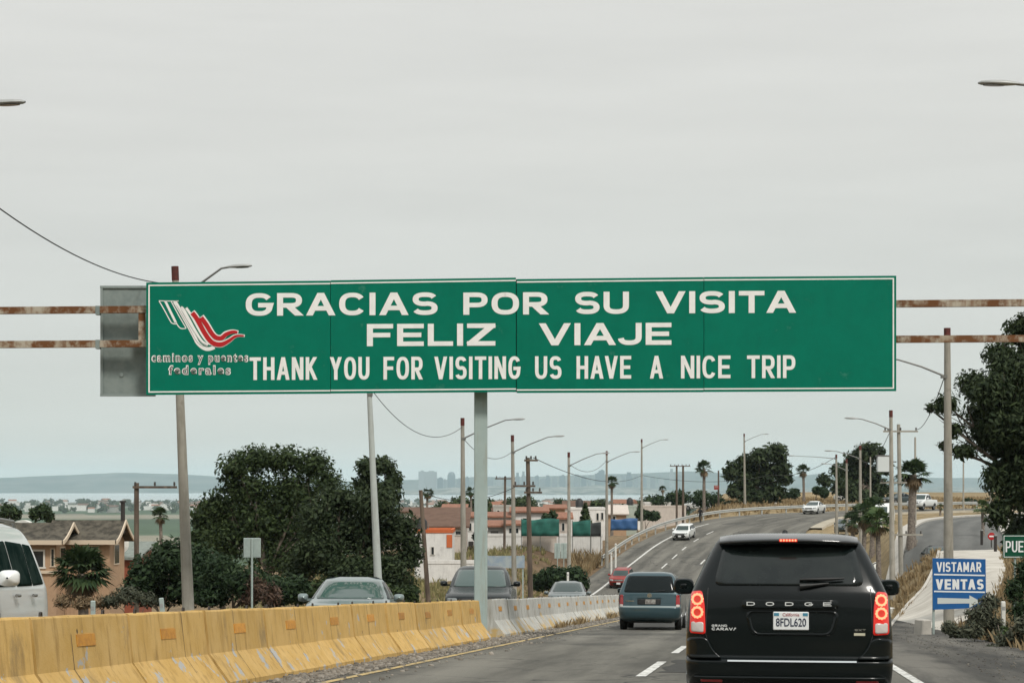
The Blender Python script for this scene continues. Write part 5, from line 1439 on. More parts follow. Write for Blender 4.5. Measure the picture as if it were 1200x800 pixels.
def window(parent, x0, x1, z0, z1, y, fm=None, fw=0.07):
    mb = MB(); cx, cz = (x0 + x1) / 2, (z0 + z1) / 2
    mb.box((cx, y - .03, z1 - fw / 2), (x1 - x0, .06, fw)); mb.box((cx, y - .03, z0 + fw / 2), (x1 - x0 + .1, .07, fw))
    mb.box((x0 + fw / 2, y - .03, cz), (fw, .058, z1 - z0 - 2 * fw)); mb.box((x1 - fw / 2, y - .03, cz), (fw, .058, z1 - z0 - 2 * fw))
    o = mb.build("window", fm or m_wframe, parent)
    pb_ = MB(); pb_.box((cx, y - .012, cz), (x1 - x0 - 2 * fw, .02, z1 - z0 - 2 * fw)); pb_.build("pane", m_pane, o)
    return o
def building(lab, px0, px1, pyt, Y, depth, wm, windows=(), roof="flat", roof_m=None, yaw=0.0, group=None, name="house", cat="house", ridge_px=None, eave=0.35, doors=(), parapet_m=None, base=None):
    k_ = Y / F; xc = ((px0 + px1) / 2 - 600) * k_; w = (px1 - px0) * k_
    zb = min(H(xc - w / 2, Y), H(xc + w / 2, Y), H(xc, Y + depth)) - 0.4 if base is None else base
    zt = P(0, pyt, Y).z
    root = empty(name, (xc, Y, zb), lab, cat, group, rz=yaw)
    h = zt - zb
    mb = MB(); mb.box((0, depth / 2, h / 2), (w, depth, h)); wl_ = mb.build("wall", wm, root)
    lx = lambda px: (px - (px0 + px1) / 2) * k_; lz = lambda py: (567 - py) * k_ - zb
    for (a, b_, t, bt) in windows: window(root, lx(a), lx(b_), lz(bt), lz(t), 0.0, fw=min(.08, .15 * (b_ - a) * k_))
    for (a, b_, t, bt) in doors:
        d = MB(); d.box(((lx(a) + lx(b_)) / 2, -.02, (lz(t) + lz(bt)) / 2), (lx(b_) - lx(a), .06, lz(t) - lz(bt))); d.build("door", m_iron, root)
    if roof == "flat":
        mb = MB(); t_ = .18
        for c, s in (((0, .05, h + .12), (w + .12, t_, .26)), ((0, depth - .05, h + .12), (w + .12, t_, .26)), ((-w / 2 + .03, depth / 2, h + .12), (t_, depth - .2, .255)), ((w / 2 - .03, depth / 2, h + .12), (t_, depth - .2, .255))): mb.box(c, s)
        mb.build("parapet", parapet_m or wm, root)
    elif roof == "shed":
        rz = (ridge_px - pyt) * -k_ if ridge_px else 1.2
        mb = MB(); e_ = eave
        mb.add([(-w / 2 - e_, -e_, h - .02), (w / 2 + e_, -e_, h - .02), (w / 2 + e_, depth, h + rz), (-w / 2 - e_, depth, h + rz), (-w / 2 - e_, -e_, h + .14), (w / 2 + e_, -e_, h + .14), (w / 2 + e_, depth, h + rz + .16), (-w / 2 - e_, depth, h + rz + .16)],
               [(0, 3, 2, 1), (4, 5, 6, 7), (0, 1, 5, 4), (1, 2, 6, 5), (2, 3, 7, 6), (3, 0, 4, 7)]); mb.build("roof", roof_m or m_terra, root)
        mb = MB(); mb.add([(w / 2, 0.01, h), (w / 2, depth, h), (w / 2, depth, h + rz), (-w / 2, .01, h), (-w / 2, depth, h), (-w / 2, depth, h + rz)], [(0, 1, 2), (3, 5, 4), (1, 4, 5, 2)]); mb.build("gable", wm, root)
    elif roof == "gable":
        rz = (ridge_px - pyt) * -k_ if ridge_px else 1.4; e_ = eave
        prof = [(-e_, -.10), (depth / 2, rz), (depth + e_, -.10), (depth + e_, .06), (depth / 2, rz + .16), (-e_, .06)]
        mb = MB(); mb.prism([(y, h + z) for y, z in prof], 'x', -w / 2 - e_, w / 2 + e_); mb.build("roof", roof_m or m_terra, root)
        mb = MB(); mb.prism([(.02, h - .02), (depth - .02, h - .02), (depth / 2, h + rz - .05)], 'x', -w / 2 + .01, w / 2 - .01); mb.build("gable", wm, root)
    return root, lx, lz, h, w

# cream house at the left: two gabled volumes turned towards the road
def cream_house():
    Y = 118.0; zb = H(P(66, 0, Y).x, Y) - .4
    root = empty("house", (P(66, 0, Y).x, Y, zb), "cream two storey house with dark shingle gables and dark windows at the left", "house", rz=R(-3))
    k_ = Y / F; z = lambda py: (567 - py) * k_ - zb
    def vol(x1, y0, L_, W, wh, zr, nm):
        mb = MB(); mb.box((x1 - L_ / 2, y0 + W / 2, wh / 2), (L_, W, wh)); mb.prism([(y0 + .01, wh - .01), (y0 + W - .01, wh - .01), (y0 + W / 2, zr - .1)], 'x', x1 - L_ + .02, x1 - .004); mb.build("wall", m_cream, root)
        e_ = .45; pts = []
        for t in np.linspace(0, 1, 6):      # the eaves flare outwards
            pts.append((y0 - e_ + (W / 2 + e_) * t, wh - .12 + (zr - wh + .12) * t ** 1.35))
        full = pts + [(2 * (y0 + W / 2) - y, zz) for y, zz in reversed(pts[:-1])]
        poly = full + [(y, zz + .16) for y, zz in reversed(full)]
        mb = MB(); mb.prism(poly, 'x', x1 - L_ - .3, x1 + .5); rf = mb.build("roof", m_shing, root)
        poly2 = [(y, zz - .04) for y, zz in full] + [(y, zz + .19) for y, zz in reversed(full)]
        mb = MB(); mb.prism(poly2, 'x', x1 + .502, x1 + .58); mb.build("bargeboard", m_trim, rf)
        mb = MB(); mb.box((x1 - L_ / 2 + .1, y0 - e_ - .05, wh - .05), (L_ + .7, .06, .26)); mb.build("fascia", m_trim, rf)
    eave, ridge = z(634), z(616)
    vol(0.0, 0.0, 5.2, 3.6, eave, ridge, "a")
    vol(2.55, 2.2, 3.6, 3.6, eave - .05, ridge + .12, "b")
    window(root, -1.65, -.2 - .45, z(666), z(643.5), -.004, fm=m_wframe, fw=.10)
    window(root, -.45 + .12, -.08, z(664), z(642), -.004, fm=m_trim, fw=.05)
    window(root, -4.4, -3.1, z(666), z(643.5), -.004, fm=m_wframe, fw=.10)
    window(root, 1.15, 1.95, z(664), z(640), 2.195, fm=m_trim, fw=.07)
    def side_window(x, y0, y1, z0, z1):
        mb = MB(); mb.box((x + .02, (y0 + y1) / 2, (z0 + z1) / 2), (.05, y1 - y0, z1 - z0)); o = mb.build("window", m_trim, root)
        mb = MB(); mb.box((x + .047, (y0 + y1) / 2, (z0 + z1) / 2), (.01, y1 - y0 - .16, z1 - z0 - .16)); mb.build("pane", m_pane, o)
    side_window(0.0, .7, 1.8, z(665), z(641)); side_window(2.55, 3.2, 4.4, z(664), z(639))
    mb = MB(); mb.box((-2.5, -.06, z(670)), (5.4, .14, .16)); mb.box((.08, 1.1, z(670)), (.14, 2.2, .158)); mb.build("string_course", m_trim, root)
    mb = MB(); mb.prism([(-2.6 + .5 * math.cos(a), ridge + .02 + .28 * math.sin(a)) for a in np.linspace(0, math.pi, 10)], 'y', 2.0, 2.6); mb.build("roof_dome", m_stake, root)
    mb = MB(); mb.tube([(2.9, 4.0, ridge - .5), (2.9, 4.0, z(589))], .13, 8); mb.tube([(2.9, 4.0, z(589)), (2.9, 4.0, z(587))], .2, 8); mb.build("vent_pipe", m_iron, root)
cream_house()
building("small grey roofed house with red wall behind the cream house", 122, 158, 655, 128, 6, wallmat("wall_redbrown", (0.30, 0.09, 0.05)), roof="shed", roof_m=mat("pale_green_roof", (0.22, 0.25, 0.22), rough=.9, c2=(.16, .18, .16), scale=3), ridge_px=640, group="houses left of the road")
# satellite dish on that roof
c = P(142, 636, 127.5); root = empty("satellite_dish", c, "pale round satellite dish beside the cream house gable", "satellite dish")
mb = MB(); rows = []
for r_ in np.linspace(.02, .62, 6): rows.append([(r_ * math.cos(a) * .8, .25 * r_ * r_ - .1, r_ * math.sin(a)) for a in np.linspace(0, 2 * math.pi, 20)])
mb.grid(rows); mb.build("dish", m_stake, root)
mb = MB(); mb.tube([(0, .1, 0), (0, .3, -.5), (0, .3, -1.0)], .04, 6); mb.build("mount", m_iron, root)

# the settlement behind the sign post
building("long low building under a plain brown roof, left of the sign post", 484, 546, 618, 192, 7, m_pinkw, roof="shed", roof_m=m_brownr, ridge_px=597, group="houses beyond the sign post", windows=((533, 541, 621, 627),))
wb_ = building("white building with red parapet line and orange corner beside the dark tree", 486, 530, 624, 152, 6, m_white_w, roof="flat", parapet_m=m_orangep, group="houses beyond the sign post", windows=((505, 509, 640, 650), (512, 516, 655, 668)))
wr_, wx_, wz_, _, _ = wb_
mb = MB(); mb.box(((wx_(523.4) + wx_(530)) / 2, -.02, (wz_(626) + wz_(641)) / 2), (wx_(530) - wx_(523.4), .06, wz_(626) - wz_(641))); mb.build("painted_panel", m_orangep, wr_)
# roof clutter of the settlement
m_tank = mat("black_tank", (0.02, 0.02, 0.02), rough=.6)
def tank(px, py, Y, lab):
    root = empty("water_tank", P(px, py, Y), lab, "water tank", "roof water tanks")
    mb = MB(); mb.tube([(0, 0, 0), (0, 0, .75), (0, 0, .95), (0, 0, 1.05)], [.42, .42, .25, .12], 12); mb.build("tank", m_tank, root)
    mb = MB(); mb.tube([(.5, 0, -.3), (.5, 0, .6)], .03, 6); mb.build("pipe", m_arm, root)
tank(679, 595, 220, "black water tank on the white cube house")
tank(494, 622, 154, "black water tank on the white building with the red parapet")
tank(738, 592, 270, "black water tank on the pale green box house")
building("long stained white yard wall below the orange corner", 500, 556, 660, 148, .4, m_white_w, group="walls beyond the sign post", name="yard_wall", cat="wall")
building("white house with terracotta eaves and dark doorway, right behind the sign post", 546, 600, 606, 205, 6, m_white_w, roof="shed", ridge_px=602, group="houses beyond the sign post", windows=((549, 553, 612, 622), (574, 579, 612, 622), (582, 587, 613, 624)), doors=((549, 555, 634, 650),))
building("low house with orange tiled lean-to right of the sign post", 571, 592, 617, 198, 5, m_greyw, roof="shed", ridge_px=612, group="houses beyond the sign post", doors=((575, 584, 622, 645),))
building("two storey white house with dark tall windows and tiled roof", 601, 640, 600, 206, 6, m_white_w, roof="shed", ridge_px=596, group="houses beyond the sign post", windows=((606, 609, 609, 620), (612, 618, 606, 620), (622, 627, 609, 620), (630, 636, 608, 620)))
building("pinkish house with several small tiled gables left of the white cube house", 638, 668, 607, 212, 6, m_pinkw, roof="gable", ridge_px=602, group="houses beyond the sign post", windows=((642, 646, 612, 622), (650, 654, 612, 622), (658, 662, 612, 622)))
building("plain white cube house with two small windows", 669, 709, 597, 218, 6, m_white_w, group="houses beyond the sign post", windows=((698.5, 702, 600.5, 610), (704, 707.5, 600, 609)), parapet_m=m_white_w)
building("low cream house with pale hip roof left of the blue fence", 713, 734, 602, 262, 6, m_cream, roof="gable", roof_m=m_pinkw, ridge_px=593, group="houses beyond the sign post", windows=((717, 722, 604, 609),))
building("pale green box house above the blue fence", 731, 746, 594, 268, 5, wallmat("wall_palegreen", (0.42, 0.48, 0.42)), group="houses beyond the sign post", windows=((734, 737, 598, 603),))
building("long low pinkish wall in front of the pair of wooden poles", 752, 804, 594, 272, .5, m_pinkw, group="walls beyond the sign post", name="yard_wall", cat="wall")
building("grey garden wall behind the weeds right of the sign post", 570, 612, 628, 192, .3, m_white_w, group="walls beyond the sign post", name="yard_wall", cat="wall")
building("pinkish painted garden wall under the green screen", 612.3, 652, 629, 190, .3, m_pinkw, group="walls beyond the sign post", name="yard_wall", cat="wall")
building("white garden wall below the dark fence panel", 652.3, 706, 628, 193, .3, m_white_w, group="walls beyond the sign post", name="yard_wall", cat="wall")
for lab_, a_, b2_, t_, Y_, wm_, rf_, rm_, rp_, wins_ in (
    ("narrow white house with tiled roof rising behind the brown roofed building", 520, 545, 596, 262, m_white_w, "shed", m_terra, 592, ((524, 528, 600, 607), (534, 538, 600, 607))),
    ("grey flat house between the sign post and the lamp post on its right", 578, 600, 594, 250, m_greyw, "flat", None, None, ((582, 586, 597, 603), (590, 594, 597, 603))),
    ("small cream house with tiled roof behind the two storey white house", 640, 662, 596, 262, m_cream, "shed", m_terra, 592.5, ((644, 648, 600, 606), (653, 657, 600, 606))),
    ("pale house with brown roof behind the white cube house", 662, 690, 593, 285, m_pinkw, "gable", m_brownr, 588, ((668, 671, 596, 602),)),
    ("flat white house showing right of the white cube house", 709, 722, 596, 290, m_white_w, "flat", None, None, ((712, 715, 599, 604),)),
    ("long white flat house behind the pinkish yard wall", 756, 786, 590, 300, m_white_w, "flat", None, None, ((760, 764, 593, 598), (770, 774, 593, 598), (779, 783, 593, 598))),
    ("small white house with brown roof left of the brown roofed building", 468, 490, 600, 240, m_white_w, "shed", m_brownr, 596, ((476, 480, 604, 611),)),
    ("white garage with dark door under the tiled lean-to", 556, 571, 622, 196, m_white_w, "flat", None, None, ((558, 561, 627, 633),)),
    ("low white annex between the garden walls right of the sign post", 593, 611, 615, 196, m_white_w, "shed", m_terra, 612, ((596, 600, 618, 625), (604, 608, 618, 625)))):
    building(lab_, a_, b2_, t_, Y_, 5, wm_, wins_, roof=rf_, roof_m=rm_, ridge_px=rp_, group="houses beyond the sign post")
tree("shrub", 566, 200, [(560, 628, 8, 7), (572, 632, 7, 6)], 1500, .16, "green bush before the white garage", "shrub", "garden bushes of the settlement", m_leaf=m_lf_mid, trunk_r=.06, leafname="foliage")
tree("shrub", 644, 205, [(640, 606, 6, 5), (648, 604, 6, 6)], 1200, .16, "dark green garden bush above the green mesh screen", "shrub", "garden bushes of the settlement", m_leaf=m_lf_mid, trunk_r=.06, leafname="foliage")
tree("shrub", 607, 230, [(605, 596, 6, 7), (611, 599, 5, 6)], 1200, .17, "garden tree behind the two storey white house", "shrub", "garden bushes of the settlement", m_leaf=m_lf_dark, trunk_r=.06, leafname="foliage")
tree("shrub", 700, 250, [(697, 592, 7, 6), (706, 594, 6, 5)], 1200, .17, "dark garden tree behind the white cube house", "shrub", "garden bushes of the settlement", m_leaf=m_lf_dark, trunk_r=.06, leafname="foliage")
def fence(lab, px0, px1, py0, py1, Y, m_, name="screen_fence"):
    k_ = Y / F; x0, x1 = P(px0, 0, Y).x, P(px1, 0, Y).x; z0, z1 = P(0, py1, Y).z, P(0, py0, Y).z
    root = empty(name, ((x0 + x1) / 2, Y, z0), lab, "fence"); w = x1 - x0
    n_ = max(2, int(w / 1.6) + 1); xs_ = np.linspace(-w / 2, w / 2, n_)
    rows = [[(x, .04 * math.sin(x * 5 + i), z + (.08 * math.sin(x * 1.9) if i == 4 else 0)) for x in np.linspace(-w / 2, w / 2, 40)] for i, z in enumerate(np.linspace(0, z1 - z0, 5))]
    mb = MB(); mb.grid(rows); o = mb.build("screen", m_, root); sm = o.modifiers.new("thick", 'SOLIDIFY'); sm.thickness = .02
    for x in xs_:
        mb = MB(); mb.box((x, .08, (z1 - z0) / 2 - 1), (.07, .07, z1 - z0 + 2.1)); mb.build("post", m_arm, root)
fence("green mesh screen fence in front of the white houses", 611, 655, 608, 628, 188.5, mat("green_mesh", (0.008, 0.085, 0.066), rough=.8, c2=(0.016, 0.13, 0.10), scale=1.2))
fence("smaller green mesh screen beside the dark pointed tree", 671, 692, 610, 628, 188.5, MATS["green_mesh"])
fence("dark fence panel right of the small green screen", 692.5, 704, 612, 628, 191, mat("dark_mesh", (0.03, 0.035, 0.035), rough=.8))
fence("bright blue fence above the guardrail end", 716, 747, 607.5, 621, 236, mat("blue_tarp", (0.015, 0.075, 0.20), rough=.6, c2=(0.025, 0.10, 0.26), scale=1))
tree("pointed_tree", 686, 196, [(686, 604, 5, 14), (686, 613, 8, 12), (686, 596, 2.5, 10)], 2600, .17, "dark pointed cypress before the white cube house", m_leaf=m_lf_dark, trunk_r=.12, spread=.1)

# ------------------------------------------------------------------ the town and trees farther off
def small_house(w, d, h, roof, wm, rm):
    root = empty("house", (0, 0, 0), "", "house")
    mb = MB(); mb.box((0, 0, h / 2), (w, d, h)); mb.build("wall", wm, root)
    mb = MB()
    if roof: mb.prism([(-d / 2 - .4, h - .05), (d / 2 + .4, h - .05), (0, h + roof)], 'x', -w / 2 - .3, w / 2 + .3)
    else: mb.box((0, 0, h + .12), (w + .3, d + .3, .3))
    mb.build("roof", rm, root)
    return root
kinds = [small_house(9, 7, 5.5, 1.6, m_white_w, m_terra), small_house(12, 8, 4, 1.4, m_pinkw, m_terra), small_house(8, 7, 6.5, 0, m_white_w, m_greyw), small_house(14, 9, 4.5, 0, m_white_w, m_white_w), small_house(10, 8, 5, 1.5, m_greyw, m_brownr)]
kn = ["white far house with a tiled roof in the town behind the settlement", "wide pinkish far house with a tiled roof in the town behind the settlement", "tall flat white far house in the town behind the settlement", "long flat white far building in the town behind the settlement", "grey far house with a brown roof in the town behind the settlement"]
gn = ["white tiled houses of the far town", "pinkish tiled houses of the far town", "tall flat houses of the far town", "long flat buildings of the far town", "grey houses of the far town"]
used = set()
def put_house(k_, x, y, rz, lab, grp, sc=1.0):
    z = H(x, y) - .2
    if k_ not in used:
        used.add(k_); o = kinds[k_]; o.location = (x, y, z); o.rotation_euler = (0, 0, rz); o['label'] = lab; o['group'] = grp; o.scale = (sc,) * 3
    else: dup(kinds[k_], (x, y, z), rz, lab, grp, sc)
for i in range(60):
    y = random.uniform(340, 820); px = random.uniform(470, 775); x = (px - 600) * y / F
    k_ = i % 5; put_house(k_, x, y, random.uniform(-.5, .5), kn[k_], gn[k_], random.uniform(.5, .75))
shore = ["white tiled house of the shore town beyond the green marsh", "pinkish house of the shore town beyond the green marsh", "tall white house of the shore town beyond the green marsh", "long white building of the shore town beyond the green marsh", "grey house of the shore town beyond the green marsh"]
for i in range(180):
    y = random.uniform(4300, 6300); px = random.uniform(430, 900) if i > 110 else random.uniform(-60, 900) if i > 60 else random.uniform(-20, 260); x = (px - 600) * y / F
    k_ = random.randrange(5); put_house(k_, x, y, random.uniform(-.6, .6), shore[k_], "shore " + gn[k_], random.uniform(1.2, 2.6))
for o in [o for k_, o in enumerate(kinds) if k_ not in used]: bpy.data.objects.remove(o)
def far_trees(name, pts, m_, label, kind="stuff", q_each=60):
    V_, Q = [], []; n0 = 0
    for (x, y, z, r, h) in pts:
        cl_ = [(x + random.uniform(-.5, .5) * r, y + random.uniform(-.5, .5) * r, z + h * random.uniform(.45, .7), r * random.uniform(.5, .8), r * .7, h * random.uniform(.25, .4)) for _ in range(3)] + [(x, y, z + h * .25, r * .5, r * .5, h * .25)]
        v, q = leaf_quads(q_each, cl_, r * .26, .8); V_.append(v); Q.append(q + n0); n0 += len(v)
    return fast_mesh(name, np.concatenate(V_), np.concatenate(Q), m_)
pts = []
for i in range(420):
    y = random.uniform(4200, 6500); px = random.choice([random.uniform(-60, 290), random.uniform(440, 960)]); x = (px - 600) * y / F
    pts.append((x, y, -60, random.uniform(6, 14), random.uniform(9, 20)))
tag(far_trees("shore_wood", pts, m_lf_dark, ""), "far-off dark trees mingled with the shore town", "woods", kind="stuff")
pts = []
for i in range(260):
    y = random.uniform(2300, 4300); px = random.uniform(440, 900); x = (px - 600) * y / F
    pts.append((x, y, -60, random.uniform(6, 12), random.uniform(8, 16)))
tag(far_trees("plain_wood", pts, m_lf_dark, ""), "far-off belt of dark trees on the plain behind the settlement", "woods", kind="stuff")
def mid_tree():
    root = empty("tree", (0, 0, 0), "", "tree")
    cl_ = [(0, 0, 4.2, 2.4, 2.4, 1.8), (1.6, .4, 3.4, 1.7, 1.7, 1.4), (-1.7, -.3, 3.2, 1.8, 1.8, 1.4), (.3, 0, 2.4, 2.2, 2.0, 1.2)]
    v, q = leaf_quads(1500, cl_, .34, .6); fast_mesh("crown", v, q, m_lf_dark, root)
    mb = MB(); mb.tube([(0, 0, -.2), (.05, 0, 1.5), (0, 0, 3)], [.3, .22, .12], 8); mb.build("trunk", m_bark, root); return root
mt = mid_tree()
for i in range(46):
    y = random.uniform(330, 800); px = random.uniform(462, 850); x = (px - 600) * y / F
    lab = "round dark tree among the far houses behind the settlement"; sc = random.uniform(.6, 1.15)
    if i == 0: mt.location = (x, y, H(x, y)); mt['label'] = lab; mt['group'] = "trees of the far town"; mt.scale = (sc,) * 3
    else: dup(mt, (x, y, H(x, y)), random.uniform(0, 6), lab, "trees of the far town", sc)
tree("shrub", 15, 140, [(8, 598, 9, 10), (18, 602, 8, 9), (3, 606, 8, 8)], 1500, .14, "feathery young tree behind the cream house roof, left of two", "shrub", "young trees behind the cream house", m_leaf=m_lf_palm, trunk_r=.06, leafname="foliage")
tree("shrub", 48, 140, [(42, 602, 9, 9), (52, 598, 10, 10), (58, 606, 7, 7)], 1700, .14, "feathery young tree behind the cream house roof, right of two", "shrub", "young trees behind the cream house", m_leaf=m_lf_palm, trunk_r=.06, leafname="foliage")

# skyline across the bay
m_tow = [mat("tower_pale", (0.17, 0.19, 0.20), rough=.5), mat("tower_glass", (0.03, 0.06, 0.085), rough=.3), mat("tower_grey", (0.08, 0.105, 0.12), rough=.5)]
sk = [(494, 552, 7, 0, "b"), (504, 552.5, 16, 0, "b"), (515.5, 560, 8, 1, "b"), (521, 562, 5, 2, "b"), (529, 552.5, 9, 1, "r"), (538, 561, 6, 2, "b"), (547, 559, 5, 1, "b"), (574, 561, 8, 2, "b"), (585, 559, 6, 0, "b"), (596, 561, 7, 2, "b"),
      (606.5, 553.5, 5, 1, "s"), (613.5, 552, 4.5, 2, "s"), (621, 560, 6, 0, "b"), (629, 557.5, 5, 1, "b"), (636, 561, 6, 2, "b"), (642, 556.5, 6, 1, "s"), (650, 560, 6, 2, "b"), (659, 557, 7, 1, "b"), (666, 561, 5, 0, "b"), (676, 555.5, 7, 2, "s"),
      (684, 559, 6, 1, "b"), (691, 557.5, 4, 2, "b"), (700, 554.5, 6, 1, "b"), (705, 551, 7, 1, "b"), (714, 559, 6, 2, "b"), (723, 560, 7, 0, "b"), (731, 557, 5, 2, "b"), (737, 553, 7.5, 1, "s"), (745, 556.5, 5, 2, "b"), (754, 560, 7, 1, "b"), (765, 559, 6, 2, "b"), (775, 561, 6, 0, "b"), (787, 549, 5, 0, "s"), (795, 557, 5, 2, "b")]
def skyline():
    heights_w = ["low", "tall", "slim", "broad"]
    for i, (px, pt, w, mi, sh) in enumerate(sk):
        Y = 13200 + (i * 137) % 900; k_ = Y / F; x = (px - 600) * k_; h = (567 - pt) * k_ + 60; ww = w * k_
        prev = "left of the sign post" if px < 540 else ("just right of the sign post" if px < 600 else ("behind the dark wooden pole" if px < 650 else ("above the white cube house" if px < 712 else "left of the tall palm at the bend")))
        form = {"b": "block", "r": "domed", "s": "stepped"}[sh]
        root = empty("skyscraper", (x, Y, -60), f"{['pale', 'glassy', 'grey'][mi]} {form} tower of the skyline {prev}", "skyscraper", f"{['pale', 'glassy', 'grey'][mi]} {form} towers {prev}")
        mb = MB(); hb = h * (.82 if sh != "b" else 1)
        mb.box((0, 0, hb / 2), (ww, ww * .8, hb)); mb.build("tower", m_tow[mi], root)
        mb = MB()
        if sh == "s": mb.box((0, 0, (hb + h) / 2), (ww * .62, ww * .5, h - hb))
        elif sh == "r":
            rows = [[(ww * .5 * math.cos(t) * math.cos(a), ww * .4 * math.cos(t) * math.sin(a), hb + (h - hb) * math.sin(t)) for a in np.linspace(0, 2 * math.pi, 16)] for t in np.linspace(0, math.pi / 2, 6)]; mb.grid(rows)
        else: mb.box((ww * .1, 0, h + 3), (ww * .4, ww * .4, 6))
        mb.build("top", m_tow[mi], root)
skyline()

# ------------------------------------------------------------------ vehicles
def paint(name, c, metal=0.25, rough=0.28):
    return MATS.get(name) or mat(name, c, rough=rough, metal=metal, coat=0.8, spec=0.5)
m_tint = mat("tinted_glass", (0.005, 0.009, 0.0095), rough=0.10, spec=0.24)
m_wind = mat("windscreen_glass", (0.035, 0.055, 0.052), rough=0.05, spec=0.45)
m_rub = mat("tyre_rubber", (0.012, 0.012, 0.012), rough=0.85)
m_rim = mat("wheel_rim", (0.34, 0.35, 0.36), rough=0.35, metal=0.8)
m_blk = mat("black_plastic", (0.010, 0.011, 0.011), rough=0.5)
m_chr = mat("chrome", (0.70, 0.71, 0.70), rough=0.15, metal=1.0)
m_badge = mat("badge_silver", (0.62, 0.64, 0.63), rough=.4)
m_hl = mat("headlight_glass", (0.22, 0.24, 0.24), rough=0.12, spec=0.6)
m_tail = mat("tail_lens", (0.30, 0.008, 0.010), rough=0.15, spec=0.7, coat=0.5)
m_tailw = mat("reverse_lens", (0.55, 0.50, 0.47), rough=0.2)
m_plate = mat("plate_white", (0.72, 0.74, 0.74), rough=0.45)
m_pblue = mat("plate_ink", (0.012, 0.02, 0.05), rough=0.6)
m_glow = mat("brake_glow", (0.5, 0.03, 0.02), rough=0.3, emit=(1.0, 0.075, 0.03), estr=0.22)
m_glowc = mat("brake_glow_core", (0.6, 0.2, 0.1), rough=0.3, emit=(1.0, 0.22, 0.11), estr=2.0)
m_glowd = mat("brake_lens_lit", (0.45, 0.02, 0.015), rough=0.25, emit=(1.0, 0.03, 0.018), estr=0.32, coat=0.4)

class Body:
    """a car's skin as a stack of level slices; each row: height, rear end, front end, half width, corner radius"""
    def __init__(self, rows, bow_r=0.05, bow_f=0.14, n=6):
        rows = [np.array(r_, float) for r_ in rows]
        out = []
        for i in range(len(rows) - 1):
            p0 = rows[max(i - 1, 0)]; p1 = rows[i]; p2 = rows[i + 1]; p3 = rows[min(i + 2, len(rows) - 1)]
            d0, d1, d2 = p1 - p0, p2 - p1, p3 - p2
            def lim(a, b_): return np.where(a * b_ <= 0, 0, 2 * a * b_ / (a + b_ + 1e-12))     # no overshoot
            m1, m2 = lim(d0, d1), lim(d1, d2)
            if i == 0: m1 = d1
            if i == len(rows) - 2: m2 = d1
            for t in np.linspace(0, 1, n, endpoint=False):
                out.append((2*t**3-3*t*t+1) * p1 + (t**3-2*t*t+t) * m1 + (-2*t**3+3*t*t) * p2 + (t**3-t*t) * m2)
        out.append(rows[-1]); self.s = np.array(out); self.br, self.bf = bow_r, bow_f
        for i in range(1, len(self.s)): self.s[i, 0] = max(self.s[i, 0], self.s[i - 1, 0] + 1e-4)
    def at(self, z): return [np.interp(z, self.s[:, 0], self.s[:, i]) for i in range(1, 5)]
    def rear(self, x, z):
        yr, yf, w, r_ = self.at(z); ax = min(abs(x), w - 1e-4); y = yr + self.br * (ax / w) ** 2
        if ax > w - r_: y += r_ - math.sqrt(max(r_ * r_ - (ax - (w - r_)) ** 2, 0))
        return y
    def front(self, x, z):
        yr, yf, w, r_ = self.at(z); ax = min(abs(x), w - 1e-4); y = yf - self.bf * (ax / w) ** 2; rf = min(r_ * 1.7, .45 * w)
        if ax > w - rf: y -= rf - math.sqrt(max(rf * rf - (ax - (w - rf)) ** 2, 0))
        return y
    def side(self, y, z):
        yr, yf, w, r_ = self.at(z)
        t = min(max((y - yr) / (yf - yr), 0), 1)
        x = w
        d = y - (yr + self.br)
        if d < r_: x = w - r_ + math.sqrt(max(r_ * r_ - (r_ - max(d, 0)) ** 2, 0))
        rf = min(r_ * 1.7, .45 * w); d = (yf - self.bf) - y
        if d < rf: x = min(x, w - rf + math.sqrt(max(rf * rf - (rf - max(d, 0)) ** 2, 0)))
        return x
    def mesh(self, mb, mi=0):
        rows = []
        for z, yr, yf, w, r_ in self.s:
            rf = min(r_ * 1.7, .45 * w)
            xs_r = np.concatenate([np.linspace(0, w - r_, 8)[:-1], w - r_ + r_ * np.sin(np.linspace(0, math.pi / 2, 7))])
            rear = [(x, self.rear(x, z)) for x in xs_r]
            xs_f = np.concatenate([np.linspace(0, w - rf, 8)[:-1], w - rf + rf * np.sin(np.linspace(0, math.pi / 2, 7))])
            front = [(x, self.front(x, z)) for x in xs_f]
            y0, y1 = rear[-1][1], front[-1][1]
            side = [(w, y0 + (y1 - y0) * t) for t in np.linspace(0, 1, 12)[1:-1]]
            half = rear + side + list(reversed(front))
            full = half + [(-x, y) for x, y in reversed(half[1:-1])]
            rows.append([(x, y, z) for x, y in full] + [(full[0][0], full[0][1], z)])
        mb.grid(rows, mi)
        n = len(rows[0]) - 1
        mb.add(rows[0][:n], [tuple(range(n))], mi); mb.add(rows[-1][:n], [tuple(range(n))], mi)
        return mb
def rounded(pts, r=0.05, n=4):
    """2D polygon with its corners rounded"""
    out = []; m = len(pts); pts = [np.array(p, float) for p in pts]
    for i in range(m):
        a, p, b_ = pts[i - 1], pts[i], pts[(i + 1) % m]
        la, lb = np.hypot(*(a - p)), np.hypot(*(b_ - p)); rr = min(r, la * .45, lb * .45)
        q0, q1 = p + (a - p) / la * rr, p + (b_ - p) / lb * rr
        for t in np.linspace(0, 1, n + 1): out.append(tuple((1 - t) ** 2 * q0 + 2 * t * (1 - t) * p + t * t * q1))
    return out
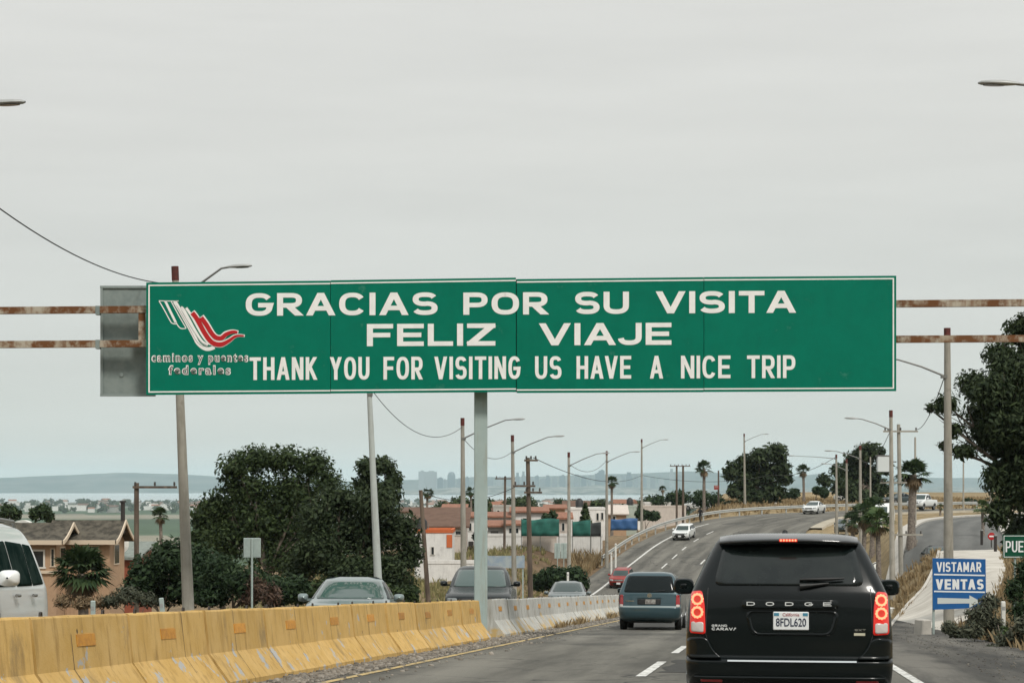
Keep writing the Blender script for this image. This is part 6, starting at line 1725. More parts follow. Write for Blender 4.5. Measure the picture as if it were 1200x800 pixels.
def panel(mb, S, poly, off=0.006, mi=0, sub=5, depth=0.02, dense=3):
    """a patch hugging a body surface: S(a, b, off) maps a flat outline onto it; outline must be star shaped"""
    pp = []
    for i in range(len(poly)):
        a, b_ = np.array(poly[i]), np.array(poly[(i + 1) % len(poly)])
        k_ = max(1, int(np.hypot(*(b_ - a)) / .09))
        for t in np.linspace(0, 1, k_, endpoint=False): pp.append(a + (b_ - a) * t)
    c = np.mean(pp, axis=0); n = len(pp)
    rows = [[S(*p, off - depth) for p in pp]]
    for t in np.linspace(1, 0.08, sub): rows.append([S(*(c + (p - c) * t), off) for p in pp])
    rows = [r_ + [r_[0]] for r_ in rows]
    mb.grid(rows, mi); mb.add(rows[-1][:n], [tuple(range(n))], mi)
def S_rear(B): return lambda x, z, o: (x, B.rear(x, z) - o, z)
def S_front(B): return lambda x, z, o: (x, B.front(x, z) + o, z)
def S_side(B, sg): return lambda y, z, o: (sg * (B.side(y, z) + o), y, z)
def mirrored(poly, sg): return [(sg * x, z) for x, z in poly]

def wheel(root, x, y, r_, w=.2, rimm=None):
    sg = 1 if x > 0 else -1
    mb = MB(); mb.tube([(x - sg * w, y, r_), (x - sg * w * .95, y, r_), (x - sg * .03, y, r_), (x, y, r_)], [r_ * .94, r_, r_, r_ * .95], 28); wo = mb.build("wheel", m_rub, root)
    mb = MB(); mb.tube([(x - sg * .02, y, r_), (x + sg * .006, y, r_)], [r_ * .66, r_ * .64], 24)
    for k_ in range(5):
        a = k_ * 2 * math.pi / 5; mb.box((x + sg * .012, y + .34 * r_ * math.cos(a), r_ + .34 * r_ * math.sin(a)), (.02, .5 * r_, .11 * r_), M=Matrix.Rotation(a, 3, 'X'))
    mb.build("rim", rimm or m_rim, wo)
def arch(root, B, sg, y, r_):
    mb = MB(); pts = [(y + (r_ + .065) * math.cos(a), r_ + (r_ + .065) * math.sin(a)) for a in np.linspace(-.25, math.pi + .25, 18)]
    panel(mb, S_side(B, sg), [p for p in pts if True], .004, 0, 3); mb.build("wheel_arch", m_blk, root)
def mirror(root, x, y, z, m_, w=.22, h=.17, facing=-1):
    sg = 1 if x > 0 else -1
    rows = []
    for t, k_ in ((0, .15), (.02, .8), (.05, 1), (.09, .95), (.14, .7), (.17, .1)):
        rows.append([(x + sg * w / 2 + math.copysign(abs(math.cos(a)) ** .6, math.cos(a)) * w / 2 * k_, y + t, z + h / 2 + math.copysign(abs(math.sin(a)) ** .6, math.sin(a)) * h / 2 * k_) for a in np.linspace(0, 2 * math.pi, 20, endpoint=False)])
    rows = [r0 + [r0[0]] for r0 in rows]
    mb = MB(); mb.grid(rows); mb.box((x - sg * .02, y + .07, z + .04), (.12, .05, .05)); mo = mb.build("mirror", m_, root)
    mb = MB(); mb.add([(x + sg * w / 2 + math.copysign(abs(math.cos(a)) ** .6, math.cos(a)) * w * .40, y + .006, z + h / 2 + math.copysign(abs(math.sin(a)) ** .6, math.sin(a)) * h * .40) for a in np.linspace(0, 2 * math.pi, 20, endpoint=False)], [tuple(range(20))]); mb.build("mirror_glass", m_tint, mo)

def vehicle(name, label, cat, rows, m_body, loc, M, L_, wheels=(.9, 3.6, .33), rear_win=None, wind=None, sides=(), tails=(), heads=(), grille=None, plate_r=None, plate_f=None, low_f=None, low_r=None,
            mirrors=None, bow=(0.05, .14), group=None, win_m=None, wind_m=None, track=None, rails=False, mirror_m=None, tail_m=None):
    root = empty(name, loc, label, cat, group, M=M)
    B = Body(rows, *bow)
    bo = B.mesh(MB()).build("body", m_body, root)
    wr = wheels[2]; W = track or (B.at(.45)[2] + .005)
    for y in wheels[:2]:
        for sg in (-1, 1): arch(root, B, sg, y, wr); wheel(root, sg * W, y, wr)
    if rear_win:
        mb = MB(); panel(mb, S_rear(B), rounded(rear_win, .07), .008, sub=8); mb.build("rear_window", win_m or m_tint, root)
    if wind:
        mb = MB(); panel(mb, S_front(B), rounded(wind, .06), .014, sub=8); mb.build("windscreen", wind_m or m_wind, root)
    for poly in sides:
        for sg in (-1, 1):
            mb = MB(); panel(mb, S_side(B, sg), rounded(poly, .05), .010, sub=7); mb.build("side_window", win_m or m_tint, root)
    for poly in tails:
        for sg in (-1, 1):
            mb = MB(); panel(mb, S_rear(B), rounded(mirrored(poly, sg), .04), .010, depth=.03); mb.build("tail_light", tail_m or m_tail, root)
    for poly in heads:
        for sg in (-1, 1):
            mb = MB(); panel(mb, S_front(B), rounded(mirrored(poly, sg), .04), .012, depth=.03); mb.build("headlight", m_hl, root)
    if grille:
        mb = MB(); panel(mb, S_front(B), rounded(grille, .04), .008); g = mb.build("grille", m_blk, root)
        gx = [p[0] for p in grille]; gz = [p[1] for p in grille]
        for z in np.linspace(min(gz), max(gz), 5)[1:-1]:
            mb = MB(); ww = (max(gx) - min(gx)) * .42; mb.grid([[(x, B.front(x, z + dz) + .012 + .004, z + dz) for x in np.linspace(-ww, ww, 9)] for dz in (-.012, .012)]); mb.build("grille_bar", m_chr if z == 9 else m_arm, g)
    for poly, f in ((low_f, S_front), (low_r, S_rear)):
        if poly: mb = MB(); panel(mb, f(B), rounded(poly, .04), .006); mb.build("bumper_insert", m_blk, root)
    for pl, f, sgn in ((plate_r, B.rear, -1), (plate_f, B.front, 1)):
        if pl: mb = MB(); y = f(0, pl[1]) + sgn * .015; mb.box((pl[0], y, pl[1]), (.32, .02, .16)); mb.build("plate", m_plate, root)
    if mirrors:
        for sg in (-1, 1): mirror(root, sg * mirrors[0], mirrors[1], mirrors[2], mirror_m or m_body)
    if 'minivan' not in name:
        mb = MB(); y0_, y1_ = rows[1][1] + .25, rows[1][2] - .25; mb.box((0, (y0_ + y1_) / 2, rows[0][0] - .01), (rows[0][3] * 1.5, y1_ - y0_, .10)); mb.build('underbody', m_blk, root)
    if rails:
        for sg in (-1, 1):
            z = rows[-1][0]; mb = MB(); mb.tube([(sg * rails[2], rails[0], z - .06), (sg * rails[2], rails[0] + .15, z + .035), (sg * rails[2], rails[1] - .15, z + .035), (sg * rails[2], rails[1], z - .06)], .022, 8); mb.build("roof_rail", m_arm, root)
    return root, B

# ---- the black minivan ahead
def black_minivan():
    p_black = mat("black_paint", (0.0035, 0.0060, 0.0062), rough=0.25, metal=0.0, coat=0.2, spec=0.2)
    s = s_at(14.0 + .18, 18.5); loc = road(s, 14.0 + .18); M = road_frame(s)
    rows = [(.24, .22, 4.95, .84, .22), (.34, .06, 5.08, .915, .20), (.50, .01, 5.14, .935, .17), (.585, .012, 5.15, .94, .16), (.61, .03, 5.15, .94, .16), (.635, .078, 5.14, .94, .15), (.80, .082, 5.10, .938, .13), (.90, .085, 5.0, .932, .12), (1.02, .095, 4.85, .925, .12), (1.08, .10, 4.3, .92, .12),
            (1.20, .115, 4.05, .895, .12), (1.27, .14, 3.92, .865, .12), (1.45, .235, 3.55, .785, .12), (1.60, .325, 3.2, .715, .12), (1.665, .365, 3.05, .68, .12), (1.70, .37, 2.95, .655, .14), (1.735, .41, 2.75, .62, .16), (1.755, .52, 2.5, .55, .18), (1.765, .8, 2.1, .40, .18)]
    root, B = vehicle("minivan", "shiny black minivan ahead in our lane with both brake lights lit", "minivan", rows, p_black, loc, M, 5.15, wheels=(.95, 4.0, .34),
        rear_win=[(-.685, 1.285), (.685, 1.285), (.60, 1.65), (-.60, 1.65)], wind=[(-.74, 1.16), (.74, 1.16), (.58, 1.62), (-.58, 1.62)],
        win_m=mat('rear_glass', (0.006, 0.010, 0.010), rough=.10, c2=(0.014, 0.019, 0.018), scale=2.2, spec=.42), sides=([(.42, 1.24), (1.55, 1.22), (1.55, 1.60), (.62, 1.60)], [(1.62, 1.22), (2.75, 1.20), (2.65, 1.62), (1.62, 1.60)], [(2.82, 1.20), (3.75, 1.18), (3.05, 1.60), (2.75, 1.62)]),
        mirrors=(.98, 3.35, 1.19), heads=([(.50, .80), (.86, .84), (.84, .98), (.50, .94)],), grille=[(-.46, .62), (.46, .62), (.46, .92), (-.46, .92)], mirror_m=p_black, bow=(.06, .16))
    Sr = S_rear(B)
    # spoiler lip over the window with the high brake lamp
    mb = MB(); rows_ = []
    for t in np.linspace(-1, 1, 15):
        x = .635 * t; y0 = B.rear(x, 1.70); d = .17 * (1 - .25 * t * t)
        rows_.append([(x, y0 + .22, 1.772 - .03 * t ** 4), (x, y0 + .02, 1.764 - .03 * t ** 4), (x, y0 - d * .85, 1.712 - .02 * t * t), (x, y0 - d, 1.698 - .02 * t * t), (x, y0 - d + .01, 1.682 - .02 * t * t), (x, y0 - d + .07, 1.665 - .015 * t * t), (x, y0 + .05, 1.655 - .01 * t * t)])
    mb.grid(rows_); mb.add(rows_[0], [tuple(range(7))]); mb.add(rows_[-1], [tuple(range(7))]); sp = mb.build("spoiler", mat("gloss_black", (0.004, 0.006, 0.0065), rough=.2, coat=1.0, spec=.5), root)
    yl = B.rear(0, 1.70) - .172
    mb = MB(); mb.box((-.005, yl + .004, 1.696), (.165, .016, .026)); lampb = mb.build("high_brake_lamp", m_glowd, sp)
    for i in range(6):
        mb = MB(); mb.ring((-.005 + (i - 2.5) * .0265, yl - .006, 1.696), 0, .0095, -.002, .004, 12); mb.build("diode", m_glowc, lampb)
    mb = MB(); mb.tube([(-.03, .75, 1.755), (-.03, .75, 1.785), (-.03, .82, 1.80)], [.035, .028, .01], 8); mb.build("antenna", m_blk, root)
    # tailgate: shut lines, handle bar with letters, plate recess
    def patch(nm, poly, off, m_, r_=.04, par=root, depth=.02): 
        mb = MB(); panel(mb, Sr, rounded(poly, r_), off, depth=depth); return mb.build(nm, m_, par)
    for sg in (-1, 1):
        gate_line = MB(); line = [(.735, 1.26), (.755, .84), (.70, .66)]; rr = []
        for (xa, za), (xb, zb) in zip(line, line[1:]):
            for t in np.linspace(0, 1, 8):
                x, z = sg * (xa + (xb - xa) * t), za + (zb - za) * t; rr.append([Sr(x - .004, z, .002), Sr(x + .004, z, .002)])
        gate_line.grid(rr, smooth=False); gate_line.build("shut_line", m_blk, root)
    hb = patch("handle_bar", [(-.43, 1.075), (.45, 1.075), (.45, 1.155), (-.43, 1.155)], .022, p_black, .03, depth=.04)
    tb = MB()
    for ch, xx in zip("DODGE", (-.345, -.172, .003, .178, .345)):
        y = B.rear(0, 1.115) - .023
        stroke_text(tb, ch, xx - .038, xx + .038, 1.099, 1.133, y, .007, 0, .4, .005, .010)
    tb.build("lettering", m_badge, hb)
    # recess
    rim = MB(); o_ = [(-.40, 1.055), (.46, 1.055), (.40, .83), (-.345, .83)]; inn = [(-.36, 1.04), (.42, 1.04), (.365, .852), (-.315, .852)]
    ro, ri = rounded(o_, .07), rounded(inn, .06)
    rim.grid([[Sr(*p, .004) for p in ro + ro[:1]], [Sr(*p, .020) for p in [((a[0] + b_[0]) / 2, (a[1] + b_[1]) / 2) for a, b_ in zip(ro, ri)] + [((ro[0][0] + ri[0][0]) / 2, (ro[0][1] + ri[0][1]) / 2)]], [Sr(*p, .004) for p in ri + ri[:1]]])
    rim.build("plate_surround", p_black, root)
    y = B.rear(0, .975) - .012; mb = MB(); pc = .018
    mb.box((pc, y, .962), (.322, .016, .166)); pl = mb.build("plate", m_plate, root); pl.modifiers.new("bevel", 'BEVEL').width = .006
    mb = MB(); add_text(mb, "8FDL620", pc - .135, pc + .137, .912, .988, y - .0085, 0, .01, .003); mb.build("plate_number", m_pblue, pl)
    mb = MB(); add_text(mb, "California", pc - .075, pc + .075, 1.005, 1.034, y - .0085, 0, 0, .002); mb.build("plate_script", mat("plate_red", (.35, .02, .03), rough=.6), pl)
    for xx in (-.13, .13):
        mb = MB(); mb.box((pc + xx, y - .0095, 1.021), (.045, .003, .026)); mb.build("plate_sticker", mat("plate_sticker_blue", (.05, .22, .32), rough=.6), pl)
    # tail lights: red housings with two lit rings over a clear lens
    for sg in (-1, 1):
        po = [(.755, .835), (.905, .845), (.895, 1.225), (.79, 1.235), (.765, 1.1)]
        mb = MB(); panel(mb, Sr, rounded(mirrored(po, sg), .03), .014, depth=.04); tl = mb.build("tail_light", m_glowd, root)
        mb = MB(); panel(mb, Sr, rounded(mirrored([(.775, .85), (.89, .858), (.89, .95), (.775, .945)], sg), .02), .017, depth=.02); mb.build("clear_lens", m_tailw, tl)
        for zc in (1.035, 1.155):
            xc = sg * .833; n_ = 24
            for r0, r1, mm, o2, nm in ((.034, .053, m_glowc, .024, "light_ring"), (.0, .033, m_glow, .019, "ring_centre")):
                ring_ = MB(); rows_ = []
                for a in np.linspace(0, 2 * math.pi, n_ * 2 + 1):
                    tooth = 1.09 if (int(round(a / (2 * math.pi) * n_ * 2)) % 4 < 2 and r0 > 0) else 1.0
                    rows_.append([Sr(xc + max(r0, .001) * math.cos(a), zc + max(r0, .001) * math.sin(a), o2), Sr(xc + r1 * tooth * math.cos(a), zc + r1 * tooth * math.sin(a), o2), Sr(xc + r1 * tooth * math.cos(a), zc + r1 * tooth * math.sin(a), .012)])
                ring_.grid(rows_, smooth=False); ring_.build(nm, mm, tl)
    # badges
    mb = MB(); yb = B.rear(.55, .9) - .004
    stroke_text(mb, "GRAND", -.70, -.56, .905, .924, B.rear(-.63, .9) - .003, .005, 0, .5, .004); stroke_text(mb, "CARAVAN", -.70, -.43, .872, .897, B.rear(-.6, .88) - .003, .0065, 0, .5, .004); mb.build("badge", m_badge, root)
    mb = MB(); stroke_text(mb, "SXT", .59, .69, .875, .893, B.rear(.63, .88) - .003, .005, 0, .5, .004); mb.build("badge", m_chr, root)
    mb = MB(); mb.box((.635, B.rear(.635, .84) - .003, .845), (.10, .005, .024)); mb.build("badge", mat("sticker_cream", (.5, .48, .36), rough=.6), root)
    # wiper
    yw = B.rear(.12, 1.30) - .03
    mb = MB(); mb.tube([(.10, yw, 1.275), (.20, yw - .005, 1.285), (.36, yw + .02, 1.305)], [.03, .018, .010], 8); w = mb.build("wiper", m_blk, root)
    mb = MB(); mb.tube([(.10, yw + .02, 1.338), (.38, yw + .01, 1.345), (.50, yw + .03, 1.352)], [.014, .016, .008], 8); mb.build("wiper_blade", m_blk, w)
    # bumper: step, chrome line, lower lip, reflectors
    ch = MB(); rr = []
    for x in np.linspace(-.555, .605, 22): rr.append([Sr(x, .588, .004), Sr(x, .592, .016), Sr(x, .606, .016), Sr(x, .610, .004)])
    ch.grid(rr, smooth=False); ch.build("chrome_strip", m_chr, root)
    for sg in (-1, 1):
        cpts = [(.93, .62), (.60, .62), (.66, .66), (.705, .72), (.735, .79), (.80, .815), (.93, .80)]
        mb = MB(); panel(mb, Sr, rounded(mirrored(cpts, sg), .03), .055, depth=.07, sub=6); mb.build("bumper_corner", p_black, root)
    lp = MB(); rr = []
    for x in np.linspace(-.86, .86, 26): rr.append([Sr(x, .46, .004), Sr(x, .455, .030), Sr(x, .435, .030), Sr(x, .425, .004)])
    lp.grid(rr); lp.build("bumper_lip", p_black, root)
    for sg in (-1, 1): patch("bumper_reflector", mirrored([(.60, .40), (.80, .405), (.80, .43), (.60, .43)], sg), .008, m_tail, .01)
    mb = MB(); mb.tube([(.55, .12, .25), (.55, .9, .27)], .032, 10); mb.build("exhaust_pipe", m_arm, root)
    mb = MB(); mb.box((0, 2.5, .24), (1.5, 4.2, .10)); mb.build("underbody", m_blk, root)
    # seat tops and the rear view through the glass are faint: head restraints stand just inside
    return root
black_minivan()

# ---- blue green minivan in the left lane
def blue_minivan():
    s = s_at(10.45, 61.5); loc = road(s, 10.45); M = road_frame(s)
    pb_ = mat("teal_paint", (0.036, 0.075, 0.090), rough=0.3, metal=0.3, coat=0.7)
    rows = [(.26, .25, 4.85, .80, .25), (.36, .05, 4.95, .90, .25), (.55, .0, 5.05, .94, .22), (.66, .0, 5.05, .945, .2), (.70, .06, 5.03, .945, .18), (.85, .08, 4.9, .95, .2), (1.0, .10, 4.6, .945, .2), (1.06, .11, 4.1, .935, .13), (1.15, .14, 3.9, .91, .11), (1.35, .22, 3.5, .84, .11), (1.58, .34, 3.1, .75, .11), (1.68, .42, 2.9, .68, .15), (1.735, .55, 2.6, .58, .25), (1.755, .8, 2.2, .42, .25)]
    root, B = vehicle("minivan", "older teal blue minivan in the left lane with unlit tail lights", "minivan", rows, pb_, loc, M, 5.05, wheels=(.95, 3.95, .34),
        rear_win=[(-.78, 1.13), (.78, 1.13), (.66, 1.63), (-.66, 1.63)], wind=[(-.76, 1.12), (.76, 1.12), (.6, 1.6), (-.6, 1.6)],
        sides=([(.5, 1.14), (1.7, 1.12), (1.7, 1.58), (.75, 1.58)], [(1.78, 1.12), (2.75, 1.10), (2.7, 1.60), (1.78, 1.58)], [(2.83, 1.10), (3.75, 1.10), (3.0, 1.56), (2.8, 1.60)]),
        tails=([(.79, .74), (.92, .76), (.90, 1.06), (.80, 1.06)],), mirrors=(.99, 3.35, 1.09), heads=([(.45, .70), (.85, .74), (.82, .88), (.45, .86)],), bow=(.07, .2))
    Sr = S_rear(B)
    for sg in (-1, 1):
        mb = MB(); panel(mb, Sr, rounded(mirrored([(.80, .69), (.91, .70), (.905, .77), (.80, .77)], sg), .02), .016, depth=.03); mb.build("clear_lens", m_tailw, root)
    mb = MB(); panel(mb, Sr, rounded([(-.36, .77), (.34, .77), (.34, .93), (-.36, .93)], .02), .012, depth=.03); rc = mb.build("plate_recess", m_blk, root)
    y = B.rear(0, .85) - .024
    mb = MB(); mb.box((0.03, y, .855), (.31, .014, .14)); pl = mb.build("plate", mat("plate_worn", (.36, .36, .33), rough=.6, c2=(.18, .16, .15), scale=14), rc)
    mb = MB(); mb.box((0, B.rear(0, .965) - .012, .965), (.72, .02, .03)); mb.build("handle_trim", pb_, root)
    mb = MB(); mb.tube([(0, B.rear(0, 1.04) - .004, 1.04), (0, B.rear(0, 1.04) - .014, 1.04)], [.075, .07], 16); em = mb.build("emblem", m_chr, root); em.scale = (1, 1, 1)
    mb = MB(); rr = [[Sr(x, .68, .002), Sr(x, .69, .022), Sr(x, .715, .022), Sr(x, .725, .002)] for x in np.linspace(-.8, .8, 20)]; mb.grid(rr); mb.build("bumper_step", mat("bumper_edge", (.25, .3, .3), rough=.4), root)
    mb = MB(); mb.box((-.58, B.rear(-.58, .87) - .006, .87), (.26, .006, .022)); mb.build("badge", m_chr, root)
    mb = MB(); mb.box((0, 2.4, .27), (1.3, 4.0, .12)); mb.build("underbody", m_blk, root)
    mb = MB(); mb.tube([(.1, B.rear(.1, 1.17) - .02, 1.16), (.45, B.rear(.45, 1.19) - .02, 1.19)], .012, 6); mb.build("wiper", m_blk, root)
blue_minivan()

def oncoming(name, label, cat, rows, m_body, d, Y, yaw=0.0, group=None, **kw):
    s = s_at(d, Y); return vehicle(name, label, cat, rows, m_body, road(s, d), road_frame(s, True) @ Matrix.Rotation(yaw, 3, 'Z'), 0, group=group, **kw)
def front_loc(Y, L_): return Y + L_          # rows run rear to front; the front meets us at Y
SEDAN = [(.22, .25, 4.45, .75, .3), (.32, .06, 4.6, .84, .28), (.50, .0, 4.68, .875, .26), (.66, .02, 4.68, .885, .24), (.78, .06, 4.60, .885, .22), (.88, .10, 4.40, .88, .22), (.94, .25, 3.75, .87, .22), (.99, .75, 3.45, .855, .22), (1.10, 1.0, 3.2, .80, .22), (1.28, 1.35, 2.8, .70, .22), (1.40, 1.75, 2.45, .62, .24), (1.455, 2.0, 2.2, .5, .1)]
def sedan_kw(k=1.0): return dict(wheels=(.95, 3.65, .31), wind=[(-.72 * k, .995), (.72 * k, .995), (.57 * k, 1.37), (-.57 * k, 1.37)], rear_win=[(-.68, 1.02), (.68, 1.02), (.54, 1.34), (-.54, 1.34)],
    sides=([(1.25, 1.0), (2.15, .99), (2.15, 1.36), (1.65, 1.34)], [(2.22, .99), (3.15, .99), (2.55, 1.34), (2.22, 1.37)]), heads=([(.48, .64), (.82, .68), (.80, .80), (.50, .76)],),
    tails=([(.5, .68), (.84, .70), (.82, .86), (.5, .84)],), grille=[(-.42, .60), (.42, .60), (.42, .76), (-.42, .76)], low_f=[(-.6, .30), (.6, .30), (.55, .44), (-.55, .44)], plate_f=(0, .5), plate_r=(0, .75), mirrors=(.90, 2.95, .93))
p_grey = mat("grey_silver_paint", (0.20, 0.25, 0.25), rough=.3, metal=.3, coat=.6)
p_white = mat("white_paint", (0.72, 0.74, 0.73), rough=.3, coat=.6)
p_red = mat("red_paint", (0.26, 0.020, 0.013), rough=.4, coat=.2, spec=.3)
p_dark = mat("dark_paint", (0.008, 0.012, 0.012), rough=.25, coat=.15, spec=.3)
p_slate = mat("slate_paint", (0.05, 0.075, 0.085), rough=.3, metal=.2, coat=.6)
p_sil = mat("pale_silver_paint", (0.15, 0.175, 0.175), rough=.3, metal=.3, coat=.6)
def lat2d(px, Y, roadY=None): # offset across the road of a pixel at distance Y
    x = P(px, 0, Y).x; best = min(range(0, len(SN)), key=lambda i: (LX[i] - x) ** 2 + (LY[i] - Y) ** 2)
    return float((x - LX[best]) * NXr[best] + (Y - LY[best]) * NYr[best])
# body origin is the rear end, so park it a car's length beyond the visible front
def place_oncoming(name, label, cat, rows, m_, px, Yf, L_, yaw=0.0, group=None, **kw):
    d = lat2d(px, Yf) - L_ * math.sin(yaw); return oncoming(name, label, cat, rows, m_, d, Yf + L_, yaw, group, **kw)
place_oncoming("sedan", "pale grey sedan facing us behind the yellow barrier", "car", [tuple(v * (.97 if i == 3 else 1) for i, v in enumerate(r_)) for r_ in SEDAN], p_grey, 404, 41.5, 4.6, yaw=R(7.5), wind_m=mat("windscreen_pale", (0.055, 0.088, 0.080), rough=.06, spec=.9), **sedan_kw(1.0))
place_oncoming("sedan", "small silver sedan facing us over the whitewashed barrier", "car", [tuple(v * (1.09 if i == 0 else 1) for i, v in enumerate(r_)) for r_ in SEDAN], p_sil, 664, 95, 4.6, yaw=R(4),
    **{**sedan_kw(), 'wind': [(-.72, 1.08), (.72, 1.08), (.57, 1.50), (-.57, 1.50)], 'sides': ([(1.25, 1.09), (2.15, 1.08), (2.15, 1.48), (1.65, 1.46)], [(2.22, 1.08), (3.15, 1.08), (2.55, 1.46), (2.22, 1.49)])})
PICK = [(.38, .05, 5.3, .85, .2), (.55, .0, 5.5, .97, .2), (.80, .0, 5.55, 1.0, .2), (.94, .02, 5.5, 1.0, .2), (1.04, .03, 5.3, .99, .2), (1.18, .05, 4.5, .97, .2), (1.25, 1.75, 4.2, .95, .2), (1.45, 1.85, 3.95, .90, .2), (1.75, 2.0, 3.5, .78, .2), (1.87, 2.15, 3.25, .70, .22), (1.92, 2.4, 3.0, .58, .2)]
place_oncoming("pickup_truck", "black pickup truck facing us, half hidden by the sign post", "pickup truck", PICK, p_dark, 559, 61.5, 5.5, yaw=R(5), wheels=(1.1, 4.6, .39), wind=[(-.82, 1.27), (.82, 1.27), (.70, 1.80), (-.70, 1.80)],
    sides=([(2.1, 1.28), (2.9, 1.27), (2.9, 1.78), (2.25, 1.78)], [(2.98, 1.27), (3.95, 1.27), (3.4, 1.76), (2.98, 1.79)]), heads=([(.60, .76), (.92, .78), (.92, .93), (.62, .92)],), grille=[(-.56, .68), (.56, .68), (.56, .92), (-.56, .92)],
    low_f=[(-.6, .45), (.6, .45), (.6, .58), (-.6, .58)], plate_f=(0, .66), mirrors=(1.02, 3.75, 1.28), wind_m=MATS['windscreen_pale'])
WAGON = [(.24, .1, 4.0, .74, .22), (.36, .02, 4.15, .81, .22), (.60, .0, 4.2, .83, .2), (.80, .02, 4.12, .835, .2), (.90, .04, 3.95, .83, .2), (.95, .06, 3.3, .82, .2), (1.02, .08, 3.0, .80, .2), (1.20, .15, 2.75, .73, .2), (1.38, .25, 2.45, .65, .2), (1.45, .4, 2.2, .58, .2), (1.47, .7, 1.9, .45, .2)]
wag_kw = dict(wheels=(.75, 3.3, .30), wind=[(-.66, .99), (.66, .99), (.57, 1.38), (-.57, 1.38)], rear_win=[(-.64, 1.0), (.64, 1.0), (.54, 1.36), (-.54, 1.36)], sides=([(.35, 1.0), (1.25, 1.0), (1.25, 1.36), (.5, 1.36)], [(1.32, 1.0), (2.1, 1.0), (2.1, 1.37), (1.32, 1.37)], [(2.17, 1.0), (2.85, 1.0), (2.45, 1.34), (2.17, 1.37)]),
    heads=([(.42, .66), (.76, .68), (.76, .82), (.44, .80)],), tails=([(.58, .7), (.78, .7), (.77, .9), (.6, .9)],), grille=[(-.40, .66), (.40, .66), (.40, .80), (-.40, .80)], low_f=[(-.75, .28), (.75, .28), (.72, .55), (-.72, .55)], plate_f=(0, .48), plate_r=(0, .7), mirrors=(.85, 2.55, .95))
place_oncoming("estate_car", "red estate car with roof rails coming towards us before the guardrail", "car", WAGON, p_red, 725, 167, 4.1, rails=(.6, 2.2, .52), **wag_kw)
place_oncoming("hatchback", "white hatchback with dark grille coming down the far rise", "car", [tuple(v * (1.04 if i == 3 else 1) for i, v in enumerate(r_)) for r_ in WAGON], p_white, 797, 208, 4.1, **{**wag_kw, 'grille': [(-.5, .5), (.5, .5), (.45, .78), (-.45, .78)]})
s = s_at(1.8, 100)
def on_curve(name, label, m_, px, py, d, rows, kw, group=None, cat="car", yaw=0.0):
    # find the station on the road whose point at offset d appears under this pixel column
    best = min((abs(600 + F * road(s_, d).x / road(s_, d).y - px), s_) for s_ in np.arange(s_at(0, 200), SE - 6, .5))[1]
    return vehicle(name, label, cat, rows, m_, road(best, d), road_frame(best, True) @ Matrix.Rotation(yaw, 3, 'Z'), 0, group=group, **kw)
on_curve("sedan", "white sedan entering the far bend before the dry bank", p_white, 962, 600, 2.0, SEDAN, sedan_kw(), yaw=R(32))
# the white vehicle beside us, cut by the left edge of the picture
SUV = [(.30, .10, 4.4, .80, .22), (.42, .0, 4.6, .90, .24), (.62, .0, 4.65, .93, .24), (.85, .02, 4.6, .935, .24), (1.0, .04, 4.3, .93, .24), (1.10, .06, 3.8, .92, .24), (1.18, .09, 3.55, .90, .24), (1.40, .20, 3.3, .84, .24), (1.65, .38, 2.95, .76, .24), (1.78, .52, 2.75, .68, .26), (1.84, .8, 2.4, .55, .26)]
def white_suv():
    Yr = 24.6; x = P(56, 0, Yr).x - .90; z = road_at(5.0, Yr).z + .10
    s = s_at(5.0, Yr); M = Matrix.Rotation(R(10), 3, 'Z') @ road_frame(s, True)
    m_sg = mat('side_glass', (0.008, 0.018, 0.016), rough=.25, c2=(0.022, 0.036, 0.032), scale=3.5, spec=.0)
    root, B = vehicle("suv", "white tall car with dark windows and roof rail, cut off by the left edge", "suv", SUV, p_white, (x, Yr, z), M, 4.6, wheels=(.85, 3.55, .35), wind=[(-.76, 1.2), (.76, 1.2), (.64, 1.7), (-.64, 1.7)],
        rear_win=[(-.70, 1.2), (.70, 1.2), (.62, 1.66), (-.62, 1.66)], win_m=m_sg, sides=([(.50, 1.15), (1.17, 1.13), (1.17, 1.61), (.74, 1.60)], [(1.23, 1.13), (2.15, 1.12), (2.15, 1.62), (1.23, 1.61)], [(2.23, 1.12), (3.35, 1.11), (2.86, 1.58), (2.23, 1.62)]),
        heads=([(.5, .80), (.86, .84), (.84, .98), (.5, .94)],), tails=([(.80, .95), (.90, .97), (.84, 1.35), (.76, 1.33)],), grille=[(-.4, .6), (.4, .6), (.4, .85), (-.4, .85)], mirrors=(.98, 3.42, 1.12), rails=(.7, 2.6, .62), plate_r=(0, .9))
    for sg in (-1, 1):
        for y in (1.3, 2.3):
            mb = MB(); mb.tube([(sg * (B.side(y, 1.02) + .035), y - .1, 1.02), (sg * (B.side(y, 1.02) + .035), y + .1, 1.02)], .018, 8); mb.build("door_handle", m_arm, root)
white_suv()

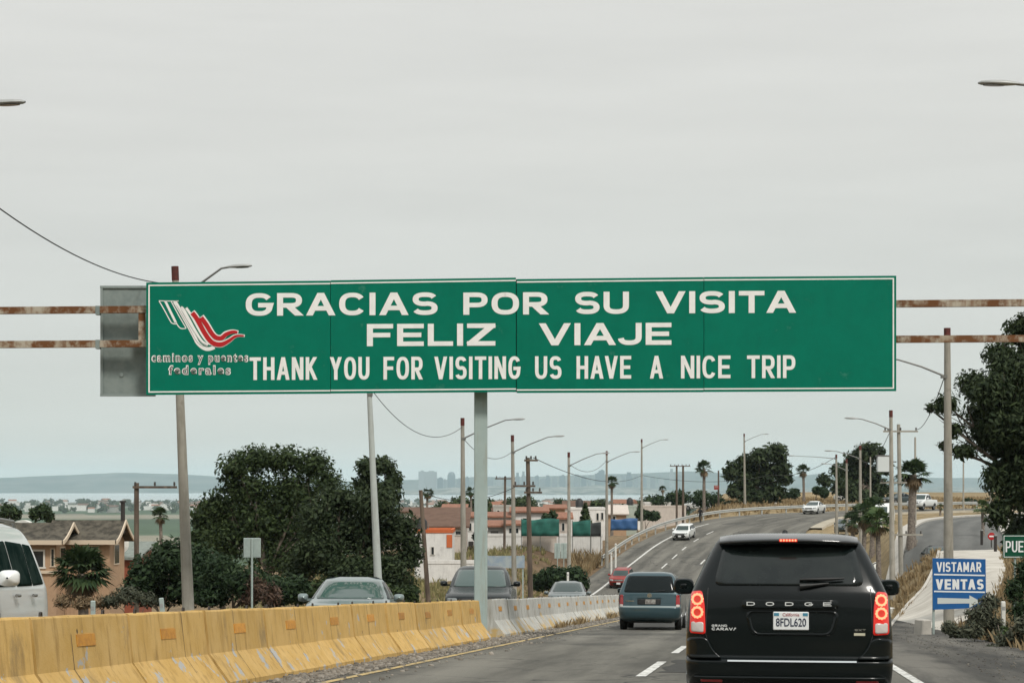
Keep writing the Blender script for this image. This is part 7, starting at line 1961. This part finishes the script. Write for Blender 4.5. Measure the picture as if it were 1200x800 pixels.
# cars standing or moving on the right-hand ground
def parked(name, label, cat, rows, m_, px, py, Y, az, kw, group="cars right of the bend", sc=1.0):
    x = P(px, 0, Y).x; root, B = vehicle(name, label, cat, rows, m_, (x, Y, H(x, Y) + .14), Matrix.Rotation(az, 3, 'Z') * sc, 0, group=group, **kw); return root
parked("sedan", "dark car half hidden by the crest of the dry grass mound", "car", SEDAN, p_dark, 1094, 645, 127.5, R(175), sedan_kw())
parked("pickup_truck", "white pickup parked beyond the side street", "pickup truck", PICK, p_white, 1090, 600, 246, R(148), dict(wheels=(1.1, 4.6, .39), wind=[(-.82, 1.27), (.82, 1.27), (.70, 1.80), (-.70, 1.80)], sides=([(2.1, 1.28), (2.9, 1.27), (2.9, 1.78), (2.25, 1.78)], [(2.98, 1.27), (3.95, 1.27), (3.4, 1.76), (2.98, 1.79)]),
    heads=([(.60, .86), (.92, .88), (.92, 1.08), (.62, 1.06)],), grille=[(-.56, .80), (.56, .80), (.56, 1.08), (-.56, 1.08)], mirrors=(1.02, 3.75, 1.28)))
VANR = [(.3, .05, 4.8, .85, .2), (.6, .0, 5.0, .96, .2), (1.0, .02, 4.9, .97, .2), (1.12, .03, 4.4, .96, .2), (1.25, .04, 4.1, .95, .2), (1.9, .10, 3.4, .90, .2), (2.2, .18, 3.1, .84, .22), (2.28, .4, 2.8, .7, .22)]
parked("van", "white van standing behind the palms", "van", VANR, p_white, 1038, 604, 205, R(160), dict(wheels=(.9, 3.9, .34), wind=[(-.8, 1.25), (.8, 1.25), (.72, 1.95), (-.72, 1.95)], rear_win=[(-.6, 1.2), (.6, 1.2), (.6, 1.9), (-.6, 1.9)], heads=([(.55, .8), (.9, .82), (.88, 1.0), (.56, .98)],), mirrors=(.98, 3.9, 1.3)))
parked("hatchback", "white car parked left of the white van behind the palms", "car", WAGON, p_white, 1026, 606, 198, R(150), wag_kw)
parked("sedan", "slate blue car behind the short lamp post over the minivan roof", "car", SEDAN, p_slate, 987, 612, 212, R(176), sedan_kw())
parked("sedan", "dark car low beside the minivan, under the palms", "car", SEDAN, p_dark, 1016, 655, 128, R(-20), sedan_kw())
parked("hatchback", "white car far behind the tree left of the bend", "car", WAGON, p_white, 834, 590, 290, R(80), wag_kw)
parked("hatchback", "pale car far behind the post in front of the right tree", "car", WAGON, p_white, 1012, 588, 285, R(70), wag_kw)
parked("sedan", "dark car parked before the white pickup, farther right", "car", SEDAN, p_slate, 1070, 600, 262, R(120), sedan_kw())

# ------------------------------------------------------------------ the walker on the shoulder of the far bend
def walker():
    s = min((abs(600 + F * road(s_, -1.4).x / road(s_, -1.4).y - 820), s_) for s_ in np.arange(s_at(0, 200), SE - 20, .5))[1]
    p = road(s, -1.4)
    j = {'pel': (0, 0, .95), 'wst': (0, 0, 1.12), 'chs': (0, .02, 1.34), 'nck': (0, .02, 1.48), 'hd0': (0, .05, 1.56), 'hd1': (0, .06, 1.70),
         'hl': (-.10, 0, .92), 'kl': (-.11, .14, .50), 'al': (-.11, .06, .08), 'tl': (-.12, .20, .03), 'hr': (.10, 0, .92), 'kr': (.11, .02, .50), 'ar': (.11, -.20, .12), 'tr': (.12, -.08, .03),
         'sl': (-.19, .01, 1.40), 'el': (-.26, -.06, 1.13), 'wl': (-.25, .06, .90), 'fl': (-.25, .10, .80), 'sr': (.19, .01, 1.40), 'er': (.26, .04, 1.13), 'wr': (.25, .20, .94), 'fr': (.25, .25, .85)}
    e_ = [('pel', 'wst'), ('wst', 'chs'), ('chs', 'nck'), ('nck', 'hd0'), ('hd0', 'hd1'), ('pel', 'hl'), ('hl', 'kl'), ('kl', 'al'), ('al', 'tl'), ('pel', 'hr'), ('hr', 'kr'), ('kr', 'ar'), ('ar', 'tr'), ('chs', 'sl'), ('sl', 'el'), ('el', 'wl'), ('wl', 'fl'), ('chs', 'sr'), ('sr', 'er'), ('er', 'wr'), ('wr', 'fr')]
    rad = {'pel': .155, 'wst': .15, 'chs': .17, 'nck': .06, 'hd0': .085, 'hd1': .085, 'hl': .10, 'hr': .10, 'kl': .068, 'kr': .068, 'al': .045, 'ar': .045, 'tl': .035, 'tr': .035, 'sl': .07, 'sr': .07, 'el': .05, 'er': .05, 'wl': .035, 'wr': .035, 'fl': .03, 'fr': .03}
    ks = list(j); me = bpy.data.meshes.new("person"); me.from_pydata([j[k_] for k_ in ks], [(ks.index(a), ks.index(b_)) for a, b_ in e_], [])
    cloth = mat("dark_clothes", (0.012, 0.013, 0.015), rough=.9); me.materials.append(cloth)
    o = bpy.data.objects.new("person", me); col.objects.link(o); o.location = p; o.rotation_euler = (0, 0, R(150))
    sk_ = o.modifiers.new("skin", 'SKIN'); 
    bpy.context.view_layer.objects.active = o
    for i, k_ in enumerate(ks): me.skin_vertices[0].data[i].radius = (rad[k_], rad[k_] * .85)
    me.skin_vertices[0].data[0].use_root = True
    o.modifiers.new("smooth", 'SUBSURF').levels = 1; o.modifiers["smooth"].render_levels = 2
    tag(o, "person in dark clothes walking along the shoulder beside the guardrail", "person")
    rows = [[(.098 * math.cos(t) * math.cos(a), .05 + .10 * math.cos(t) * math.sin(a), 1.66 + .105 * math.sin(t)) for a in np.linspace(0, 2 * math.pi, 14)] for t in np.linspace(-.1, math.pi / 2, 6)]
    mb = MB(); mb.grid(rows); mb.build("hair", mat("dark_hair", (.01, .008, .007), rough=.8), o)
walker()

# ------------------------------------------------------------------ the air
hz = bpy.data.materials.new("haze"); hz.use_nodes = True
hn, hl = hz.node_tree.nodes, hz.node_tree.links
hn.clear(); ho = hn.new("ShaderNodeOutputMaterial"); pv = hn.new("ShaderNodeVolumePrincipled")
pv.inputs['Color'].default_value = (0.75, 0.93, 0.99, 1); pv.inputs['Density'].default_value = HAZE
pv.inputs['Anisotropy'].default_value = 0.0
hl.new(pv.outputs[0], ho.inputs['Volume'])
mb = MB(); mb.box((0, 0, 48), (44000, 44000, 220)); ob = mb.build("haze", hz); tag(ob, "pale blue sea haze", "haze", kind="stuff")
